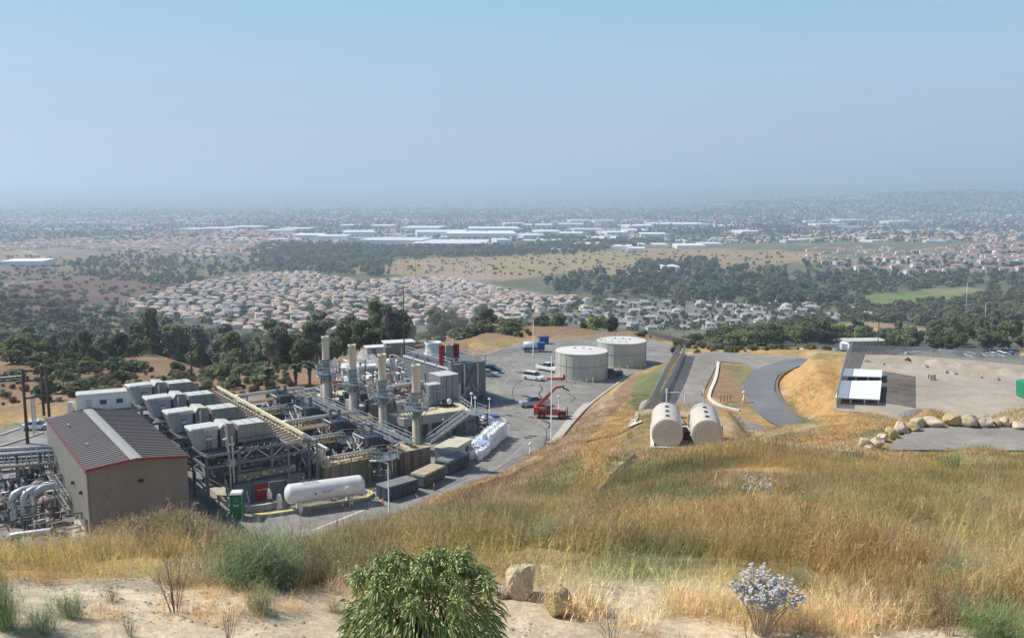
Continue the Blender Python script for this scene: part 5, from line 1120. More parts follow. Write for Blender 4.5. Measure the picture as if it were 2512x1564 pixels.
for nm, e0, e1 in (('roof', NLc, FLc), ('roof', NRc, FRc)):
    o_ = (e0 - RN).normalized() * .25; g_ = (RN - RF).normalized() * .25
    m = MB(); q = [e0 + o_ + g_, e1 + o_ - g_, RF - g_, RN + g_]; m.add(q + [p - Vector((0, 0, .1)) for p in q], [(0, 1, 2, 3), (7, 6, 5, 4), (0, 4, 5, 1), (1, 5, 6, 2), (2, 6, 7, 3), (3, 7, 4, 0)]); rf_ = m.build(nm, M['groof'], t)
    rb_ = MB(); nr = 34
    a0, a1 = RN + g_, e0 + o_ + g_
    rb_.bar((0, 0, .05), a1 - a0 + Vector((0, 0, .05)), .16, .1); rbm = rb_.mesh('roof_rib', M['groof'])
    for i in range(nr): link('roof_rib', rbm, rf_, tuple(a0 + ((RF - g_) - a0) * ((i + .5) / nr)))
m = MB(); u2 = (RF - RN).normalized(); s2 = Vector((u2.y, -u2.x, 0)) * .62; a, b = RN - u2 * .3 + Vector((0, 0, .14)), RF + u2 * .3 + Vector((0, 0, .14)); m.add([a - s2 - Vector((0, 0, .08)), a, a + s2 - Vector((0, 0, .08)), b - s2 - Vector((0, 0, .08)), b, b + s2 - Vector((0, 0, .08))], [(0, 1, 4, 3), (1, 2, 5, 4)]); m.build('ridge_strip', M['gridge'], t)
m = MB(); g_ = (RN - RF).normalized() * .3; m.bar(NLc + g_, RN + g_, .1, .26); m.bar(RN + g_, NRc + g_, .1, .26); m.bar(NLc + g_, FLc, .1, .25); m.build('fascia', M['gfascia'], t)
nd = (NLc - NRc).normalized(); fd = Vector((nd.y, -nd.x, 0)); 
if fd.y > 0: fd = -fd
def onwall(f, z): p = lerp3(NLc, NRc, f); return Vector((p.x, p.y, z))
m = MB(); p = onwall(.52, 6.0); m.box(p + fd * .05, (.5, .2, .3)); m.build('wall_lamp', M['black'], t)
m = MB(); a, b = onwall(.05, 0), onwall(.55, 0); m.extr([a + fd * .03, b + fd * .03, b + fd * .03 + Vector((0, 0, 1.9)), a + fd * .03 + Vector((0, 0, 1.9))], fd * .04); m.build('lower_shade_band', mat('blue_grey_shade', (.27, .265, .27), .8, var=.06), t)  # bluish shade at the foot of the gable, put into the colour
m = MB(); a, b = onwall(.84, 1.4), onwall(.92, 1.4); m.extr([a + fd * .03, b + fd * .03, b + fd * .03 + Vector((0, 0, .9)), a + fd * .03 + Vector((0, 0, .9))], fd * .05); m.build('vent_grille', M['steel_dark'], t)
m = MB(); p = NLc.lerp(NRc, .01); m.bar(Vector((p.x, p.y, 0)) + fd * .08, Vector((p.x, p.y, 8)) + fd * .08, .14); m.build('downpipe', M['gwall'], t)
m = MB(); p = NLc.lerp(FLc, .06); ld = (FLc - NLc).normalized(); sd = Vector((-ld.y, ld.x, 0)); sd = sd if sd.x < 0 else -sd
m.box(Vector((p.x, p.y, 0)) + sd * .03, (.08, 1, 2.2), math.atan2(ld.y, ld.x) - math.pi / 2); m.build('side_door', M['steel_dark'], t)
for f, z in ((.12, 4.6), (.3, 4.4)): q = NLc.lerp(FLc, f); m = MB(); m.box(Vector((q.x, q.y, z)) + sd * .1, (.3, .4, .3)); m.build('wall_lamp', M['black'], t)
for px, py in ((168, 1047), (202, 1037), (214, 1095), (232, 1075)):
    p = W(px, py, 8.6); m = MB(); m.lathe(p, [(.08, -.3), (.08, .25), (.14, .25), (.14, .4)], 8); m.build('roof_vent', M['white' if px in (168, 214) else 'black'], t)
# trailer office and small white box behind
def cab(px, py, z, L_, Wd, h, label, rz, name='trailer_office', wins=2):
    p = W(px, py, z); t = thing(name, label, 'trailer', (p.x, p.y, z), rz)
    MB().box((0, 0, .3), (L_, Wd, h)).build('wall', M['white'], t); MB().box((0, 0, h + .3), (L_ + .2, Wd + .2, .12)).build('roof', M['roofpanel'], t)
    for i in range(wins): MB().box((-L_ * .05 + i * L_ * .28, -Wd / 2 - .01, 1.3), (1.1, .06, .8)).build('window', M['window'], t)
    MB().box((-L_ * .3, -Wd / 2 - .01, .35), (.9, .06, 2)).build('door', M['roofpanel'], t); MB().box((0, 0, 0), (L_ * .9, Wd * .8, .3)).build('skirt', M['steel_dark'], t); return t
cab(262, 1003, 0, 9.5, 3.2, 2.9, 'long white office trailer with two dark windows behind the metal building', .42)
t = thing('water_heater_box', 'small upright white box left of the white office trailer', 'equipment box', W(176, 1012, 0)); MB().box((0, 0, 0), (.95, .95, 1.9)).build('box_body', M['white'], t); MB().box((0, 0, 1.9), (1.02, 1.02, .08)).build('lid', M['roofpanel'], t)
# ---------------------------------------------------------------- white horizontal pressure tank
def cyl_tank(name, label, A_, B_, r, m_, bulge=.45, parts=True, group=None):
    t = thing(name, label, 'tank', (0, 0, 0), 0, group); A_ = Vector(A_); B_ = Vector(B_); d = (B_ - A_).normalized()
    pts = []; rr = []
    for f in (0, .02, .1, .3, .6, .85, 1): pts.append(A_ - d * bulge * (1 - f)); rr.append(max(.01, r * math.sqrt(max(0, 1 - (1 - f) ** 2))))
    for f in (0.001, .15, .4, .7, .9, .98, 1): pts.append(B_ + d * bulge * f); rr.append(max(.01, r * math.sqrt(max(0, 1 - f ** 2))))
    m = MB(); m.tube(pts, rr, 32, cap=False); m.build('tank_shell', m_, t); return t, A_, B_, d
AT, BT = W(712, 1211, 2.25), W(881, 1188, 2.25)
t, A_, B_, d = cyl_tank('pressure_tank', 'white horizontal pressure tank on saddles in front of the plant', AT, BT, 1.22, M['white'], .7)
nrm = Vector((d.y, -d.x, 0));  L_ = (B_ - A_).length
for f in (.12, .85):
    c = A_.lerp(B_, f); m = MB(); m.extr([c + nrm * s + Vector((0, 0, z)) - d * .2 for s, z in ((-1.0, -2.25), (1.0, -2.25), (1.05, -.9), (.6, -1.1), (-.6, -1.1), (-1.05, -.9))], d * .4); m.build('saddle', M['white'], t)
for f in (.16, .2, .24, .28, .32, .36): c = A_.lerp(B_, f); m = MB(); m.tube([c + Vector((0, 0, 1.1)), c + Vector((0, 0, 1.5))], .06, 6); m.tube([c + Vector((0, 0, 1.5)), c + nrm * .3 + Vector((0, 0, 1.55))], .07, 6); m.build('valve', M['steel'], t)
c = A_.lerp(B_, .8) + nrm * 1.1; m = MB(); m.tube([c, c + nrm * .45], .38, 16); m.tube([c + nrm * .38, c + nrm * .46], .46, 16); m.build('manway', M['white'], t)
m = MB(); e = Vector((0, 0, 1))
def lettering(parent, text, pos, right, up, size, m_, name='lettering'):
    cu = bpy.data.curves.new(name, 'FONT'); cu.body = text; cu.size = size; cu.extrude = .01; cu.align_x = 'CENTER'
    tmp = bpy.data.objects.new(name, cu); COL.objects.link(tmp); dg = bpy.context.evaluated_depsgraph_get(); me = bpy.data.meshes.new_from_object(tmp.evaluated_get(dg)); bpy.data.objects.remove(tmp)
    me.materials.clear(); me.materials.append(m_); o = link(name, me, parent); right = Vector(right).normalized(); up = Vector(up).normalized(); n_ = right.cross(up)
    o.matrix_local = Matrix(((right.x, up.x, n_.x, pos[0]), (right.y, up.y, n_.y, pos[1]), (right.z, up.z, n_.z, pos[2]), (0, 0, 0, 1))); return o
m = MB()
for k, (f, z) in enumerate(((.44, .18), (.5, .2), (.56, .22), (.47, -.02), (.53, 0))): c = A_.lerp(B_, f) + nrm * math.sqrt(1.22 ** 2 - z * z) * 1.003; m.extr([c - d * .22 + e * (z - .05), c + d * .2 + e * (z - .05), c + d * .2 + e * (z + .06), c - d * .22 + e * (z + .06)], nrm * .012)
m.build('faint_lettering', mat('faded_print', (.3, .3, .32), .8), t, kind='stuff')
m = MB(); c = A_.lerp(B_, .33) + nrm * 1.22; m.tube([c, c + nrm * .06], .12, 8); m.build('plug', M['steel_dark'], t)
m = MB(); [m.bar(A_.lerp(B_, .05 + i * .1) - e * 1.9 + nrm * .8, A_.lerp(B_, .13 + i * .1) - e * 1.7 + nrm * .8, .12) for i in range(9)]; m.build('underside_pipe', M['brownpipe'], t, kind='stuff')
# pump set at the tank's left end
t = thing('valve_stand', 'white valve and grey pipe frame left of the white pressure tank', 'pump', W(662, 1240, 0))
m = MB(); m.tube([(0, 0, 1.0), (0, 0, 1.5), (0, 0, 2.0), (0, 0, 2.3)], [.3, .34, .2, .05], 10); m.build('valve_body', M['white'], t)
m = MB(); m.tube([(0, 0, 2.3), (0, 0, 3.0), (2.2, .5, 3.2), (2.2, .5, 2.0)], .1, 8); m.build('pipe', M['steel'], t)
for x in (-.35, .35): m = MB(); m.bar((x, 0, 0), (x, 0, 1.0), .08); m.build('leg', M['steel_light'], t)
t = thing('white_pump', 'small white pump against the left end of the pressure tank', 'pump', W(686, 1246, 0))
MB().lathe((0, 0, 0), [(.4, 0), (.4, .3), (.28, .5), (.4, .9), (.3, 1.6), (.15, 1.8), (0, 1.85)], 10).build('pump_body', M['white'], t); MB().tube([(.1, 0, 1.0), (1.2, .3, 1.0)], .12, 8).build('pipe', M['steel'], t)
# containment walls, yellow kerb
def wallrun(name, label, cat, pts, w_, h, m_, cap=None, z=0):
    t = thing(name, label, cat, (0, 0, 0)); P = [W(x, y, z) for x, y in pts]
    for i in range(len(P) - 1):
        a, b = P[i], P[i + 1]; q = MB(); q.bar(a + Vector((0, 0, h / 2 - .1)), b + Vector((0, 0, h / 2 - .1)), w_, h + .2); q.build('wall_segment', m_, t)
        if cap: q = MB(); q.bar(a + Vector((0, 0, h + .03)), b + Vector((0, 0, h + .03)), w_ + .08, .06); q.build('coping', cap, t)
    return t
wallrun('containment_wall', 'low brownish concrete wall left of the pressure tank', 'wall', [(603, 1256), (650, 1251), (702, 1240)], .35, .75, M['wallcon'], M['kerb'])
wallrun('yellow_kerb', 'long low yellow-topped kerb curving in front of the pressure tank', 'kerb', [(619, 1269), (660, 1266), (706, 1259), (790, 1245), (850, 1236), (898, 1226), (912, 1216), (905, 1208)], .42, .35, M['wallcon'], M['yellow'])
t = thing('white_bollards', 'white hooped bollard near the right end of the pressure tank', 'bollard', W(900, 1222, 0)); t.name = 'hoop_bollard'
MB().tube([(-.4, 0, 0), (-.4, 0, 1.2), (.4, 0, 1.2), (.4, 0, 0)], .07, 8).build('hoop', M['white'], t); MB().box((0, 0, .0), (1.1, .3, .1)).build('foot', M['white'], t)
for i, (px, py, lab) in enumerate(((939, 1240, 'orange post standing at the front of the nearest skip'), (863, 1247, 'short rusty post between the pressure tank and the road'), (842, 1252, 'leftmost short rusty post before the yellow kerb'), (1065, 1203, 'thin tan post leaning on the middle skip'))):
    t = thing('post', lab, 'post', W(px, py, 0)); MB().lathe((0, 0, 0), [(.09, 0), (.09, 1.0), (.06, 1.05), (0, 1.06)], 8).build('post_body', M['rust'] if i else mat('orange_paint', (.7, .2, .06), .6), t); MB().lathe((0, 0, .7), [(.1, 0), (.1, .12)], 8).build('band', M['white'], t)
# green portable toilet
M['pgreen'] = mat('green_plastic', (.035, .17, .085), .5, var=.1, scale=1); M['pgreen2'] = mat('light_green_plastic', (.12, .36, .2), .5, var=.1)
t = thing('portable_toilet', 'tall green portable toilet with a white roof beside the metal building', 'portable toilet', W(583, 1270, 0), .12)
MB().box((0, 0, .1), (1.35, 1.35, 3.0)).build('cabin', M['pgreen'], t)
MB().box((0, 0, 3.1), (1.5, 1.5, .2), 0, 0, .85).build('roof', M['white'], t)
MB().box((.02, -.70, .25), (1.0, .05, 2.7)).build('door', M['pgreen'], t); MB().box((0, 0, 0), (1.45, 1.45, .12)).build('base', M['pgreen2'], t)
MB().box((0, 0, 2.0), (1.42, 1.42, .08)).build('belt_band', M['pgreen2'], t)
for x in (-.68, .68): MB().box((x, -.68, .1), (.1, .1, 3.0)).build('corner_post', M['pgreen2'], t)
for z in (2.25, 2.45, 2.65): MB().box((0, -.735, z), (.5, .02, .08)).build('vent_slot', M['pgreen2'], t)
MB().box((0, -.735, 1.75), (.6, .02, .12)).build('sign_plate', M['white'], t)
# grey platform stair near it
t = thing('steel_steps', 'low grey steel steps with handrail right of the green toilet', 'steps', W(602, 1252, 0), .5)
for i in range(3): MB().box((0, i * .35, 0), (1.0, .34, .25 + i * .25)).build('step', M['steel_light'], t)
m = MB(); rail(m, [(.5, 0, .2), (.5, 1.2, 1.2)], 1.0, .04); m.build('handrail', M['steel_light'], t, kind='stuff')
t = thing('loading_slab', 'sunlit pale concrete slab under the air inlet frame', 'slab', (0, 0, 0)); m = MB(); P = [W(515, 1205, 0), (W(553, 1200, 0)), W(570, 1237, 0), W(548, 1237, 0)]; m.prism([(p.x, p.y) for p in P], -.1, .5); m.build('slab_body', M['concrete'], t)
# dark clutter behind the brow
t = thing('dark_trailer', 'dark low trailer parked between the metal building and green toilet', 'trailer', W(520, 1296, 0), .3)
MB().box((0, 0, .5), (5, 2.2, .5)).build('bed', M['steel_dark'], t); MB().box((-1, 0, 1.0), (2, 1.8, .7)).build('cargo', M['black'], t)
for x in (-1.4, 1.4):
    for y in (-1, 1): MB().tube([(x, y - .12, .4), (x, y + .12, .4)], .4, 12).build('wheel', M['black'], t)
# ---------------------------------------------------------------- skips (roll-off containers)
M['skipblue'] = mat('dark_blue_skip', (.05, .075, .12), .6, var=.2, scale=1.2, dirt=(.12, .1, .08, .3)); M['skipgreen'] = mat('olive_skip', (.13, .14, .11), .7, var=.2, scale=1.2); M['skipgrey'] = mat('slate_skip', (.09, .11, .125), .7, var=.2, scale=1.2)
M['tarp'] = mat('grey_green_tarp', (.20, .22, .20), .8, var=.15, scale=.8, bump=.5, bscale=3); M['tarp2'] = mat('dusty_tan_load', (.42, .36, .25), .95, var=.25, scale=1.5)
def skip(FL, FR, FA, h, mb_, mt, label, mound=False):
    A_, B_, C_ = W(*FL, 0), W(*FR, 0), W(*FA, 0); ux = (B_ - A_); uy = (C_ - B_); uy = uy.normalized() * 5.0; ux = ux - uy.normalized() * ux.dot(uy.normalized()); ux = ux.normalized() * 2.25
    rz = math.atan2(ux.y, ux.x); c = B_ - ux / 2 + uy / 2; Lh = 5.0
    t = thing('skip_container', label, 'skip', (c.x, c.y, 0), rz, 'three skips along the road')
    m = MB(); m.box((0, 0, .25), (2.25, Lh, h)); m.build('container_body', mb_, t)
    m = MB(); m.box((0, 0, .25 + h + .01), (2.3, Lh + .05, .16 if not mound else .3), 0, 0, .97, .97); m.build('cover', mt, t)
    m = MB()
    for s in (-1, 1): m.bar((s * 1.16, -Lh / 2, .25 + h), (s * 1.16, Lh / 2, .25 + h), .12)
    m.bar((-1.16, -Lh / 2, .25 + h), (1.16, -Lh / 2, .25 + h), .12); m.bar((-1.16, Lh / 2, .25 + h), (1.16, Lh / 2, .25 + h), .12); m.build('top_rim', mb_, t, kind='stuff')
    for i in range(7):
        y = -Lh / 2 + .3 + i * (Lh - .6) / 6
        for s in (-1, 1): q = MB(); q.bar((s * 1.15, y, .3), (s * 1.15, y, .2 + h), .09, .08); q.build('side_rib', mb_, t)
    for x in (-.55, .55): q = MB(); q.box((x, -Lh / 2 - .03, .35), (.85, .05, h - .2)); q.build('end_panel', M['steel'] if 'middle' in label else mb_, t)
    for y in (-Lh / 2 + .5, Lh / 2 - .5):
        for x in (-.9, .9): q = MB(); q.tube([(x - .1, y, .15), (x + .1, y, .15)], .15, 10); q.build('roller', M['steel_dark'], t)
    return t
skip((921, 1222), (950, 1231), (1010, 1213), 1.45, M['skipblue'], M['tarp'], 'nearest skip, dark blue with a flat grey green cover, beside the white tank')
skip((1012, 1192), (1042, 1199), (1087, 1176), 1.3, M['skipgreen'], M['tarp2'], 'middle skip, olive with a dusty tan load on top', True)
skip((1086, 1162), (1102, 1167), (1158, 1140), 1.5, M['skipgrey'], M['tarp'], 'farthest skip, slate grey with a sagging grey cover, before the shed', True)
# shed
M['shedwall'] = mat('pale_shed_wall', (.47, .47, .45), .8, var=.06, scale=.5); M['shedroof'] = mat('tan_shed_roof', (.58, .54, .40), .9, var=.12, scale=.8)
a, b, c = W(1079, 1139, 0), W(1112, 1146, 0), W(1157, 1118, 0); uy = (c - b); lw = uy.length; uy.normalize(); ux = Vector((uy.y, -uy.x, 0)); rz = math.atan2(ux.y, ux.x); cc = b - ux * 1.45 + uy * lw / 2
t = thing('small_shed', 'pale shed with a flat tan roof behind the farthest skip', 'shed', (cc.x, cc.y, 0), rz)
MB().box((0, 0, 0), (2.9, lw, 2.5)).build('wall', M['shedwall'], t); MB().box((0, 0, 2.5), (3.2, lw + .3, .16)).build('roof', M['shedroof'], t)
for i in range(4): MB().box((0, -lw / 2 + .7 + i * 1.1, 2.66), (3.1, .08, .04)).build('roof_seam', M['shedwall'], t)
MB().box((1.46, lw * .25, 1.2), (.05, .8, .7)).build('window', M['window'], t); MB().box((1.46, -lw * .2, 0), (.05, .9, 2.0)).build('door', M['roofpanel'], t)
# ---------------------------------------------------------------- big white bags
M['bag'] = mat('white_woven_bag', (.80, .81, .82), .8, var=.05, scale=2, bump=.8, bscale=4)
def bag_mesh(seed):
    rs = np.random.RandomState(seed); n = 16; vs = []; prof = [(.0, 0), (.42, 0), (.5, .12), (.53, .5), (.52, .85), (.48, 1.05), (.38, 1.15), (.15, 1.1), (0, 1.08)]
    for r, z in prof:
        for j in range(n):
            q = 2 * math.pi * j / n; s = 1 + .12 * math.cos(4 * q) * -1; k = r * s * (1 + rs.normal() * .03); vs.append((k * math.cos(q), k * math.sin(q), z + (rs.normal() * .05 if z > .9 else 0)))
    fs = [(i * n + j, i * n + (j + 1) % n, (i + 1) * n + (j + 1) % n, (i + 1) * n + j) for i in range(len(prof) - 1) for j in range(n)]
    m = MB(); m.add(vs, fs, 0, True); return m.mesh('bag_body', M['bag'])
bms = [bag_mesh(i) for i in range(4)]
def loop_mesh(sx, sy): m = MB(); m.tube([(sx * .42, sy * .3, .95), (sx * .46, sy * .25, 1.3), (sx * .4, 0, 1.38), (sx * .46, -sy * .25, 1.3), (sx * .42, -sy * .3, .95)], .035, 5); return m.mesh('lifting_loop', M['bag'])
lms = [loop_mesh(-1, 1), loop_mesh(1, 1)]
P0, P1 = W(1176, 1127, 0), W(1238, 1070, 0); dv = (P1 - P0); Ld = dv.length; dv.normalize(); ds = Vector((-dv.y, dv.x, 0)); cnt = 0
BP = []
nrow = int(Ld / 1.12)
for i in range(nrow + 1):
    for j in range(3):
        if i < 1 and j > 1: continue
        BP.append((i, j))
words = ['first', 'second', 'third', 'fourth', 'fifth', 'sixth', 'seventh', 'eighth', 'ninth', 'tenth', 'eleventh', 'twelfth', 'thirteenth', 'fourteenth', 'fifteenth', 'sixteenth', 'seventeenth']
for i, j in BP:
    p = P0 + dv * i * 1.12 + ds * j * 1.1 + Vector((U(-.1, .1), U(-.1, .1), 0)); hh = 1.0 + (.15 if i > 4 else 0)
    lab = 'white bulk bag in the %s row from the near end, %s column' % (words[i], ('roadside', 'middle', 'inner')[j])
    o = link('bulk_bag', None, None, p, U(0, 6), lab, 'bulk bag', 'white bulk bags beside the road'); s = U(1.08, 1.3); o.scale = (1.05, 1.05, s)
    link('bag_body', bms[(i + j) % 4], o)
    for lm_ in lms: link('lifting_loop', lm_, o)
    if i > 4 and j < 2:
        o = link('bulk_bag', None, None, p + Vector((0, 0, 1.3)), U(0, 6), 'white bulk bag stacked on top in the %s row from the near end, %s column' % (words[i], ('roadside', 'middle')[j]), 'bulk bag', 'white bulk bags beside the road'); o.scale = (1, 1, 1.0)
        link('bag_body', bms[(i * j) % 4], o)
        for lm_ in lms: link('lifting_loop', lm_, o)
t = thing('blue_sheet', 'pale blue plastic sheet lying over the middle bags', 'sheet', (0, 0, 0)); m = MB(); c = P0 + dv * 4.2 + ds * 1.0
gr = [(c + dv * (u_ * .5) + ds * (v_ * .45) + Vector((0, 0, 1.5 + .08 * math.sin(u_ * 2.1 + v_) - (.5 if abs(v_) > 2 else 0)))) for u_ in range(-3, 4) for v_ in range(-3, 4)]
m.add(gr, [(i * 7 + j, (i + 1) * 7 + j, (i + 1) * 7 + j + 1, i * 7 + j + 1) for i in range(6) for j in range(6)], 0, True); m.build('sheet_fabric', mat('blue_sheet', (.35, .47, .66), .6, bump=.5, bscale=3), t)
t = thing('yellow_barrier', 'yellow plants and railings cluster at the foot of the concrete deck', 'barrier', W(1170, 1030, 0)); m = MB(); rail(m, [(-2, 1, 0), (0, -1, 0), (1.5, .5, 0), (2.5, 2.5, 0)], 1.2, .06); m.build('barrier_rail', M['yellow'], t, kind='stuff'); t['label'] = 'zigzag yellow railing at the foot of the concrete deck'
for i in range(4): MB().box((-1.2 + i, .2 * i, 0), (.5, .5, .9)).build('yellow_drum', M['yellow'], t)
# ---------------------------------------------------------------- vehicles
M['cw'] = mat('white_car_paint', (.80, .81, .82), .25, var=.02, spec=.6); M['cs'] = mat('silver_car_paint', (.42, .44, .46), .3, .4, var=.03); M['ck'] = mat('black_car_paint', (.018, .022, .03), .2, var=.1, spec=.7); M['cb'] = mat('blue_truck_paint', (.03, .08, .30), .35, var=.08); M['cg'] = mat('grey_car_paint', (.18, .2, .22), .3, .3, var=.05); M['cr'] = mat('red_car_paint', (.4, .03, .03), .3, var=.05)
M['tyre'] = mat('tyre_rubber', (.02, .02, .02), .9, var=.2); M['rim'] = mat('wheel_rim', (.45, .46, .47), .35, .7, var=.05); M['glass'] = mat('car_glass', (.02, .03, .035), .08, var=.1, spec=.8); M['lamp'] = mat('headlamp', (.75, .75, .72), .2, var=.02); M['taillamp'] = mat('tail_lamp', (.4, .02, .02), .3, var=.02)
def loft(mb, secs, mi=0):
    """secs: list of (x, z0, z1, half width bottom, half width top)"""
    vs = []
    for x, z0, z1, wb_, wt in secs: vs += [(x, -wb_, z0), (x, wb_, z0), (x, wb_ * 1.0, z0 + (z1 - z0) * .6), (x, wt, z1), (x, -wt, z1), (x, -wb_ * 1.0, z0 + (z1 - z0) * .6)]
    n = 6; fs = [(i * n + j, i * n + (j + 1) % n, (i + 1) * n + (j + 1) % n, (i + 1) * n + j) for i in range(len(secs) - 1) for j in range(n)]
    fs += [(5, 4, 3, 2, 1, 0), tuple(len(vs) - 6 + k for k in range(6))]; mb.add(vs, fs, mi)
WHEEL = None
def wheels(t, xs, w_, r=.36, rm=None):
    for x in xs:
        for s in (-1, 1):
            q = MB(); q.tube([(0, -.12, 0), (0, .12, 0)], r, 18); o = q.build('wheel', M['tyre'], t, (x, s * (w_ - .12), r)); q = MB(); q.tube([(0, -.005, 0), (0, .005, 0)], r * .6, 14); q.build('rim', rm or M['rim'], o, (0, s * .125, 0))
def car(kind, paint, label, loc, rz, group=None, simple=False):
    nm = {'suv': 'parked_suv', 'pickup': 'pickup_truck', 'sedan': 'parked_car', 'van': 'parked_van'}[kind]
    t = thing(nm, label, {'suv': 'car', 'pickup': 'pickup truck', 'sedan': 'car', 'van': 'van'}[kind], loc, rz, group)
    b = MB(); c = MB(); w_ = .93
    if kind == 'suv':
        loft(b, [(-2.35, .45, .95, .8, .78), (-2.25, .32, 1.08, .9, .86), (-1.2, .28, 1.1, w_, .88), (.9, .28, 1.08, w_, .87), (1.1, .28, 1.04, w_, .86), (2.1, .3, .92, .9, .8), (2.38, .4, .75, .8, .72)])
        loft(c, [(-2.2, 1.06, 1.1, .84, .8), (-1.95, 1.08, 1.68, .84, .68), (-.2, 1.08, 1.74, .86, .7), (.55, 1.07, 1.68, .86, .68), (1.3, 1.04, 1.08, .86, .8)]); rf = (-1.85, .5, 1.7, .66); wx = (-1.42, 1.45)
    elif kind == 'pickup':
        loft(b, [(-2.85, .55, 1.0, .88, .86), (-2.8, .45, 1.1, .95, .92), (-.6, .42, 1.12, .97, .92), (1.0, .42, 1.14, .97, .9), (2.5, .45, 1.08, .95, .86), (2.8, .5, .9, .88, .8)])
        loft(c, [(-.75, 1.1, 1.14, .88, .84), (-.55, 1.12, 1.82, .86, .72), (.6, 1.12, 1.86, .86, .72), (1.35, 1.12, 1.16, .88, .82)]); rf = (-.5, .6, 1.84, .7); wx = (-1.75, 1.85)
    elif kind == 'van':
        loft(b, [(-2.6, .4, 1.1, .9, .9), (1.8, .35, 1.2, .95, .92), (2.5, .4, .95, .9, .8)]); loft(c, [(-2.55, 1.1, 2.1, .9, .84), (1.0, 1.1, 2.1, .9, .84), (1.9, 1.1, 1.2, .88, .84)]); rf = (-2.5, 1.0, 2.1, .84); wx = (-1.7, 1.6)
    else:
        loft(b, [(-2.3, .4, .85, .78, .75), (-2.2, .3, .95, .86, .82), (-.9, .26, .95, .9, .84), (1.0, .26, .93, .9, .84), (2.1, .3, .8, .86, .76), (2.3, .38, .65, .76, .7)])
        loft(c, [(-1.7, .93, .96, .8, .76), (-1.0, .93, 1.38, .8, .64), (.2, .93, 1.42, .8, .64), (1.1, .92, .95, .8, .76)]); rf = (-.95, .2, 1.395, .63); wx = (-1.35, 1.4)
    b.build('body', paint, t); c.build('cabin_glass', M['glass'] if kind != 'van' else paint, t)
    q = MB(); q.box(((rf[0] + rf[1]) / 2, 0, rf[2]), (rf[1] - rf[0] + .15, rf[3] * 2.02, .06)); q.build('roof_panel', paint, t)
    if not simple:
        for x in ((-.2, .55) if kind == 'suv' else (0.1,)):
            for s in (-1, 1): q = MB(); q.bar((x, s * .87, 1.05), (x - .02, s * .7, 1.7 if kind != 'sedan' else 1.4), .09, .06); q.build('pillar', paint, t)
    wheels(t, wx, w_)
    if kind == 'pickup':
        q = MB(); q.box((-1.75, 0, 1.125), (1.95, 1.6, .012)); q.build('bed_opening', M['black'], t)
        for s in (-1, 1): q = MB(); q.box((-1.78, s * .88, 1.1), (2.1, .12, .12)); q.build('bed_rail', paint, t)
    for s in (-1, 1):
        x = 2.3 if kind != 'pickup' else 2.72; q = MB(); q.box((x, s * .62, .68), (.16, .34, .16)); q.build('headlight', M['lamp'], t)
        q = MB(); q.box((-x + (.02 if kind != 'pickup' else -.1), s * .68, .8), (.1, .22, .22)); q.build('tail_light', M['taillamp'], t)
    return t
def face(px0, py0, px1, py1):
    a, b = W(px0, py0, 0), W(px1, py1, 0); d = b - a; return (a + b) / 2, math.atan2(d.y, d.x)
p, rz = face(1286, 930, 1332, 935); car('suv', M['cw'], 'white estate car parked left of the pale round tank', W(1309, 931, 0), rz - .15)
p, rz = face(1322, 905, 1368, 912); car('pickup', M['cw'], 'white pickup truck parked by the front round tank', W(1344, 909, 0), rz - .1)
car('pickup', M['cs'], 'silver pickup truck partly hidden behind the red lifting machine', W(1311, 996, 0), math.pi + .25)
car('suv', M['ck'], 'black car parked behind the right edge of the grey tower', W(1205, 913, 0), -.25)
car('sedan', M['cs'], 'silver car tucked beside the grey tower under the black one', W(1196, 922, 0), -.25)
car('sedan', M['cw'], 'white car parked behind the twisted wooden pole frame at far left', W(92, 1052, 0), .15)
# blue tank truck
t = thing('blue_tank_truck', 'small blue truck with white tank at the far edge of the yard', 'truck', W(1308, 862, 0), .05)
MB().box((1.9, 0, .6), (1.7, 2.0, 1.7)).build('cab', M['cb'], t); MB().box((2.3, 0, 1.5), (.95, 1.9, .6)).build('windscreen', M['glass'], t); MB().tube([(-2.4, 0, 1.7), (-2.3, 0, 1.7), (.8, 0, 1.7), (.9, 0, 1.7)], [.4, .85, .85, .4], 14).build('tank_body', M['cw'], t); MB().box((0, 0, .5), (5.2, 1.9, .35)).build('chassis', M['cb'], t); wheels(t, (-1.6, 1.9), 1.0, .45)
t = thing('blue_bin', 'small blue container behind the blue truck', 'container', W(1334, 842, 0), .2); MB().box((0, 0, .2), (2.2, 1.5, 1.6), 0, 0, 1.1).build('bin_body', M['cb'], t); MB().box((0, 0, 1.8), (2.5, 1.8, .1)).build('lid', M['cb'], t); MB().box((0, 0, 0), (1.8, 1.2, .2)).build('base', M['steel_dark'], t)
# white utility cart
t = thing('utility_cart', 'white and blue utility cart beside the bulk bags', 'cart', W(1203, 1042, 0), .4)
MB().box((0, 0, .5), (3.2, 1.6, .8)).build('cart_body', M['cw'], t); MB().box((-.9, 0, 1.3), (.9, 1.2, .9), 0, 0, .8).build('cart_tank', M['cw'], t); MB().box((.8, 0, 1.3), (1.1, 1.4, .35)).build('seat_box', M['cb'], t); wheels(t, (-1, 1), .85, .32)
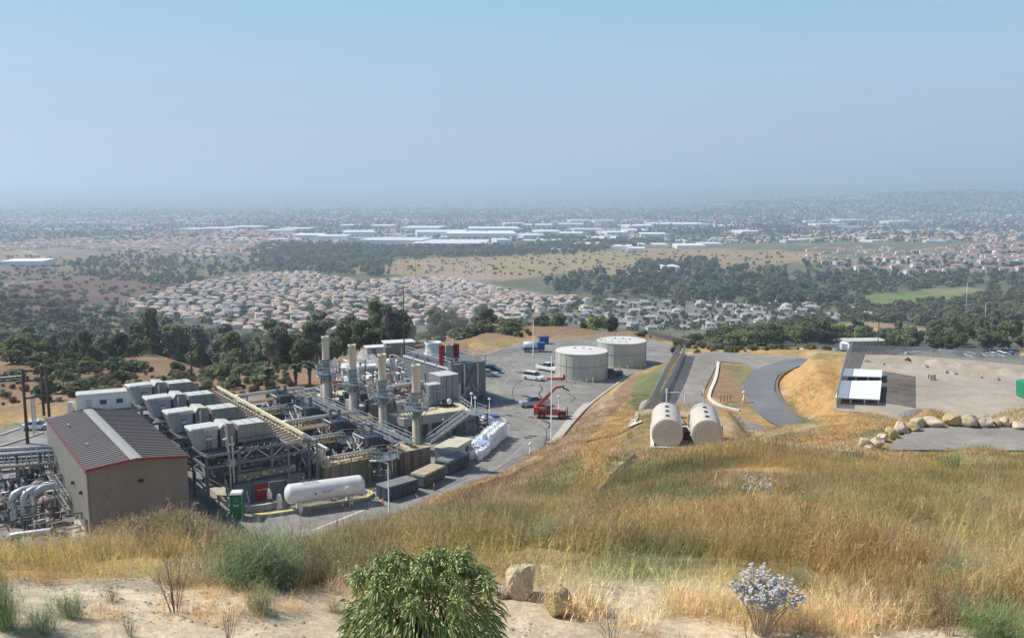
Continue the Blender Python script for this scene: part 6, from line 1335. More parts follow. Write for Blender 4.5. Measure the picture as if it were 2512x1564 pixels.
# ---------------------------------------------------------------- telescopic handler
M['tred'] = mat('faded_red_paint', (.52, .085, .06), .5, var=.12, scale=1.5)
t = thing('telescopic_handler', 'red telescopic handler with its boom raised, in the plant yard', 'telehandler', W(1352, 1024, 0), math.radians(-2)); t.scale = (.84, .84, .84)
def P2(x, z, y=0): return Vector((x, y, z))
m = MB(); m.extr([P2(x, z, -.7) for x, z in ((-3.2, .7), (3.0, .7), (3.2, 1.1), (2.6, 1.5), (.4, 1.6), (-.2, 2.0), (-3.0, 2.15), (-3.5, 1.6))], Vector((0, 1.4, 0))); m.build('chassis', M['tred'], t)
m = MB(); m.hexa([(-3.6, -1.1, .8), (-2.7, -1.1, .8), (-2.7, 1.1, .8), (-3.6, 1.1, .8), (-3.5, -1.0, 2.4), (-2.7, -1.0, 2.4), (-2.7, 1.0, 2.4), (-3.5, 1.0, 2.4)]); m.build('counterweight', M['tred'], t)
for x in (-1.9, 2.1):
    for s in (-1, 1):
        q = MB(); q.tube([(0, -.28, 0), (0, .28, 0)], .72, 20); o = q.build('wheel', M['tyre'], t, (x, s * 1.0, .72)); q = MB(); q.tube([(0, -.02, 0), (0, .02, 0)], .36, 14); q.build('rim', M['tred'], o, (0, s * .29, 0))
m = MB(); m.hexa([(-1.1, -1.15, 1.2), (.3, -1.15, 1.2), (.3, -.35, 1.2), (-1.1, -.35, 1.2), (-.9, -1.1, 2.75), (.1, -1.1, 2.75), (.1, -.4, 2.75), (-.9, -.4, 2.75)]); m.build('cab_glass', M['glass'], t)
m = MB(); m.box((-.4, -.75, 2.76), (1.25, .85, .1)); [m.bar((x0, y, 1.2), (x1, y, 2.76), .1) for x0, x1 in ((-1.1, -.9), (.3, .1)) for y in (-1.15, -.38)]; m.build('cab_frame', M['tred'], t)
m = MB(); m.box((.9, -.8, 1.0), (1.5, .75, .9)); m.build('engine_cover', M['tred'], t)
b0_, b1_ = Vector((-3.1, .1, 2.2)), Vector((.7, .1, 6.0)); bd = (b1_ - b0_).normalized()
m = MB(); m.bar(b0_, b0_ + bd * 4.2, .5, .6); m.build('outer_boom', M['tred'], t); m = MB(); m.bar(b0_ + bd * 4.0, b1_ + bd * .5, .38, .45); m.build('inner_boom', M['tred'], t)
m = MB(); m.tube([Vector((-1.4, .1, 1.6)), b0_ + bd * 2.6 - Vector((0, 0, .3))], .12, 8); m.build('lift_cylinder', M['steel_light'], t)
m = MB(); e1 = b1_ + bd * .4; m.bar(e1, e1 + Vector((1.2, 0, .25)), .35, .4); m.bar(e1 + Vector((1.1, 0, .25)), e1 + Vector((1.6, 0, .05)), .3, .3); m.build('boom_head', M['tred'], t)
for s in (-.4, .4): m = MB(); m.bar(e1 + Vector((1.5, s, .0)), e1 + Vector((2.7, s, -.7)), .14, .12); m.build('fork', M['black'], t)
m = MB(); m.bar(e1 + Vector((1.5, -.7, .1)), e1 + Vector((1.5, .9, .1)), .2, .5); m.build('fork_carriage', M['black'], t)
m = MB(); m.bar((3.0, -1.2, .1), (3.0, -1.2, 2.2), .18); m.bar((3.4, 1.2, .1), (3.4, 1.2, 2.0), .18); m.bar((2.9, -1.3, .1), (4.4, -1.3, .1), .25, .1); m.bar((2.9, 1.2, .1), (4.4, 1.2, .1), .25, .1); m.build('outrigger', M['steel_dark'], t, kind='stuff')
t = thing('red_boom_attachment', 'long low red attachment lying on the ground by the front round tank', 'attachment', W(1362, 932, 0), .12); MB().box((0, 0, .2), (3.6, .5, .35)).build('arm', M['tred'], t); MB().box((1.9, 0, .1), (.6, .9, 1.1)).build('head', M['rust'], t)
# ---------------------------------------------------------------- two round steel tanks
M['tank'] = mat('beige_tank_paint', (.56, .53, .46), .55, var=.05, scale=.4, streak=True, dirt=(.45, .4, .33, .35)); M['tankroof'] = mat('pale_tank_roof', (.68, .65, .58), .6, var=.06, scale=.3)
def round_tank(cx_px, by, D, r, h, label, rings=True):
    p = W(cx_px, by, 0); p = Vector((p.x, p.y + r, 0)); t = thing('storage_tank', label, 'tank', p, .2, 'two round beige storage tanks')
    MB().lathe((0, 0, 0), [(r, .1), (r, h)], 64).build('tank_wall', M['tank'], t); MB().lathe((0, 0, 0), [(r + .25, 0), (r + .25, .1), (r, .1)], 64, smooth=False).build('base_ring', M['kerb'], t)
    MB().lathe((0, 0, h), [(r + .08, -.12), (r + .08, .04), (r, .06), (r * .5, .22), (.01, .35)], 64, smooth=False).build('tank_roof', M['tankroof'], t)
    n = 22; q = MB(); q.bar((r + .02, 0, .15), (r + .02, 0, h - .15), .07, .1); me = q.mesh('wall_seam', M['tank'])
    for i in range(n): link('wall_seam', me, t, (0, 0, 0), 2 * math.pi * i / n + .1)
    MB().lathe((0, 0, h * .52), [(r + .005, 0), (r + .06, 0), (r + .06, .07), (r + .005, .07)], 64, smooth=False).build('girth_seam', M['steel'], t)
    q = MB(); q.bar((-.25, -r - .1, .3), (-.25, -r - .1, h + .9), .06); q.bar((.25, -r - .1, .3), (.25, -r - .1, h + .9), .06); [q.bar((-.25, -r - .1, z), (.25, -r - .1, z), .04) for z in np.arange(.5, h, .4)]; o = q.build('ladder', M['tank'], t); o.rotation_euler = (0, 0, 1.1)
    q = MB(); rail(q, [(r * .97 * math.cos(a), r * .97 * math.sin(a), h) for a in (np.linspace(1.2, 4.6, 12) if rings else np.linspace(.6, 1.6, 4))], 1.1, .03, step=3); q.build('roof_railing', M['steel_light'], t, kind='stuff')
    for x, y in ((.5, .8), (-1.2, 1.5), (1.6, -.6)): MB().lathe((x, y, h + .15), [(.3, 0), (.3, .25), (.36, .25), (.36, .32), (0, .36)], 12).build('roof_hatch', M['tankroof'], t)
    return t
round_tank(1431, 936, 0, 5.45, 5.6, 'nearer round beige tank with white cars beside it', False); round_tank(1531, 903, 0, 5.5, 5.4, 'farther round beige tank with a railing round its roof')
for i, (px, py) in enumerate(((1388, 935), (1410, 940), (1424, 942), (1440, 941), (1455, 938), (1505, 908), (1520, 908), (1572, 905), (1581, 903), (1465, 918), (1540, 908), (1362, 920))):
    lab = 'short tan bollard before the %s round tank, %s along the row' % ('nearer' if py > 916 or px < 1400 else 'farther', words[i]); t = thing('bollard', lab, 'bollard', W(px, py, 0), 0, 'tan bollards round the tanks'); MB().lathe((0, 0, 0), [(.12, 0), (.12, 1.0), (.07, 1.1), (0, 1.12)], 10).build('bollard_post', M['tantop'], t)
t = thing('dark_equipment_trailer', 'dark machinery trailer in the shade between the round tanks', 'trailer', W(1507, 925, 0), .1); MB().box((0, 0, .5), (3.4, 1.4, .8)).build('machine_body', M['steel_dark'], t); MB().box((-.8, 0, 1.3), (1.0, 1.2, .5)).build('engine_box', M['skipblue'], t); wheels(t, (-.8, .9), .75, .3)
# ---------------------------------------------------------------- twin horizontal beige tanks
M['tank2'] = mat('cream_tank_paint', (.62, .56, .47), .55, var=.05, scale=.6, dirt=(.5, .44, .36, .3))
for i, (fx, bx, lab) in enumerate(((1637, 1620, 'left one of the twin cream horizontal tanks on the concrete pad'), (1735, 1724, 'right one of the twin cream horizontal tanks on the concrete pad'))):
    fy = (1064, 1066)[i]; zc = 12.52 + 1.95; A_ = W(fx, fy, zc); B_ = A_ + Vector((1.1, 7.2, 0))
    t, A_, B_, d = cyl_tank('horizontal_tank', lab, A_, B_, 1.55, M['tank2'], .12, group='twin cream horizontal tanks'); nrm = Vector((d.y, -d.x, 0))
    for f in (.12, .85): c = A_.lerp(B_, f); m = MB(); m.extr([c + nrm * s + Vector((0, 0, z)) - d * .2 for s, z in ((-1.2, -1.95), (1.2, -1.95), (1.3, -.95), (.7, -1.4), (-.7, -1.4), (-1.3, -.95))], d * .5); m.build('saddle', M['kerb'], t)
    for f in (.15, .42, .7): c = A_.lerp(B_, f); m = MB(); m.tube([c + Vector((0, 0, 1.5)), c + Vector((0, 0, 1.68))], .2, 10); m.build('top_hatch', M['steel_dark'], t)
    c = A_.lerp(B_, .95); s = 1 if i == 0 else -1; m = MB(); m.tube([c + Vector((0, 0, 1.5)), c + Vector((0, 0, 2.7)), c + Vector((s * 2.0, 0, 2.7)), c + Vector((s * 2.0, 0, .6))], .07, 8); m.build('vent_pipe', M['tankroof'], t); m = MB(); m.tube([c + Vector((0, 0, 2.6)), c + Vector((0, 0, 3.1))], .12, 8); m.build('vent_cap', M['tankroof'], t)
t = thing('tank_pipework', 'brown valves and pipes between the twin cream tanks', 'pipework', W(1685, 1082, 12.5)); rs = random.Random(8); m = MB()
for i in range(22): a = Vector((rs.uniform(-.9, .9), rs.uniform(0, 5), rs.uniform(.2, 2.0))); m.tube([a, a + rs.choice([Vector((0, 0, .9)), Vector((.7, 0, 0)), Vector((0, 1, 0))])], .07, 6)
m.build('valve_cluster', M['steel_dark'], t, kind='stuff'); MB().tube([(-1.2, 0, 1.8), (1.2, 0, 1.8)], .08, 8).build('cross_pipe', M['brownpipe'], t); MB().box((0, 1.5, 0), (.8, 2.0, .9)).build('pump_box', M['rust'], t)
for nm, pts, lab in (('left', [(1600, 1113), (1598, 1072), (1600, 1050)], 'low pale bund wall on the left side of the twin tanks'), ('front', [(1600, 1113), (1650, 1114), (1695, 1114)], 'low pale bund wall in front of the left twin tank')): wallrun('bund_wall', lab, 'wall', pts, .25, .7, M['kerb'], M['tankroof'], 12.5)
t = thing('dark_compressor', 'dark machine standing left of the twin cream tanks', 'machine', W(1592, 1030, 9.8)); MB().box((0, 0, 0), (1.2, 1.6, 1.6)).build('machine_body', M['steel_dark'], t); MB().tube([(-.9, 0, 0), (-.9, 0, 2.0)], .08, 8).build('post', M['tankroof'], t); MB().box((.3, -.9, .2), (.7, .5, .7)).build('motor', M['rust'], t)
# ---------------------------------------------------------------- fences
def chainlink_mat():
    m = bpy.data.materials.new('chain_link'); m.use_nodes = True; nt = m.node_tree; N = nt.nodes; L = nt.links; b = N['Principled BSDF']; b.inputs['Base Color'].default_value = (.33, .36, .37, 1); b.inputs['Metallic'].default_value = .4; b.inputs['Roughness'].default_value = .5
    tr = N.new('ShaderNodeBsdfTransparent'); mx = N.new('ShaderNodeMixShader'); mx.inputs[0].default_value = .72; L.new(tr.outputs[0], mx.inputs[1]); L.new(b.outputs[0], mx.inputs[2]); L.new(mx.outputs[0], N['Material Output'].inputs[0]); return m
M['link'] = chainlink_mat()
def fence(name, label, pts, h=2.2, step=3.0, zf=None, cat='fence', mm='link'):
    t = thing(name, label, cat, (0, 0, 0)); P = []
    for i in range(len(pts) - 1):
        a, b = Vector(pts[i]), Vector(pts[i + 1]); n = max(1, round((b - a).length / step))
        for k in range(n + (1 if i == len(pts) - 2 else 0)): p = a.lerp(b, k / n); p.z = Hs(p.x, p.y) + .12; P.append(p)
    pm = MB(); pm.tube([(0, 0, -.4), (0, 0, h + .1)], .05, 6); pme = pm.mesh('fence_post', M['steel_light'])
    for i, p in enumerate(P):
        link('fence_post', pme, t, tuple(p))
        if i < len(P) - 1: q = P[i + 1]; m = MB(); m.add([p, q, q + Vector((0, 0, h)), p + Vector((0, 0, h))], [(0, 1, 2, 3)]); m.build('mesh_panel', M[mm], t); m = MB(); m.bar(p + Vector((0, 0, h)), q + Vector((0, 0, h)), .06); m.build('top_rail', M['steel_light'], t)
    return t
def Wg(px, D): return GD(px, D)
fence('chain_link_fence', 'grey chain-link fence running down from the gravel yard to the ditch', [W(1668, 872, 3.0), W(1632, 930, 4), W(1600, 985, 5), W(1580, 1000, 6.0)], 2.4)
fence('chain_link_fence', 'second chain-link fence just right of the first, along the gravel yard', [W(1680, 872, 4), W(1655, 930, 4.0), W(1622, 978, 5.0)], 2.4)
ribbon('drain_channel', [(1592, 985), (1575, 1008), (1556, 1030), (1545, 1045)], 1.1, None, M['kerb'], .25)
ribbon('drain_channel', [(1548, 1045), (1555, 1065), (1560, 1088), (1566, 1105), (1572, 1118)], .8, None, mat('pale_drain', (.66, .62, .54), .9), .25)
ribbon('ditch_bed', [(1434, 1264), (1466, 1208), (1514, 1148), (1562, 1112)], 1.3, None, mat('ditch_mud', (.06, .048, .04), .95, var=.4, scale=2), .12)
fence('yard_fence', 'tall grey slatted chain-link fence along the left end of the storage yard', [W(2052, 1000, 8), W(2060, 960, 8), W(2075, 900, 8), W(2090, 868, 8)], 2.6, 2.2)
fence('yard_fence', 'grey chain-link fence along the far side of the storage yard', [W(2090, 868, 8), W(2230, 870, 8), W(2400, 884, 8), W(2620, 905, 8)], 1.6, 4)
fence('perimeter_fence', 'thin wire fence along the crest beyond the round tanks', [GD(1590, 250), GD(1700, 246), GD(1850, 240)], 1.3, 6)
# ---------------------------------------------------------------- poles, lamps
M['pole_wood'] = mat('dark_wooden_pole', (.085, .055, .04), .9, var=.25, scale=2, streak=True); M['pole_metal'] = mat('grey_lamp_pole', (.52, .54, .55), .5, .3, var=.08)
def pole(name, label, base, top_y, r=.16, arms=2, m_='pole_wood', cat='utility pole'):
    h = (proj(base.x, base.y, base.z)[1] - top_y) * base.y / F * 1.0; t = thing(name, label, cat, base)
    MB().lathe((0, 0, -.5), [(r * 1.1, 0), (r * .7, h + .5), (0, h + .5)], 8).build('pole_shaft', M[m_], t)
    for k in range(arms):
        z = h - .6 - k * 1.5; MB().bar((-1.3, 0, z), (1.3, .3, z), .14, .14).build('cross_arm', M[m_], t)
        for x in (-1.1, -.5, .5, 1.1): MB().lathe((x, x * .11, z + .07), [(.05, 0), (.09, .08), (.05, .2), (0, .25)], 6).build('insulator', M['white'], t)
    return t
pole('utility_pole', 'dark wooden pole with crossarms on the brown hill behind the inlet units', G(471, 931, 120), 795, .2, 2)
pole('utility_pole', 'tall dark pole rising behind the two nearest stacks against the houses', W(992, 880, 0), 696, .16, 1)
pole('utility_pole', 'short dark pole between the second and third stacks', W(897, 976, 0), 893, .14, 0)
pole('utility_pole', 'dark pole beside the short one between the stacks', W(905, 974, 0), 925, .12, 0)
pole('utility_pole', 'tall thin dark pole on the slope right of the round tanks', G(1677, 826, 200), 668, .2, 1)
pole('utility_pole', 'dark pole with crossarms in front of the low white office', G(2152, 866, 260), 775, .2, 2)
pole('utility_pole', 'small pole just right of the low white office', G(2205, 850, 260), 805, .2, 2)
pole('utility_pole', 'distant pole right of the brown dirt field', G(2226, 842, 300), 790, .2, 1)
pole('utility_pole', 'pale grey tall pole on the scrub slope at the far right', G(2368, 775, 400), 690, .3, 0, 'pole_metal')
pole('utility_pole', 'thin pole on the scrub near the right edge', G(2415, 800, 400), 740, .2, 1, 'pole_metal')
for i, px in enumerate((970, 992, 1020, 1055, 1113, 1142, 1150, 1190, 1230)):
    pole('utility_pole', 'thin distant power pole in the golden field, %s from the left' % words[i], G(px, 672 + (i % 3) * 3, 900), 640 - (i % 3) * 4, .35, 1)
def lamp(label, base, top_y, side=1, arm=1.6, r=.09, globe=False):
    h = (proj(base.x, base.y, base.z)[1] - top_y) * base.y / F; t = thing('street_lamp', label, 'lamp', base)
    MB().lathe((0, 0, 0), [(.22, 0), (.22, .5), (r, .55), (r * .75, h), (0, h + .02)], 10).build('lamp_post', M['pole_metal'], t)
    if globe: MB().lathe((0, 0, h - .1), [(.05, 0), (.3, .1), (.3, .22), (.12, .42), (0, .45)], 10).build('lamp_shade', M['white'], t)
    elif arm:
        MB().tube([(0, 0, h - .05), (side * arm * .6, 0, h + .25), (side * arm, 0, h + .3)], .05, 6).build('lamp_arm', M['pole_metal'], t); MB().box((side * (arm + .25), 0, h + .22), (.75, .3, .14)).build('lamp_head', M['white'], t)
    return t
lamp('tall thin grey lamp post beside the kerb left of the red boom, rising past it', W(1352, 1103, 0), 861, 1, .0); 
lamp('white lamp post with an angled arm between the white tank and nearest skip', W(955, 1289, 0), 1124, -1, 1.5)
lamp('tall lamp post at the far side of the yard by the blue truck', W(1308, 877, 0), 782, 1, .0)
lamp('lamp post with a bent arm behind the maroon stack', W(1112, 876, 0), 829, 1, 1.7)
lamp('small lamp with white head beside the utility cart', W(1201, 1035, 0), 977, globe=True)
lamp('small white headed lamp on the deck edge, higher one', W(1157, 1000, 3.5), 965, globe=True)
lamp('small white headed lamp on the deck edge, lower one', W(1166, 1013, 3.5), 975, globe=True)
lamp('small white headed lamp beside the staircase', W(1087, 1070, 0), 1028, globe=True)
lamp('white headed lamp among the pipes left of the nearest stack', W(965, 1110, 0), 1058, globe=True)
lamp('short white topped marker on the road near the bags', W(1301, 1115, 0), 1088, globe=True)
lamp('lamp by the reversing bay above the twin tanks', W(1371, 1010, 0), 972, globe=True)
lamp('marker post at the lower end of the curving road', W(1975, 1062, 4), 1045, globe=True)
lamp('white marker post at the inner edge of the curving road', W(1824, 985, 4), 962, globe=True)
# braced wooden frame with cables at far left
t = thing('wooden_pole_frame', 'dark wooden three-pole frame with crossbeams left of the metal building', 'pole frame', (0, 0, 0))
def topz(b, ty): d = ray(0, ty); return CAMZ + b.y * d.z / d.y
Ap, Bp, Cp = W(68, 1087, 0), W(108, 1018, 0), W(121, 1022, 0); tops = [topz(Ap, 905), topz(Bp, 898), topz(Cp, 905)]
for p, tz in zip((Ap, Bp, Cp), tops): MB().lathe(p, [(.26, 0), (.2, tz), (0, tz)], 8).build('pole_shaft', M['pole_wood'], t)
def atz(p, z): return Vector((p.x, p.y, z))
for z in (.3, 1.9, 4.6): MB().bar(atz(Ap, tops[0] - z), atz(Cp, tops[2] - z), .22, .3).build('crossbeam', M['pole_wood'], t)
MB().bar(atz(Bp, tops[1] - .8), atz(Cp, tops[2] - .5), .2).build('crossbeam', M['pole_wood'], t)
for i in range(3): p = Ap.lerp(Cp, .25 + i * .07); MB().tube([atz(p, 0), atz(p, 6.4)], .11, 8).build('conduit', M['insul'], t)
for i in range(3): m = MB(); m.tube([atz(Ap, tops[0] - 1 - i * .4), atz(Ap, tops[0] - 3 - i * .4) + Vector((-16, 4, 0)), atz(Ap, tops[0] - 3.4 - i * .4) + Vector((-34, 8, 0))], .05, 4); m.build('cable', M['steel_light'], t)
# retaining walls, kerb lines at the back road
wallrun('back_wall', 'low grey retaining wall along the road behind the plant', 'wall', [(700, 978), (790, 958), (880, 945), (925, 938)], .3, 1.0, M['kerb'])
kerb('back_kerb', [(0, 1068), (60, 1048), (110, 1040)], 0, .5, .2, M['kerb']); kerb('back_kerb', [(0, 1095), (50, 1080), (105, 1062)], 0, .4, .2, M['kerb'])
kerb('back_kerb', [(520, 990), (640, 983), (760, 960), (860, 940)], 0, .4, .2, M['kerb'])
ribbon('road_line', [(766, 1300), (830, 1275), (900, 1247)], .35, 0, M['line'], .012); ribbon('road_line', [(1215, 1022), (1236, 1044)], .18, 0, M['line'], .012); ribbon('road_line', [(1231, 1022), (1250, 1042)], .18, 0, M['line'], .012)
M['crack'] = mat('asphalt_crack', (.045, .045, .045), .95)
for pts, w_ in (([(1262, 985), (1258, 955), (1275, 935), (1300, 928)], .12), ([(1325, 945), (1330, 955), (1322, 965), (1328, 975), (1340, 990)], .25), ([(1320, 1040), (1340, 1055), (1335, 1090), (1310, 1115), (1270, 1130), (1235, 1150)], .12), ([(1330, 1030), (1350, 1040), (1345, 1050)], .4), ([(1200, 935), (1225, 915), (1265, 900)], .1), ([(1385, 960), (1410, 975), (1400, 985)], .2), ([(1190, 1170), (1240, 1140), (1290, 1112)], .1)):
    ribbon('tar_crack', pts, w_, 0, M['crack'], .014)
rs = random.Random(12)
M['wear'] = mat('worn_wheel_track', (.29, .275, .25), .95, var=.2, scale=.5)
for i, pts in enumerate(([(1215, 1150), (1290, 1085), (1325, 1020), (1300, 950), (1250, 900)], [(1000, 1255), (1120, 1190), (1210, 1150)], [(1180, 960), (1190, 925), (1230, 890), (1290, 862)], [(1240, 1010), (1230, 950), (1270, 910)])): ribbon('wheel_track', pts, .5, 0, M['wear'], .008 + .0011 * i)
for i in range(26):
    x, y = rs.uniform(1195, 1340), rs.uniform(865, 1090)
    if inpoly(np.array([W(x, y, 0).x]), np.array([W(x, y, 0).y]), PAD)[0]: ribbon('oil_stain', [(x, y), (x + rs.uniform(4, 12), y + rs.uniform(-2, 2)), (x + rs.uniform(13, 20), y + rs.uniform(-3, 3))], rs.uniform(.15, .7), 0, M['crack'], .018 + i * .0002)
M['dust'] = mat('dusty_patch', (.33, .30, .26), .95, var=.2, scale=.4)
m = MB()
# ---------------------------------------------------------------- left piping yard
def pz(px, py, z): return W(px, py, z)
t = thing('left_pipe_rack', 'long blue grey pipe rack at the left edge beside the metal building', 'pipe rack', (0, 0, 0))
for j, (y0, y1, z, r, mm) in enumerate(((1100, 1093, 5.0, .2, 'insul'), (1106, 1096, 5.0, .16, 'steel'), (1116, 1103, 4.9, .22, 'steel_light'), (1128, 1118, 4.2, .16, 'steel_dark'), (1136, 1124, 4.0, .14, 'steel'), (1146, 1134, 3.9, .22, 'brownpipe'))):
    a, b = pz(-60, y0 + 3, z), pz(158, y1, z); MB().tube([a, a.lerp(b, .5), b, b - Vector((0, 0, 1.2))], r, 8).build('rack_pipe', M[mm], t)
for px in (-20, 40, 98, 150, 165): members(t, 'rack_post', M['steel'], [(pz(px, 1108, 4.6), Vector((*pz(px, 1108, 4.6)[:2], 0))), (pz(px, 1133, 4.0), Vector((*pz(px, 1133, 4.0)[:2], 0)))], .25)
m = MB(); [m.bar(pz(x, 1100, 5.1), pz(x + 4, 1140, 4.0), .14) for x in range(-50, 160, 14)]; m.bar(pz(-60, 1122, 4.7), pz(165, 1108, 4.7), .2); m.bar(pz(-60, 1160, 2.9), pz(165, 1146, 2.9), .2); m.build('rack_beam', M['steel_dark'], t, kind='stuff')
rs = random.Random(77)
for mm in ('insul', 'brownpipe', 'steel', 'steel_dark'):
    m = MB()
    for i in range(44):
        p = pz(rs.uniform(-40, 165), rs.uniform(1170, 1320), 0); p.z = rs.uniform(.2, 3.4); d_ = rs.choice([lt(1.8, 0, 0), lt(0, 1.6, 0), Vector((0, 0, 1.5)), lt(-1.2, 0, 0)]); e_ = p + d_; m.tube([p, e_, e_ + Vector((0, 0, -.7))], rs.uniform(.06, .17), 6)
    m.build('small_pipe', M[mm], t, kind='stuff')
m = MB(); [m.box(pz(rs.uniform(-40, 150), rs.uniform(1180, 1310), 0), (rs.uniform(.5, 2), rs.uniform(.5, 1.6), rs.uniform(.4, 1.6)), PRZ) for i in range(26)]; m.build('equipment_box', M['steel_dark'], t, kind='stuff')
for i, (px, py, lab) in enumerate(((34, 1290, 'leftmost thick silver bent duct in the left pipe yard'), (62, 1288, 'middle thick silver bent duct in the left pipe yard'), (84, 1284, 'rightmost thick silver bent duct in the left pipe yard'))):
    p = pz(px, py, 0); t = thing('bent_duct', lab, 'duct', p, 0, 'thick silver bent ducts'); h = 3.9
    MB().tube([(0, 0, 0), (0, 0, h - .7), (.2, .3, h - .15), (.7, .9, h + .1), (1.6, 1.9, h + .1)], .42, 16).build('duct_pipe', M['steel_light'], t); MB().lathe((0, 0, .2), [(.42, 0), (.58, 0), (.58, .14), (.42, .14)], 16, smooth=False).build('flange', M['steel'], t)
p = pz(20, 1322, .9); t = thing('low_silver_duct', 'low silver duct curving along the ground at the bottom left', 'duct', p); MB().tube([(0, .8, -.6), (.0, .2, .1), (.4, 0, .4), (1.2, .1, .5), (4.2, 1.0, .6)], .34, 14).build('duct_pipe', M['steel_light'], t); MB().tube([(4.2, 1.0, .6), (4.4, 1.05, .6)], .45, 14).build('flange', M['steel'], t)
M['brownvessel'] = mat('brown_vessel_cladding', (.27, .21, .18), .7, var=.15, scale=1)
for i, (px, py, lab) in enumerate(((100, 1215, 'farther brown domed vessel in the left pipe yard'), (108, 1236, 'middle brown domed vessel in the left pipe yard'), (118, 1258, 'nearest brown domed vessel in the left pipe yard'), (5, 1262, 'brown domed vessel at the left edge'))):
    p = pz(px, py, 0); t = thing('domed_vessel', lab, 'vessel', p, 0, 'brown domed vessels'); MB().lathe((0, 0, 0), [(1.0, 0), (1.0, 1.5), (1.05, 1.5), (1.0, 1.75), (.6, 2.05), (0, 2.15)], 24).build('vessel_body', M['housing' if i == 2 else 'brownvessel'], t); MB().lathe((0, 0, 1.52), [(1.07, 0), (1.02, .28), (.6, .58), (0, .68)], 24).build('dome', M['brownvessel'], t); MB().tube([(0, 0, 2.1), (0, 0, 2.7), (.8, .5, 2.7)], .1, 6).build('pipe', M['insul'], t)
t = thing('left_pipe_stair', 'slanting grey stair beside the metal building', 'staircase', (0, 0, 0)); a, b = pz(118, 1185, 3.2), pz(168, 1262, .2)
for s in (0, .8): MB().bar(a + lt(s, 0, 0), b + lt(s, 0, 0), .1, .3).build('stringer', M['insul'], t)
q = MB(); q.bar((0, 0, 0), lt(.8, 0, 0), .25, .05); qm = q.mesh('tread', M['steel_light']); [link('tread', qm, t, tuple(a.lerp(b, i / 13))) for i in range(14)]
m = MB(); m.bar(a + Vector((0, 0, 1)), b + Vector((0, 0, 1)), .07); m.bar(a + lt(.8, 0, 1), b + lt(.8, 0, 1), .07); m.build('handrail', M['white'], t, kind='stuff')
t = thing('goal_post_pipe', 'tall pale inverted-L pipe in front of the left pipe yard', 'pipe', pz(147, 1255, 0)); MB().tube([(-.9, 0, 3.9), (0, 0, 4.0), (0, 0, 0), (-.3, -.3, -.2)], .13, 8).build('pipe', M['insul'], t); MB().tube([(0, 0, .8), (-1.6, -.3, .5), (-3.5, -.6, .2)], .12, 8).build('pipe', M['insul'], t)
t = thing('green_drum_tank', 'dark green round tank behind the left pipe rack', 'tank', pz(82, 1178, 0)); MB().tube([(-1.4, 0, 1.1), (-1.3, 0, 1.1), (1.2, 0, 1.1), (1.3, 0, 1.1)], [.4, 1.0, 1.0, .4], 18).build('tank_shell', mat('dark_green', (.02, .05, .04), .5), t); [MB().box((x, 0, 0), (.3, 1.2, .3)).build('saddle', M['kerb'], t) for x in (-.8, .8)]
t = thing('concrete_walkway', 'pale sunlit concrete walkway with railing below the metal building', 'walkway', (0, 0, 0)); P = [pz(x, y, .5) for x, y in ((188, 1248), (214, 1238), (250, 1292), (262, 1318), (215, 1340), (170, 1345))]
m = MB(); m.prism([(p.x, p.y) for p in P], -.1, .5); m.build('walkway_slab', M['concrete'], t); m = MB(); rail(m, [P[1], P[2], P[3]], 1.1, .04, step=1.2); m.build('railing', M['steel_light'], t, kind='stuff'); m = MB(); rail(m, [P[3], P[4], P[5]], 1.1, .035, step=1.5); m.build('railing', M['steel_light'], t, kind='stuff')
# ---------------------------------------------------------------- palms
M['frond'] = rand_tint(mat('palm_frond', (.07, .095, .035), .6, var=.3, scale=1), .15); M['deadfrond'] = mat('dead_palm_skirt', (.16, .095, .05), .95, var=.3, scale=2)
def palm(base, h, label, s=1.0):
    t = thing('palm_tree', label, 'palm tree', base, U(0, 6)); t.scale = (s,) * 3
    MB().tube([(0, 0, -.5), (.05, 0, h * .5), (0, .05, h)], [.32, .26, .22], 10).build('trunk', M['palm_trunk'], t)
    for i in range(24):
        a = i * 2.4; el = U(-.3, 1.1); L_ = U(1.5, 2.1); m = MB(); pts = []; d = Vector((math.cos(a) * math.cos(el), math.sin(a) * math.cos(el), math.sin(el)))
        for k in range(5): f = k / 4; pts.append(Vector((0, 0, h)) + d * L_ * f - Vector((0, 0, .7 * f * f)))
        side = Vector((-math.sin(a), math.cos(a), 0)); vs = []
        for k, p in enumerate(pts): w_ = (.06, .12, .5, .6, .08)[k]; vs += [p - side * w_ - Vector((0, 0, w_ * .3)), p, p + side * w_ - Vector((0, 0, w_ * .3))]
        m.add(vs, [(k * 3 + j, k * 3 + j + 1, k * 3 + j + 4, k * 3 + j + 3) for k in range(4) for j in range(2)]); m.build('frond', M['frond'], t)
    m = MB()
    for i in range(60):
        a = U(0, 6.28); z = h - U(.1, 1.9); r = .28 + U(.1, .45) * (1 - (h - z) / 2.6); c = Vector((math.cos(a) * .22, math.sin(a) * .22, z)); e_ = Vector((math.cos(a) * r, math.sin(a) * r, z - U(.4, .8))); sd = Vector((-math.sin(a), math.cos(a), 0)) * .12; m.add([c - sd, c + sd, e_ + sd, e_ - sd], [(0, 1, 2, 3)])
    m.build('dead_frond_skirt', M['deadfrond'], t, kind='stuff')
palm(W(657, 990, 0), 5.6, 'largest fan palm, in front of the back road behind the trains', 1.05); palm(G(726, 944, 150), 3.6, 'middle fan palm on the golden verge behind the back road'); palm(G(760, 944, 150), 4.4, 'right fan palm just left of the farthest stack'); palm(G(789, 940, 150), 4.2, 'fan palm partly hidden behind the farthest stack', .8)
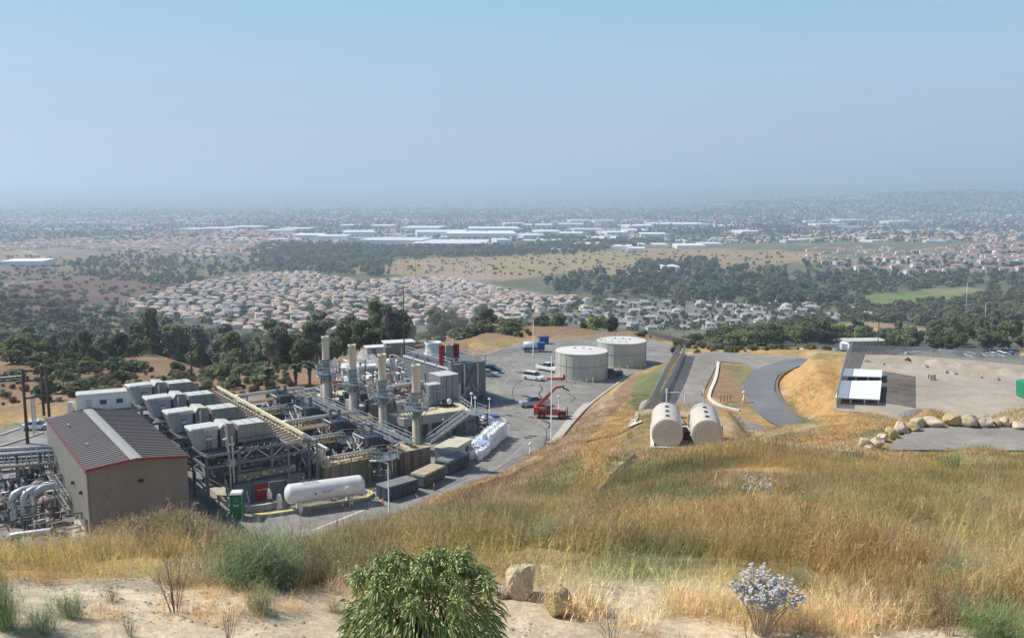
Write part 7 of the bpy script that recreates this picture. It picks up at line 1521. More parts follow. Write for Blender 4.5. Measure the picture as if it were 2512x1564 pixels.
# ---------------------------------------------------------------- storage yard
M['canopy'] = mat('white_canopy_roof', (.82, .82, .80), .5, var=.03)
def canopy(pts, z, label, z0=8.0):
    t = thing('flat_canopy', label, 'canopy', (0, 0, 0), 0, 'white flat canopies in the storage yard'); P = [W(x, y, z) for x, y in pts]
    m = MB(); m.prism([(p.x, p.y) for p in P], z - .15, z); m.build('canopy_roof', M['canopy'], t); c = sum(P, Vector()) / 4
    for i in range(4):
        for f in (0, .33, .66): p = P[i].lerp(P[(i + 1) % 4], f).lerp(c, .06); MB().bar((p.x, p.y, z0), (p.x, p.y, z - .15), .18).build('post', M['steel_light'], t)
    for f in (.33, .66): a, b = P[0].lerp(P[3], f), P[1].lerp(P[2], f); MB().bar((a.x, a.y, z - .25), (b.x, b.y, z - .25), .12, .18).build('roof_beam', M['steel'], t)
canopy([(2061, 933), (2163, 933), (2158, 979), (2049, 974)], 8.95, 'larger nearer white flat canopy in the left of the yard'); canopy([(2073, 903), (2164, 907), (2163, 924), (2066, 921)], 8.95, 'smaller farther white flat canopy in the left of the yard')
def rock_mesh(seed, m_, rough=.22):
    import bmesh
    bm = bmesh.new(); bmesh.ops.create_icosphere(bm, subdivisions=3, radius=.5); rs = np.random.RandomState(seed); off = Vector(rs.uniform(0, 50, 3))
    pl = [(Vector(rs.normal(size=3)).normalized(), rs.uniform(.3, .43)) for _ in range(9)]
    for v in bm.verts:
        for n_, d_ in pl:
            k = v.co.dot(n_)
            if k > d_: v.co -= n_ * (k - d_)
        v.co += v.co.normalized() * (mnoise.noise(v.co * 3 + off) * rough * .35)
    me = bpy.data.meshes.new('rock_body'); bm.to_mesh(me); bm.free(); me.materials.append(m_); return me
M['boulder'] = mat('pale_sandstone', (.58, .48, .32), .9, var=.22, scale=2.5, bump=.8, bscale=9, dirt=(.34, .27, .17, .6)); M['boulder2'] = mat('yellow_sandstone', (.55, .42, .2), .9, var=.22, scale=3, bump=.8, bscale=12, dirt=(.3, .24, .15, .6))
M['boulder3'] = mat('cream_sandstone', (.66, .54, .40), .9, var=.18, scale=2.5, bump=.8, bscale=9, dirt=(.4, .3, .22, .6))
rocks = [rock_mesh(i, (M['boulder'], M['boulder3'], M['boulder2'])[i % 3]) for i in range(9)]
def rock(px, basey, wpx, hpx, label, z=None, k=0, group=None, dmin=3.0, name='boulder'):
    p = W(px, basey, z) if z is not None else G(px, basey, dmin); sc = wpx * p.y / F; sh = hpx * p.y / F
    t = link(name, rocks[k % 9], None, (p.x, p.y + sc * .25, p.z + sh * .36), U(0, 6), label, 'rock', group); t.scale = (sc * 1.15, sc * 1.1, sh * 1.25); return t
BL = [(490, 1380, 88, 78), (520, 1400, 60, 36), (592, 1385, 100, 82), (628, 1328, 78, 55), (688, 1310, 84, 90), (760, 1270, 112, 78), (845, 1258, 110, 66), (892, 1228, 104, 72), (1005, 1224, 150, 68), (1147, 1222, 124, 98), (1274, 1228, 136, 94), (1394, 1232, 112, 86), (1478, 1226, 66, 62), (1535, 1224, 84, 70), (1645, 1240, 120, 44), (560, 1360, 50, 40), (725, 1290, 50, 40)]
for i, (x, y, w_, h_) in enumerate(sorted(BL)):
    rock(1960 + x / 3.0236, 640 + y / 3.0236, w_ / 3.02, h_ / 3.02, 'sandstone boulder edging the small terrace, number %s from the left end' % words[i] if i < 17 else '', 19, i, 'boulders edging the terrace')
t = thing('gravel_heap', 'low grey gravel heap at the near edge of the storage yard', 'heap', W(2250, 1022, 8)); m = MB(); m.lathe((0, 0, 0), [(2.6, -.3), (2.2, .35), (1.4, .8), (.6, 1.0), (0, 1.05)], 20); m.build('heap', mat('dark_gravel', (.2, .2, .21), .95, var=.3, scale=3), t); t.scale = (1.05, .8, 1)
t = thing('green_bin', 'bright green skip bin cut by the right edge in the yard', 'skip', W(2532, 974, 8)); M['gbin'] = mat('green_bin_paint', (.02, .24, .12), .5, var=.1)
MB().box((0, 0, .1), (3.6, 2.2, 2.2), 0, 0, 1.08).build('bin_body', M['gbin'], t); MB().box((0, 0, 2.3), (3.9, 2.4, .25), 0, 0, .8).build('lid', M['gbin'], t); [MB().box((-1.6 + i * .8, -1.15, .2), (.12, .12, 2.0)).build('rib', M['gbin'], t) for i in range(5)]
for i, (px, py, lab) in enumerate(((2278, 930, 'left pale upright slab in the middle of the storage yard'), (2284, 932, 'middle upright slab in the storage yard'), (2291, 931, 'right pale upright slab in the storage yard'))):
    t = thing('upright_slab', lab, 'slab', W(px, py, 8)); MB().box((0, 0, 0), (.4, .3, .9)).build('slab_body', M['concrete'], t); MB().box((0, 0, 0), (.75, .55, .12)).build('foot', M['kerb'], t)
for i, (px, py, s_) in enumerate(((2126, 886, .9), (2161, 893, 1), (2339, 917, .9), (2400, 925, .9), (2444, 931, 1), (2318, 914, .8), (2270, 900, .7))):
    t = thing('debris_block', 'pale block of debris along the far side of the storage yard, %s from the left' % words[i], 'block', W(px, py, 8), U(0, 3), 'debris blocks in the yard'); MB().box((0, 0, 0), (1.2 * s_, .7, .35)).build('block_body', M['kerb'], t); MB().box((.2, 0, .35), (.5 * s_, .4, .15)).build('loose_piece', M['kerb'], t)
p0, p1 = W(2230, 888, 8), W(2520, 925, 8); m = MB(); nb = 24; vs = []
for i in range(nb + 1):
    p = p0.lerp(p1, i / nb); hgt = .9 + .5 * math.sin(i * 1.3) * .6; vs += [p + Vector((0, -1.6, 0)), p + Vector((0, -.5, hgt * .8)), p + Vector((0, .5, hgt)), p + Vector((0, 2.4, -.1))]
m.add(vs, [(i * 4 + j, i * 4 + 4 + j, i * 4 + 5 + j, i * 4 + 1 + j) for i in range(nb) for j in range(3)], 0, True); m.build('earth_berm', M['dirt'], kind='structure')
for i in range(4):
    p = W(1768 + i * 8, 984 - i * .5, 4); t = thing('rusty_stake', 'rusty stake in the group of four beside the pale gutter, %s from the left' % words[i], 'post', p, 0, 'four rusty stakes'); MB().lathe((0, 0, 0), [(.08, 0), (.07, 1.1), (0, 1.12)], 6).build('stake', M['rust'], t); MB().lathe((0, 0, .8), [(.1, 0), (.1, .1)], 6).build('band', M['steel_dark'], t)
# office, parking
t = thing('low_office', 'long low white-ended office building behind the parking area', 'building', G(2127, 860, 250), .1); k_ = t.location.y / F
lb = 96 * k_; MB().box((0, 3, -1), (lb, 7, 5)).build('wall', M['housing'], t); MB().box((0, 3, 4.0), (lb + 1.2, 8.4, .3)).build('roof', M['roofpanel'], t); MB().box((-lb / 2 - .03, 3, -.9), (.08, 6.9, 4.85)).build('end_wall', M['white'], t)
for i in range(5): MB().box((-lb * .2 + i * lb * .1, -.53, 1.2), (lb * .06, .1, 1.4)).build('window', M['window'], t)
cars_c = ['ck', 'cg', 'cs', 'cw', 'ck', 'cb', 'cr']; CARS = {}
for ck in set(cars_c):
    for kd in ('sedan', 'suv'):
        c = car(kd, M[ck], 'x', (0, 0, -500), 0, simple=True); CARS[ck, kd] = (c, [(q, list(q.children)) for q in c.children])
allc = []
for i in range(36):
    row = i % 2; px = 1808 + (i // 2) * 15.5 + U(-2, 2); py = 866 + row * 6 + (px - 1808) * .012
    if 2070 < px < 2185: continue
    allc.append((px, py))
for i in range(22): allc.append((2192 + i * 15 + U(-3, 3), 874 + U(-3, 4)))
cn = {'ck': 'black', 'cg': 'grey', 'cs': 'silver', 'cw': 'white', 'cb': 'blue', 'cr': 'red'}
for i, (px, py) in enumerate(allc):
    ck = random.choice(cars_c if px < 2190 else ['cw', 'cw', 'cs', 'ck']); kd = random.choice(('sedan', 'suv')); c, kids = CARS[ck, kd]; p = G(px, py, 260)
    n_ = c.copy(); COL.objects.link(n_); n_.location = p; n_.rotation_euler = (0, 0, math.pi / 2 + U(-.15, .15)); n_['label'] = '%s %s parked in the rows beyond the gravel yard' % (cn[ck], 'estate car' if kd == 'suv' else 'saloon car') if px < 2190 else '%s vehicle parked beyond the far fence of the storage yard' % cn[ck]; n_['group'] = n_['label'] + ' group'
    for q, gs in kids:
        q2 = q.copy(); COL.objects.link(q2); q2.parent = n_
        for g in gs: g2 = g.copy(); COL.objects.link(g2); g2.parent = q2
for c, kids in CARS.values():
    for q, gs in kids:
        for g in gs: bpy.data.objects.remove(g)
        bpy.data.objects.remove(q)
    bpy.data.objects.remove(c)
for i, (px, py, lab) in enumerate(((2235, 876, 'white covered boat or camper beyond the far fence of the yard'), (2320, 872, 'white box trailer beyond the far fence of the yard'))):
    t = thing('white_trailer', lab, 'trailer', G(px, py, 200), U(-.3, .3)); MB().box((0, 0, .6), (5.5, 2.2, 1.6), 0, 0, .9).build('trailer_body', M['cw'], t); MB().box((0, 0, .2), (5, 1.8, .35)).build('chassis', M['steel_dark'], t); wheels(t, (-1, 1), .95, .35)
t = thing('teal_truck', 'teal and white box truck parked left of the low office', 'truck', G(2068, 858, 250), 1.4); MB().box((-1, 0, .6), (5, 2.3, 2.6)).build('box_body', M['cw'], t); MB().box((2.5, 0, .5), (1.8, 2.1, 2.0)).build('cab', mat('teal_paint', (.05, .3, .35), .4), t); wheels(t, (-2, 2.3), 1.05, .45)
place_tree('bush', *GD(1988, 232)[:2], 3.4, 'round dark bush on its own in front of the parking rows', None)
# ---------------------------------------------------------------- steam
sm = bpy.data.materials.new('steam'); sm.use_nodes = True; nt = sm.node_tree; nt.nodes.clear(); pv = nt.nodes.new('ShaderNodeVolumePrincipled'); ou = nt.nodes.new('ShaderNodeOutputMaterial'); pv.inputs['Color'].default_value = (.97, .97, .98, 1); pv.inputs['Density'].default_value = .6
nt.links.new(pv.outputs[0], ou.inputs['Volume'])
sm2 = sm.copy(); sm2.node_tree.nodes['Principled Volume'].inputs['Density'].default_value = .011
import bmesh
def puff(name, label, lst, m_):
    bm = bmesh.new()
    for c, r in lst:
        g = bmesh.ops.create_icosphere(bm, subdivisions=3, radius=r)
        for v in g['verts']: v.co = v.co * (1 + .28 * mnoise.noise(v.co * (1.2 / r) + Vector(c))); v.co += Vector(c)
    me = bpy.data.meshes.new(name); bm.to_mesh(me); bm.free(); me.materials.append(m_); return link(name, me, kind='stuff')
puff('steam_plume', '', [(W(897, 888, 3.6) + Vector((0, 0, .2)), .9), (W(897, 888, 3.6) + Vector((-.6, 0, 1.4)), 1.2), (W(897, 888, 3.6) + Vector((1.4, .5, .6)), 1.0), (W(897, 888, 3.6) + Vector((3.2, 1, .2)), 1.2)], sm)
b_ = W(1040, 870, 2); puff('exhaust_haze_plume', '', [(b_ + Vector((0, 12, 4)), 5), (b_ + Vector((5, 16, 9)), 6.5), (b_ + Vector((10, 20, 14)), 7.5), (b_ + Vector((2, 22, 15)), 6)], sm2)
# ---------------------------------------------------------------- grass and weeds
Cf = C
def Cat(x, y):
    i = np.clip(np.interp(y, rows, np.arange(NR)), 0, NR - 1); j = np.clip(((x / y) - ang[0]) / (ang[1] - ang[0]), 0, NA - 1)
    return Cf[np.round(i).astype(int), np.round(j).astype(int)]
def tint_mat(name, gain=1.0, var=.35):
    m = bpy.data.materials.new(name); m.use_nodes = True; nt = m.node_tree; N = nt.nodes; L = nt.links; b = N['Principled BSDF']; b.inputs['Roughness'].default_value = .8; b.inputs['Specular IOR Level'].default_value = .15
    at = N.new('ShaderNodeAttribute'); at.attribute_type = 'INSTANCER'; at.attribute_name = 'tint'
    oi = N.new('ShaderNodeObjectInfo'); mr = N.new('ShaderNodeMapRange'); mr.inputs[3].default_value = gain * (1 - var); mr.inputs[4].default_value = gain * (1 + var); L.new(oi.outputs['Random'], mr.inputs[0])
    bl = N.new('ShaderNodeAttribute'); bl.attribute_name = 'blade'; mb_ = N.new('ShaderNodeMath'); mb_.operation = 'MULTIPLY'; L.new(mr.outputs[0], mb_.inputs[0]); L.new(bl.outputs['Fac'], mb_.inputs[1])
    vm = N.new('ShaderNodeVectorMath'); vm.operation = 'SCALE'; L.new(at.outputs['Color'], vm.inputs[0]); L.new(mb_.outputs[0], vm.inputs['Scale']); L.new(vm.outputs[0], b.inputs['Base Color'])
    tl = N.new('ShaderNodeBsdfTranslucent'); L.new(vm.outputs[0], tl.inputs['Color']); mx = N.new('ShaderNodeMixShader'); mx.inputs[0].default_value = .3; L.new(b.outputs[0], mx.inputs[1]); L.new(tl.outputs[0], mx.inputs[2]); L.new(mx.outputs[0], N['Material Output'].inputs[0]); return m
M['gtint'] = tint_mat('grass_blades', 1.45)
def tuft(seed, n, h, spread, w_, m_, segs=2, lean=.35, head=False, branch=False):
    rs = np.random.RandomState(seed); vs = []; fs = []; cols_ = []
    def blade(p, d, L_, w, cv):
        sd = np.cross(d, [0, 0, 1]); nn = np.linalg.norm(sd); sd = sd / nn if nn > .01 else np.array([1, 0, 0]); b0 = len(vs)
        for k in range(segs + 1):
            f = k / segs; c = p + d * L_ * f + np.array([0, 0, -L_ * .25 * f * f * (1 - abs(d[2]) * .5)]); ww = w * (1 - f * .85) * .5; vs.append(tuple(c - sd * ww)); vs.append(tuple(c + sd * ww)); cols_.extend([cv, cv])
        for k in range(segs): a = b0 + 2 * k; fs.append((a, a + 1, a + 3, a + 2))
    for i in range(n):
        r = spread * math.sqrt(rs.rand()); a = rs.uniform(0, 6.28); p = np.array([r * math.cos(a), r * math.sin(a), -.03]); d = np.array([rs.normal() * lean, rs.normal() * lean, 1.0]); d /= np.linalg.norm(d); L_ = h * rs.uniform(.45, 1.1); cv = rs.uniform(.6, 1.35)
        blade(p, d, L_, w_, cv)
        if branch:
            for k in range(7):
                f = rs.uniform(.25, .95); q = p + d * L_ * f; d2 = d + rs.normal(size=3) * .55; d2 /= np.linalg.norm(d2); blade(q, d2, L_ * rs.uniform(.15, .32), w_ * .8, cv * rs.uniform(.8, 1.25))
        if head:
            for k in range(3): q = p + d * L_ * rs.uniform(.75, 1.0); d2 = d + rs.normal(size=3) * .5; d2 /= np.linalg.norm(d2); blade(q, d2, .06, w_ * 2.6, cv * 1.25)
    me = bpy.data.meshes.new('tuft'); me.from_pydata(vs, [], fs); at = me.attributes.new('blade', 'FLOAT', 'POINT'); at.data.foreach_set('value', np.array(cols_, np.float32)); me.materials.append(m_); return me
def field(name, protos, pts, scl, gain=None, tilt=.14):
    kx = np.array([q[0] for q in pts]); ky = np.array([q[1] for q in pts]); kk = np.where(ky < 22, fnoise(kx, ky, .7, 75, 3), fnoise(kx, ky, 2.4, 76, 3)); sel = kk > .34; pts = [q for q, a_ in zip(pts, sel) if a_]; scl = np.asarray(scl)[sel] * (.55 + .95 * kk[sel])
    xy = np.array([(p[0], p[1]) for p in pts]); z = np.array([p[2] for p in pts])
    o = instancer(name, protos, np.column_stack([xy, z]), scl, tilt=tilt)
    c = Cat(xy[:, 0], xy[:, 1]) * np.random.uniform(.65, 1.3, (len(xy), 1)) * np.random.uniform(.9, 1.1, (len(xy), 3)); st_ = np.array([.42, .32, .18]) * (c.mean(1, keepdims=True) / .3); c = c * .58 + st_ * .42; c = c if gain is None else c * np.array(gain)[None]
    a = o.data.attributes.new('tint', 'FLOAT_COLOR', 'POINT'); a.data.foreach_set('color', np.column_stack([c, np.ones(len(c))]).astype(np.float32).ravel()); return o
CLEAR = [(1285, 1478, 62, 36), (1368, 1520, 60, 34), (1240, 1470, 40, 30), (1040, 1580, 150, 60), (1560, 1470, 70, 22), (1700, 1540, 130, 26), (1450, 1545, 90, 20), (1770, 1195, 60, 14), (2000, 1260, 90, 9), (2250, 1300, 60, 10)]
def gpts(pxa, pxb, Da, Db, n, poly=None, avoid=None, keep=None, pw=1.0):
    D = (Da ** (1 + pw) + np.random.rand(n) * (Db ** (1 + pw) - Da ** (1 + pw))) ** (1 / (1 + pw)); px = np.random.uniform(pxa, pxb, n); x = (px - CX) / F * D; z = H(x, D)
    qx, qy = proj(x, D, z); ok = np.ones(n, bool)
    if poly is not None: ok &= inpoly(qx, qy, poly)
    for a, _, _ in PLATEAUS: ok &= ~inpoly(x, D, a)
    ok &= ~inpoly(qx, qy, DITCH)
    for cx_, cy_, rx_, ry_ in CLEAR: ok &= ((qx - cx_) / rx_) ** 2 + ((qy - cy_) / ry_) ** 2 > 1
    if keep is not None: ok &= keep(x, D, z, qx, qy)
    return list(zip(x[ok], D[ok], z[ok]))
near_dry = [tuft(i, 46, .40, .24, .0045, M['gtint'], 2, .42, branch=(i % 2 == 0)) for i in range(5)]
wisp = [tuft(20 + i, 10, .5, .2, .004, M['gtint'], 2, .3, branch=True) for i in range(4)]
mid_t = [tuft(40 + i, 34, .27, .36, .010, M['gtint'], 1, .35) for i in range(4)]
far_t = [tuft(60 + i, 20, .32, .7, .035, M['gtint'], 1, .45) for i in range(4)]
EDGE = [(-300, 1430), (420, 1426), (640, 1438), (900, 1456), (1250, 1482), (1450, 1530), (1640, 1560), (1900, 1600), (2300, 1640), (2800, 1640)]
def above_edge(x, y, z, qx, qy): return qy < np.interp(qx, [e[0] for e in EDGE], [e[1] for e in EDGE]) + 12 * (fnoise(x, y, .5, 61, 2) - .5)
p = gpts(-140, 2640, 7.2, 17, 26000, keep=above_edge)
k = fnoise(np.array([q[0] for q in p]), np.array([q[1] for q in p]), 1.1, 62, 3)
p1 = [q for q, a in zip(p, k) if a > (.42 if q[1] > 9.8 else .54)]; s = np.random.uniform(.35, .95, len(p1)) * (0.75 + .5 * fnoise(np.array([q[0] for q in p1]), np.array([q[1] for q in p1]), 1.7, 63, 2))
field('dry_grass', near_dry, p1, s)
p2 = gpts(-140, 2640, 7.2, 18, 6000, keep=above_edge); field('wispy_weeds', wisp, p2, np.random.uniform(.5, 1.05, len(p2)), (.95, 1.1, .9))
p3 = gpts(-100, 2640, 16, 42, 30000); field('hillside_grass', mid_t, p3, np.random.uniform(.6, 1.25, len(p3)))
p4 = gpts(500, 2640, 40, 150, 42000); field('far_hillside_grass', far_t, p4, np.random.uniform(.7, 1.3, len(p4)))
p5 = gpts(-100, 2640, 6.4, 9.6, 2000, keep=lambda x, y, z, qx, qy: (~above_edge(x, y, z, qx, qy)) & (fnoise(x, y, .8, 64, 2) > .5)); field('sparse_dry_weeds', near_dry[:3] + wisp[:2], p5, np.random.uniform(.18, .42, len(p5)), (.75, .62, .45))
p6 = gpts(560, 1700, 55, 170, 26000, keep=lambda x, y, z, qx, qy: Cat(x, y)[:, 0] < Cat(x, y)[:, 2] * 3.4)
p6 = [q for q in p6 if Cat(np.array([q[0]]), np.array([q[1]]))[0][0] > 1.45 * Cat(np.array([q[0]]), np.array([q[1]]))[0][1] and Cat(np.array([q[0]]), np.array([q[1]]))[0][0] < .26]
M['rusttuft'] = mat('rust_brown_scrub', (.27, .16, .105), .9, var=.4, scale=1)
rb = [leaf_mesh('rust_scrub', [((0, 0, .25), (.5, .5, .35)), ((.3, .2, .2), (.4, .35, .3))], 90, .09, M['rusttuft'], np.random.RandomState(90 + i)) for i in range(3)]
if len(p6) > 10: instancer('rust_brown_scrub', rb, p6[::max(1, len(p6) // 5000)], np.random.uniform(.4, 1.0, len(p6[::max(1, len(p6) // 5000)])))
# pebbles on the sandy strip
M['pebble'] = mat('pebble', (.4, .34, .25), .9, var=.3, scale=5)
pb = []
for i in range(3):
    bm = bmesh.new(); bmesh.ops.create_icosphere(bm, subdivisions=1, radius=.5)
    for v in bm.verts: v.co *= U(.7, 1.1); v.co.z *= .6
    me_ = bpy.data.meshes.new('pebble'); bm.to_mesh(me_); bm.free(); me_.materials.append(M['pebble']); pb.append(me_)
pp = gpts(-100, 2640, 6.5, 10, 4500, keep=lambda x, y, z, qx, qy: fnoise(x, y, .6, 65, 2) > .42); instancer('pebbles', pb, pp, np.random.uniform(.008, .035, len(pp)) * np.random.choice([1, 1, 1.8], len(pp)))
# twiggy litter over the mound left of centre
M['twig'] = mat('dry_twig', (.30, .235, .17), .9, var=.3, scale=4); M['twig_dark'] = mat('dark_twig', (.11, .075, .055), .9, var=.3, scale=4)
def tint_const(m_): return m_
tw = [tuft(70 + i, 26, .3, .3, .012, M['twig'], 1, 1.4, branch=True) for i in range(3)]
p8 = gpts(1150, 2640, 7, 40, 4500, keep=lambda x, y, z, qx, qy: (fnoise(x, y, 2.4, 68, 3) > .56) & above_edge(x, y, z, qx, qy)); field('green_hillside_weeds', wisp, p8, np.random.uniform(.5, 1.0, len(p8)) * (1 + np.array([q[1] for q in p8]) * .02), (.8, .95, .75))
p7 = gpts(200, 560, 10.8, 16, 2600, keep=lambda x, y, z, qx, qy: fnoise(x, y, .9, 66, 2) > .38); instancer('dry_twig_litter', tw, p7, np.random.uniform(.6, 1.1, len(p7)), tilt=.4)
# ---------------------------------------------------------------- single plants near the camera
def stems(mb, base, n, h, spread, r, kids=5, lean=.5, seed=0):
    rs = random.Random(seed); tips = []
    for i in range(n):
        a = rs.uniform(0, 6.28); l = rs.uniform(0, 1) ** .6 * spread; top = Vector((math.cos(a) * l, math.sin(a) * l, h * rs.uniform(.65, 1.05))); mid = top * .5 + Vector((rs.uniform(-1, 1), rs.uniform(-1, 1), 0)) * h * .07
        b = Vector((math.cos(a) * l * .15, math.sin(a) * l * .15, -.05)); mb.tube([b, mid, top], [r, r * .7, r * .35], 5); tips.append((top, (top - mid).normalized()))
        for k in range(kids):
            f = rs.uniform(.35, .95); p = mid.lerp(top, (f - .5) * 2) if f > .5 else b.lerp(mid, f * 2); d = Vector((rs.uniform(-1, 1), rs.uniform(-1, 1), rs.uniform(.2, 1.2))).normalized() * h * rs.uniform(.12, .28); mb.tube([p, p + d], [r * .4, r * .2], 4); tips.append((p + d, d.normalized()))
    return tips
M['peach'] = mat('glossy_green_leaf', (.19, .25, .05), .36, var=.35, scale=6, spec=.55); M['peach2'] = mat('yellow_green_leaf', (.42, .44, .16), .4, var=.3, scale=6, spec=.5)
def leaf_v(mb, p, d, L_, w, curl, mi=0, seed=0):
    sd = d.cross(Vector((U(-1, 1), U(-1, 1), U(-1, 1)))).normalized(); up = sd.cross(d).normalized()
    if up.z < 0: up = -up
    vs = []
    for k in range(5):
        f = k / 4; c = p + d * L_ * f - Vector((0, 0, L_ * curl * f * f)); ww = w * (0.15, .8, 1, .7, .05)[k] * .5; vs += [c - sd * ww + up * ww * .5, c, c + sd * ww + up * ww * .5]
    mb.add(vs, [(k * 3 + j, k * 3 + j + 1, k * 3 + j + 4, k * 3 + j + 3) for k in range(4) for j in range(2)], mi, True)
bp_ = G(1040, 1602, 4.5); bp_ = Vector((bp_.x, bp_.y, bp_.z)); 
t = thing('leafy_green_bush', 'round glossy green bush with long drooping leaves at bottom centre', 'shrub', bp_); m = MB(); stems(m, None, 34, .82, .5, .011, 4, seed=4); m.build('stem', M['twig_dark'], t, kind='stuff')
kpx = F / bp_.y; random.seed(31)
lob = []
for i in range(46):
    a = U(0, 6.28); r = math.sqrt(rnd()) * .66; lob.append(Vector((r * math.cos(a), r * math.sin(a) * .8, .58 + .27 * math.sqrt(max(0, 1 - (r / .72) ** 2)) * U(.75, 1.2) + U(-.04, .05))))
m = MB()
for c in lob:
    for i in range(130):
        a = U(0, 6.28); e = U(-.9, 1.2); d = Vector((math.cos(a) * math.cos(e), math.sin(a) * math.cos(e), math.sin(e))); p = c + d * U(.0, .07) + Vector((U(-.03, .03), U(-.03, .03), U(-.05, .05))); leaf_v(m, p, d, U(.045, .078), U(.012, .019), U(.3, 1.1), 0 if rnd() < .62 else 1)
for i in range(3600):
    a = U(0, 6.28); r = rnd() ** .4 * .72; p = Vector((r * math.cos(a), r * math.sin(a) * .8, U(.04, .68) * (1.15 - r * .5))); d = Vector((math.cos(a), math.sin(a), U(-.5, .6))).normalized(); leaf_v(m, p, d, U(.07, .12), U(.015, .022), U(.4, 1.2), 0 if rnd() < .8 else 1)
m.build('foliage', [M['peach'], M['peach2']], t, kind='stuff'); t.scale = (1.02 * 415 / kpx / 1.5,) * 3
M['wflower'] = mat('white_dry_flower', (.62, .59, .55), .8, var=.12, scale=20); M['wleaf'] = mat('silver_stem', (.34, .30, .24), .9, var=.25, scale=8)
def flower_bush(base, s, label, n=30, fl=9):
    t = thing('white_flowering_shrub', label, 'shrub', base); random.seed(int(base.x * 100) % 999); m = MB(); tips = stems(m, None, n, .55, .36, .0045, 6, seed=n); m.build('stem', M['wleaf'], t, kind='stuff'); m = MB()
    for p, d in tips:
        if p.z < .34: continue
        for k in range(fl):
            c = p + Vector((U(-.028, .028), U(-.028, .028), U(-.02, .025))); r = U(.007, .013)
            for j in range(3): a = U(0, 3.1); dx = Vector((math.cos(a), math.sin(a), U(-.6, .6))) * r; dy = Vector((-math.sin(a), math.cos(a), U(-.8, .8))) * r; m.add([c - dx - dy, c + dx - dy, c + dx + dy, c - dx + dy], [(0, 1, 2, 3)])
    m.build('flower_cluster', M['wflower'], t, kind='stuff'); t.scale = (s,) * 3
flower_bush(G(1868, 1552, 4.5), .88, 'white everlasting-flowered dry shrub at the lower right', 34, 6)
flower_bush(G(1858, 1238, 12), .95, 'smaller white-flowered shrub farther up the hillside', 16, 3); flower_bush(G(2285, 1180, 14), .5, 'small white-flowered tuft high at the right', 9, 2); flower_bush(G(2150, 1352, 8), .45, 'tiny faded white-flowered tuft right of the dry shrub', 9, 2)
M['sage'] = mat('blue_green_weed', (.23, .30, .15), .7, var=.3, scale=4); M['sage2'] = mat('bright_green_weed', (.25, .33, .12), .7, var=.3, scale=4)
sage = {}
def weed(px, py, wpx, hpx, label, m_='sage', n=60, dmin=4.5, seed=0):
    base = G(px, py, dmin); s = base.y / F; t = thing('green_weed', label, 'weed', base); me_ = tuft(200 + seed, int(n * 2.2), 1.0, .3, .006, M[m_], 2, .28, branch=True); me2 = tuft(300 + seed, n, .8, .26, .006, M[m_], 2, .55, branch=True)
    link('foliage', me_, t, kind='stuff'); link('foliage', me2, t, kind='stuff'); q = MB(); stems(q, None, 10, .8, .3, .008, 3, seed=seed); q.build('stem', M['twig'], t, kind='stuff'); t.scale = (wpx * s / .95, wpx * s / .95, hpx * s); return t
for i, a in enumerate(((640, 1438, 230, 165, 'large feathery green weed standing on the brow left of centre', 'sage', 170), (560, 1428, 130, 120, 'feathery green weed just left of the largest one', 'sage2', 80), (700, 1440, 110, 100, 'feathery green weed just right of the largest one', 'sage', 80), (640, 1500, 110, 80, 'low green weed on the sand under the large feathery one', 'sage', 60), (10, 1540, 110, 170, 'tall green weed cut by the left edge on the sand', 'sage2', 110), (100, 1550, 130, 80, 'low green weed spreading on the sand near the left corner', 'sage', 80), (170, 1512, 110, 75, 'bushy green weed on the sand, second from the left corner', 'sage', 70), (275, 1475, 70, 45, 'small pale green weed on the open sand', 'sage', 30), (320, 1560, 60, 80, 'small spiky green weed at the bottom edge on the sand', 'sage', 24), (2440, 1560, 200, 110, 'green weed patch at the bottom right corner', 'sage2', 110), (2350, 1440, 180, 90, 'green weed among golden grass at the right', 'sage', 80), (1960, 1440, 110, 70, 'small green weed right of the white-flowered shrub', 'sage', 40), (1450, 1500, 90, 60, 'small green weed on the sand right of the yellow rock', 'sage', 40), (820, 1500, 60, 40, 'tiny green weed left of the leafy bush', 'sage', 24), (1390, 1340, 200, 80, 'green weed drift on the hillside above the rocks', 'sage', 80), (2330, 1160, 90, 70, 'yellow green shrub below the terrace', 'sage2', 60))):
    weed(*a, seed=i)
def dead(px, py, hpx, label, wpx=None, n=9, dmin=4.5, m_='twig', seed=0, r=.007):
    base = G(px, py, dmin); s = hpx * base.y / F; t = thing('dry_weed', label, 'weed', base); q = MB(); stems(q, None, n, 1.0, .38 if wpx is None else wpx / hpx * .5, r, 5, seed=seed + 50); q.build('stem', M[m_], t, kind='stuff'); t.scale = (s,) * 3; return t
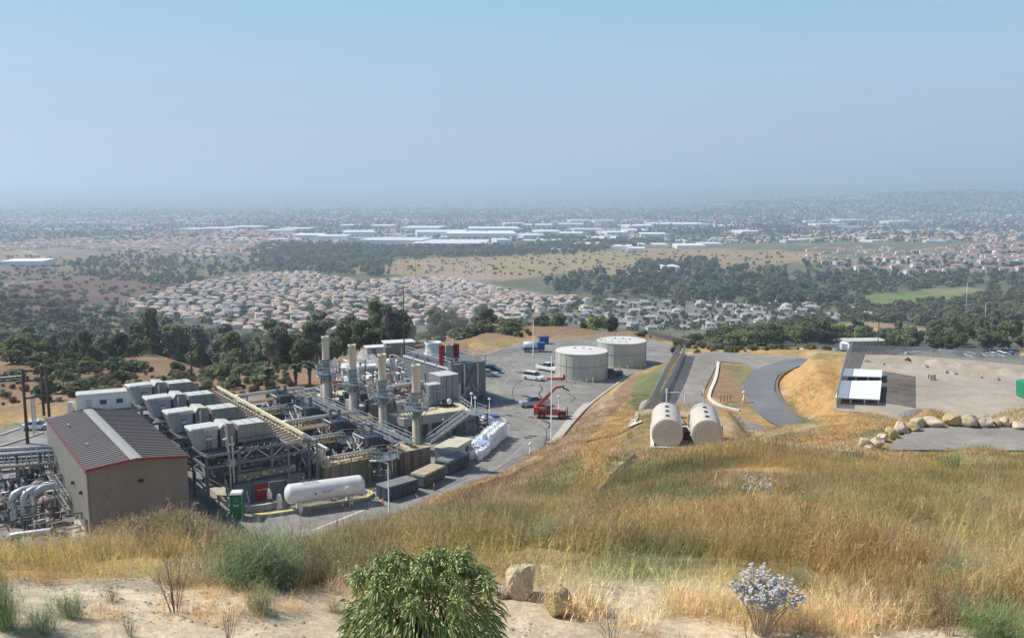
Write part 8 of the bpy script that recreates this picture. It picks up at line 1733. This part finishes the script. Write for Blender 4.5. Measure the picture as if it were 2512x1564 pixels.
for i, a in enumerate(((285, 1320, 170, 'tall bare dry weed against the metal building wall', 120, 5, 8), (420, 1330, 110, 'bare dry weed at the foot of the metal building', 120, 6, 8), (735, 1320, 80, 'thin dry weed sticking up by the plant road', 90, 6, 8), (430, 1500, 160, 'dark spiky dry weed on the sand left of centre', 150, 9, 4.5, 'twig_dark'), (560, 1570, 110, 'dark dry weed at the bottom edge left of centre', 120, 8, 4.5, 'twig_dark'), (790, 1440, 130, 'pale bare dry weed left of the leafy bush', 160, 14), (740, 1440, 110, 'tangled pale dry weed beside the feathery weeds', 170, 16), (860, 1560, 110, 'dark dry weed just left of the leafy bush', 90, 10, 4.5, 'twig_dark'), (1500, 1590, 110, 'dark bare weed at the bottom edge right of the yellow rock', 110, 9, 4.5, 'twig_dark'), (1835, 1590, 110, 'thin dry stalk before the white-flowered shrub', 40, 3, 4.5, 'twig_dark'), (2330, 1560, 150, 'tall leaning pale dry stalks near the right corner', 120, 8), (520, 1400, 120, 'dry golden stalks left of the feathery weeds', 160, 14), (1975, 1330, 110, 'dark seeded tall weed on the right hillside', 60, 7, 8, 'twig_dark'), (2000, 1330, 90, 'second dark seeded tall weed beside it', 40, 5, 8, 'twig_dark'), (360, 1345, 90, 'dry weed on the twiggy mound', 110, 12, 8), (470, 1330, 80, 'dark dry weed right of the twiggy mound', 90, 10, 8, 'twig_dark'))):
    px, py, hp, lab, wp, n_ = a[:6]; dead(px, py, hp, lab, wp, n_, a[6] if len(a) > 6 else 4.5, a[7] if len(a) > 7 else 'twig', i)
rock(1280, 1466, 84, 92, 'pale sandstone rock standing right of the leafy bush', None, 0, None, 4.5, 'rock'); rock(1366, 1512, 70, 86, 'yellow pointed rock right of the pale sandstone one', None, 2, None, 4.5, 'rock'); rock(1230, 1465, 40, 34, 'small low rock hidden at the left of the pale sandstone one', None, 4, None, 4.5, 'rock')
# yellow blossoms on the hillside
M['yflower'] = mat('yellow_blossom', (.7, .55, .05), .7); q = MB()
for i in range(5): a = i * 1.26; q.add([(0, 0, .35), (.03 * math.cos(a), .03 * math.sin(a), .36), (.03 * math.cos(a + 1), .03 * math.sin(a + 1), .36)], [(0, 1, 2)])
yf = q.mesh('blossom', M['yflower']); yp = gpts(1400, 2100, 14, 36, 1100, [(1480, 1240), (1700, 1215), (1960, 1225), (2040, 1270), (1700, 1320), (1500, 1310)], keep=lambda x, y, z, qx, qy: fnoise(x, y, 2, 67, 2) > .5); yp += gpts(1200, 1560, 20, 60, 400); instancer('yellow_blossoms', [yf], yp, np.random.uniform(.35, .8, len(yp)))
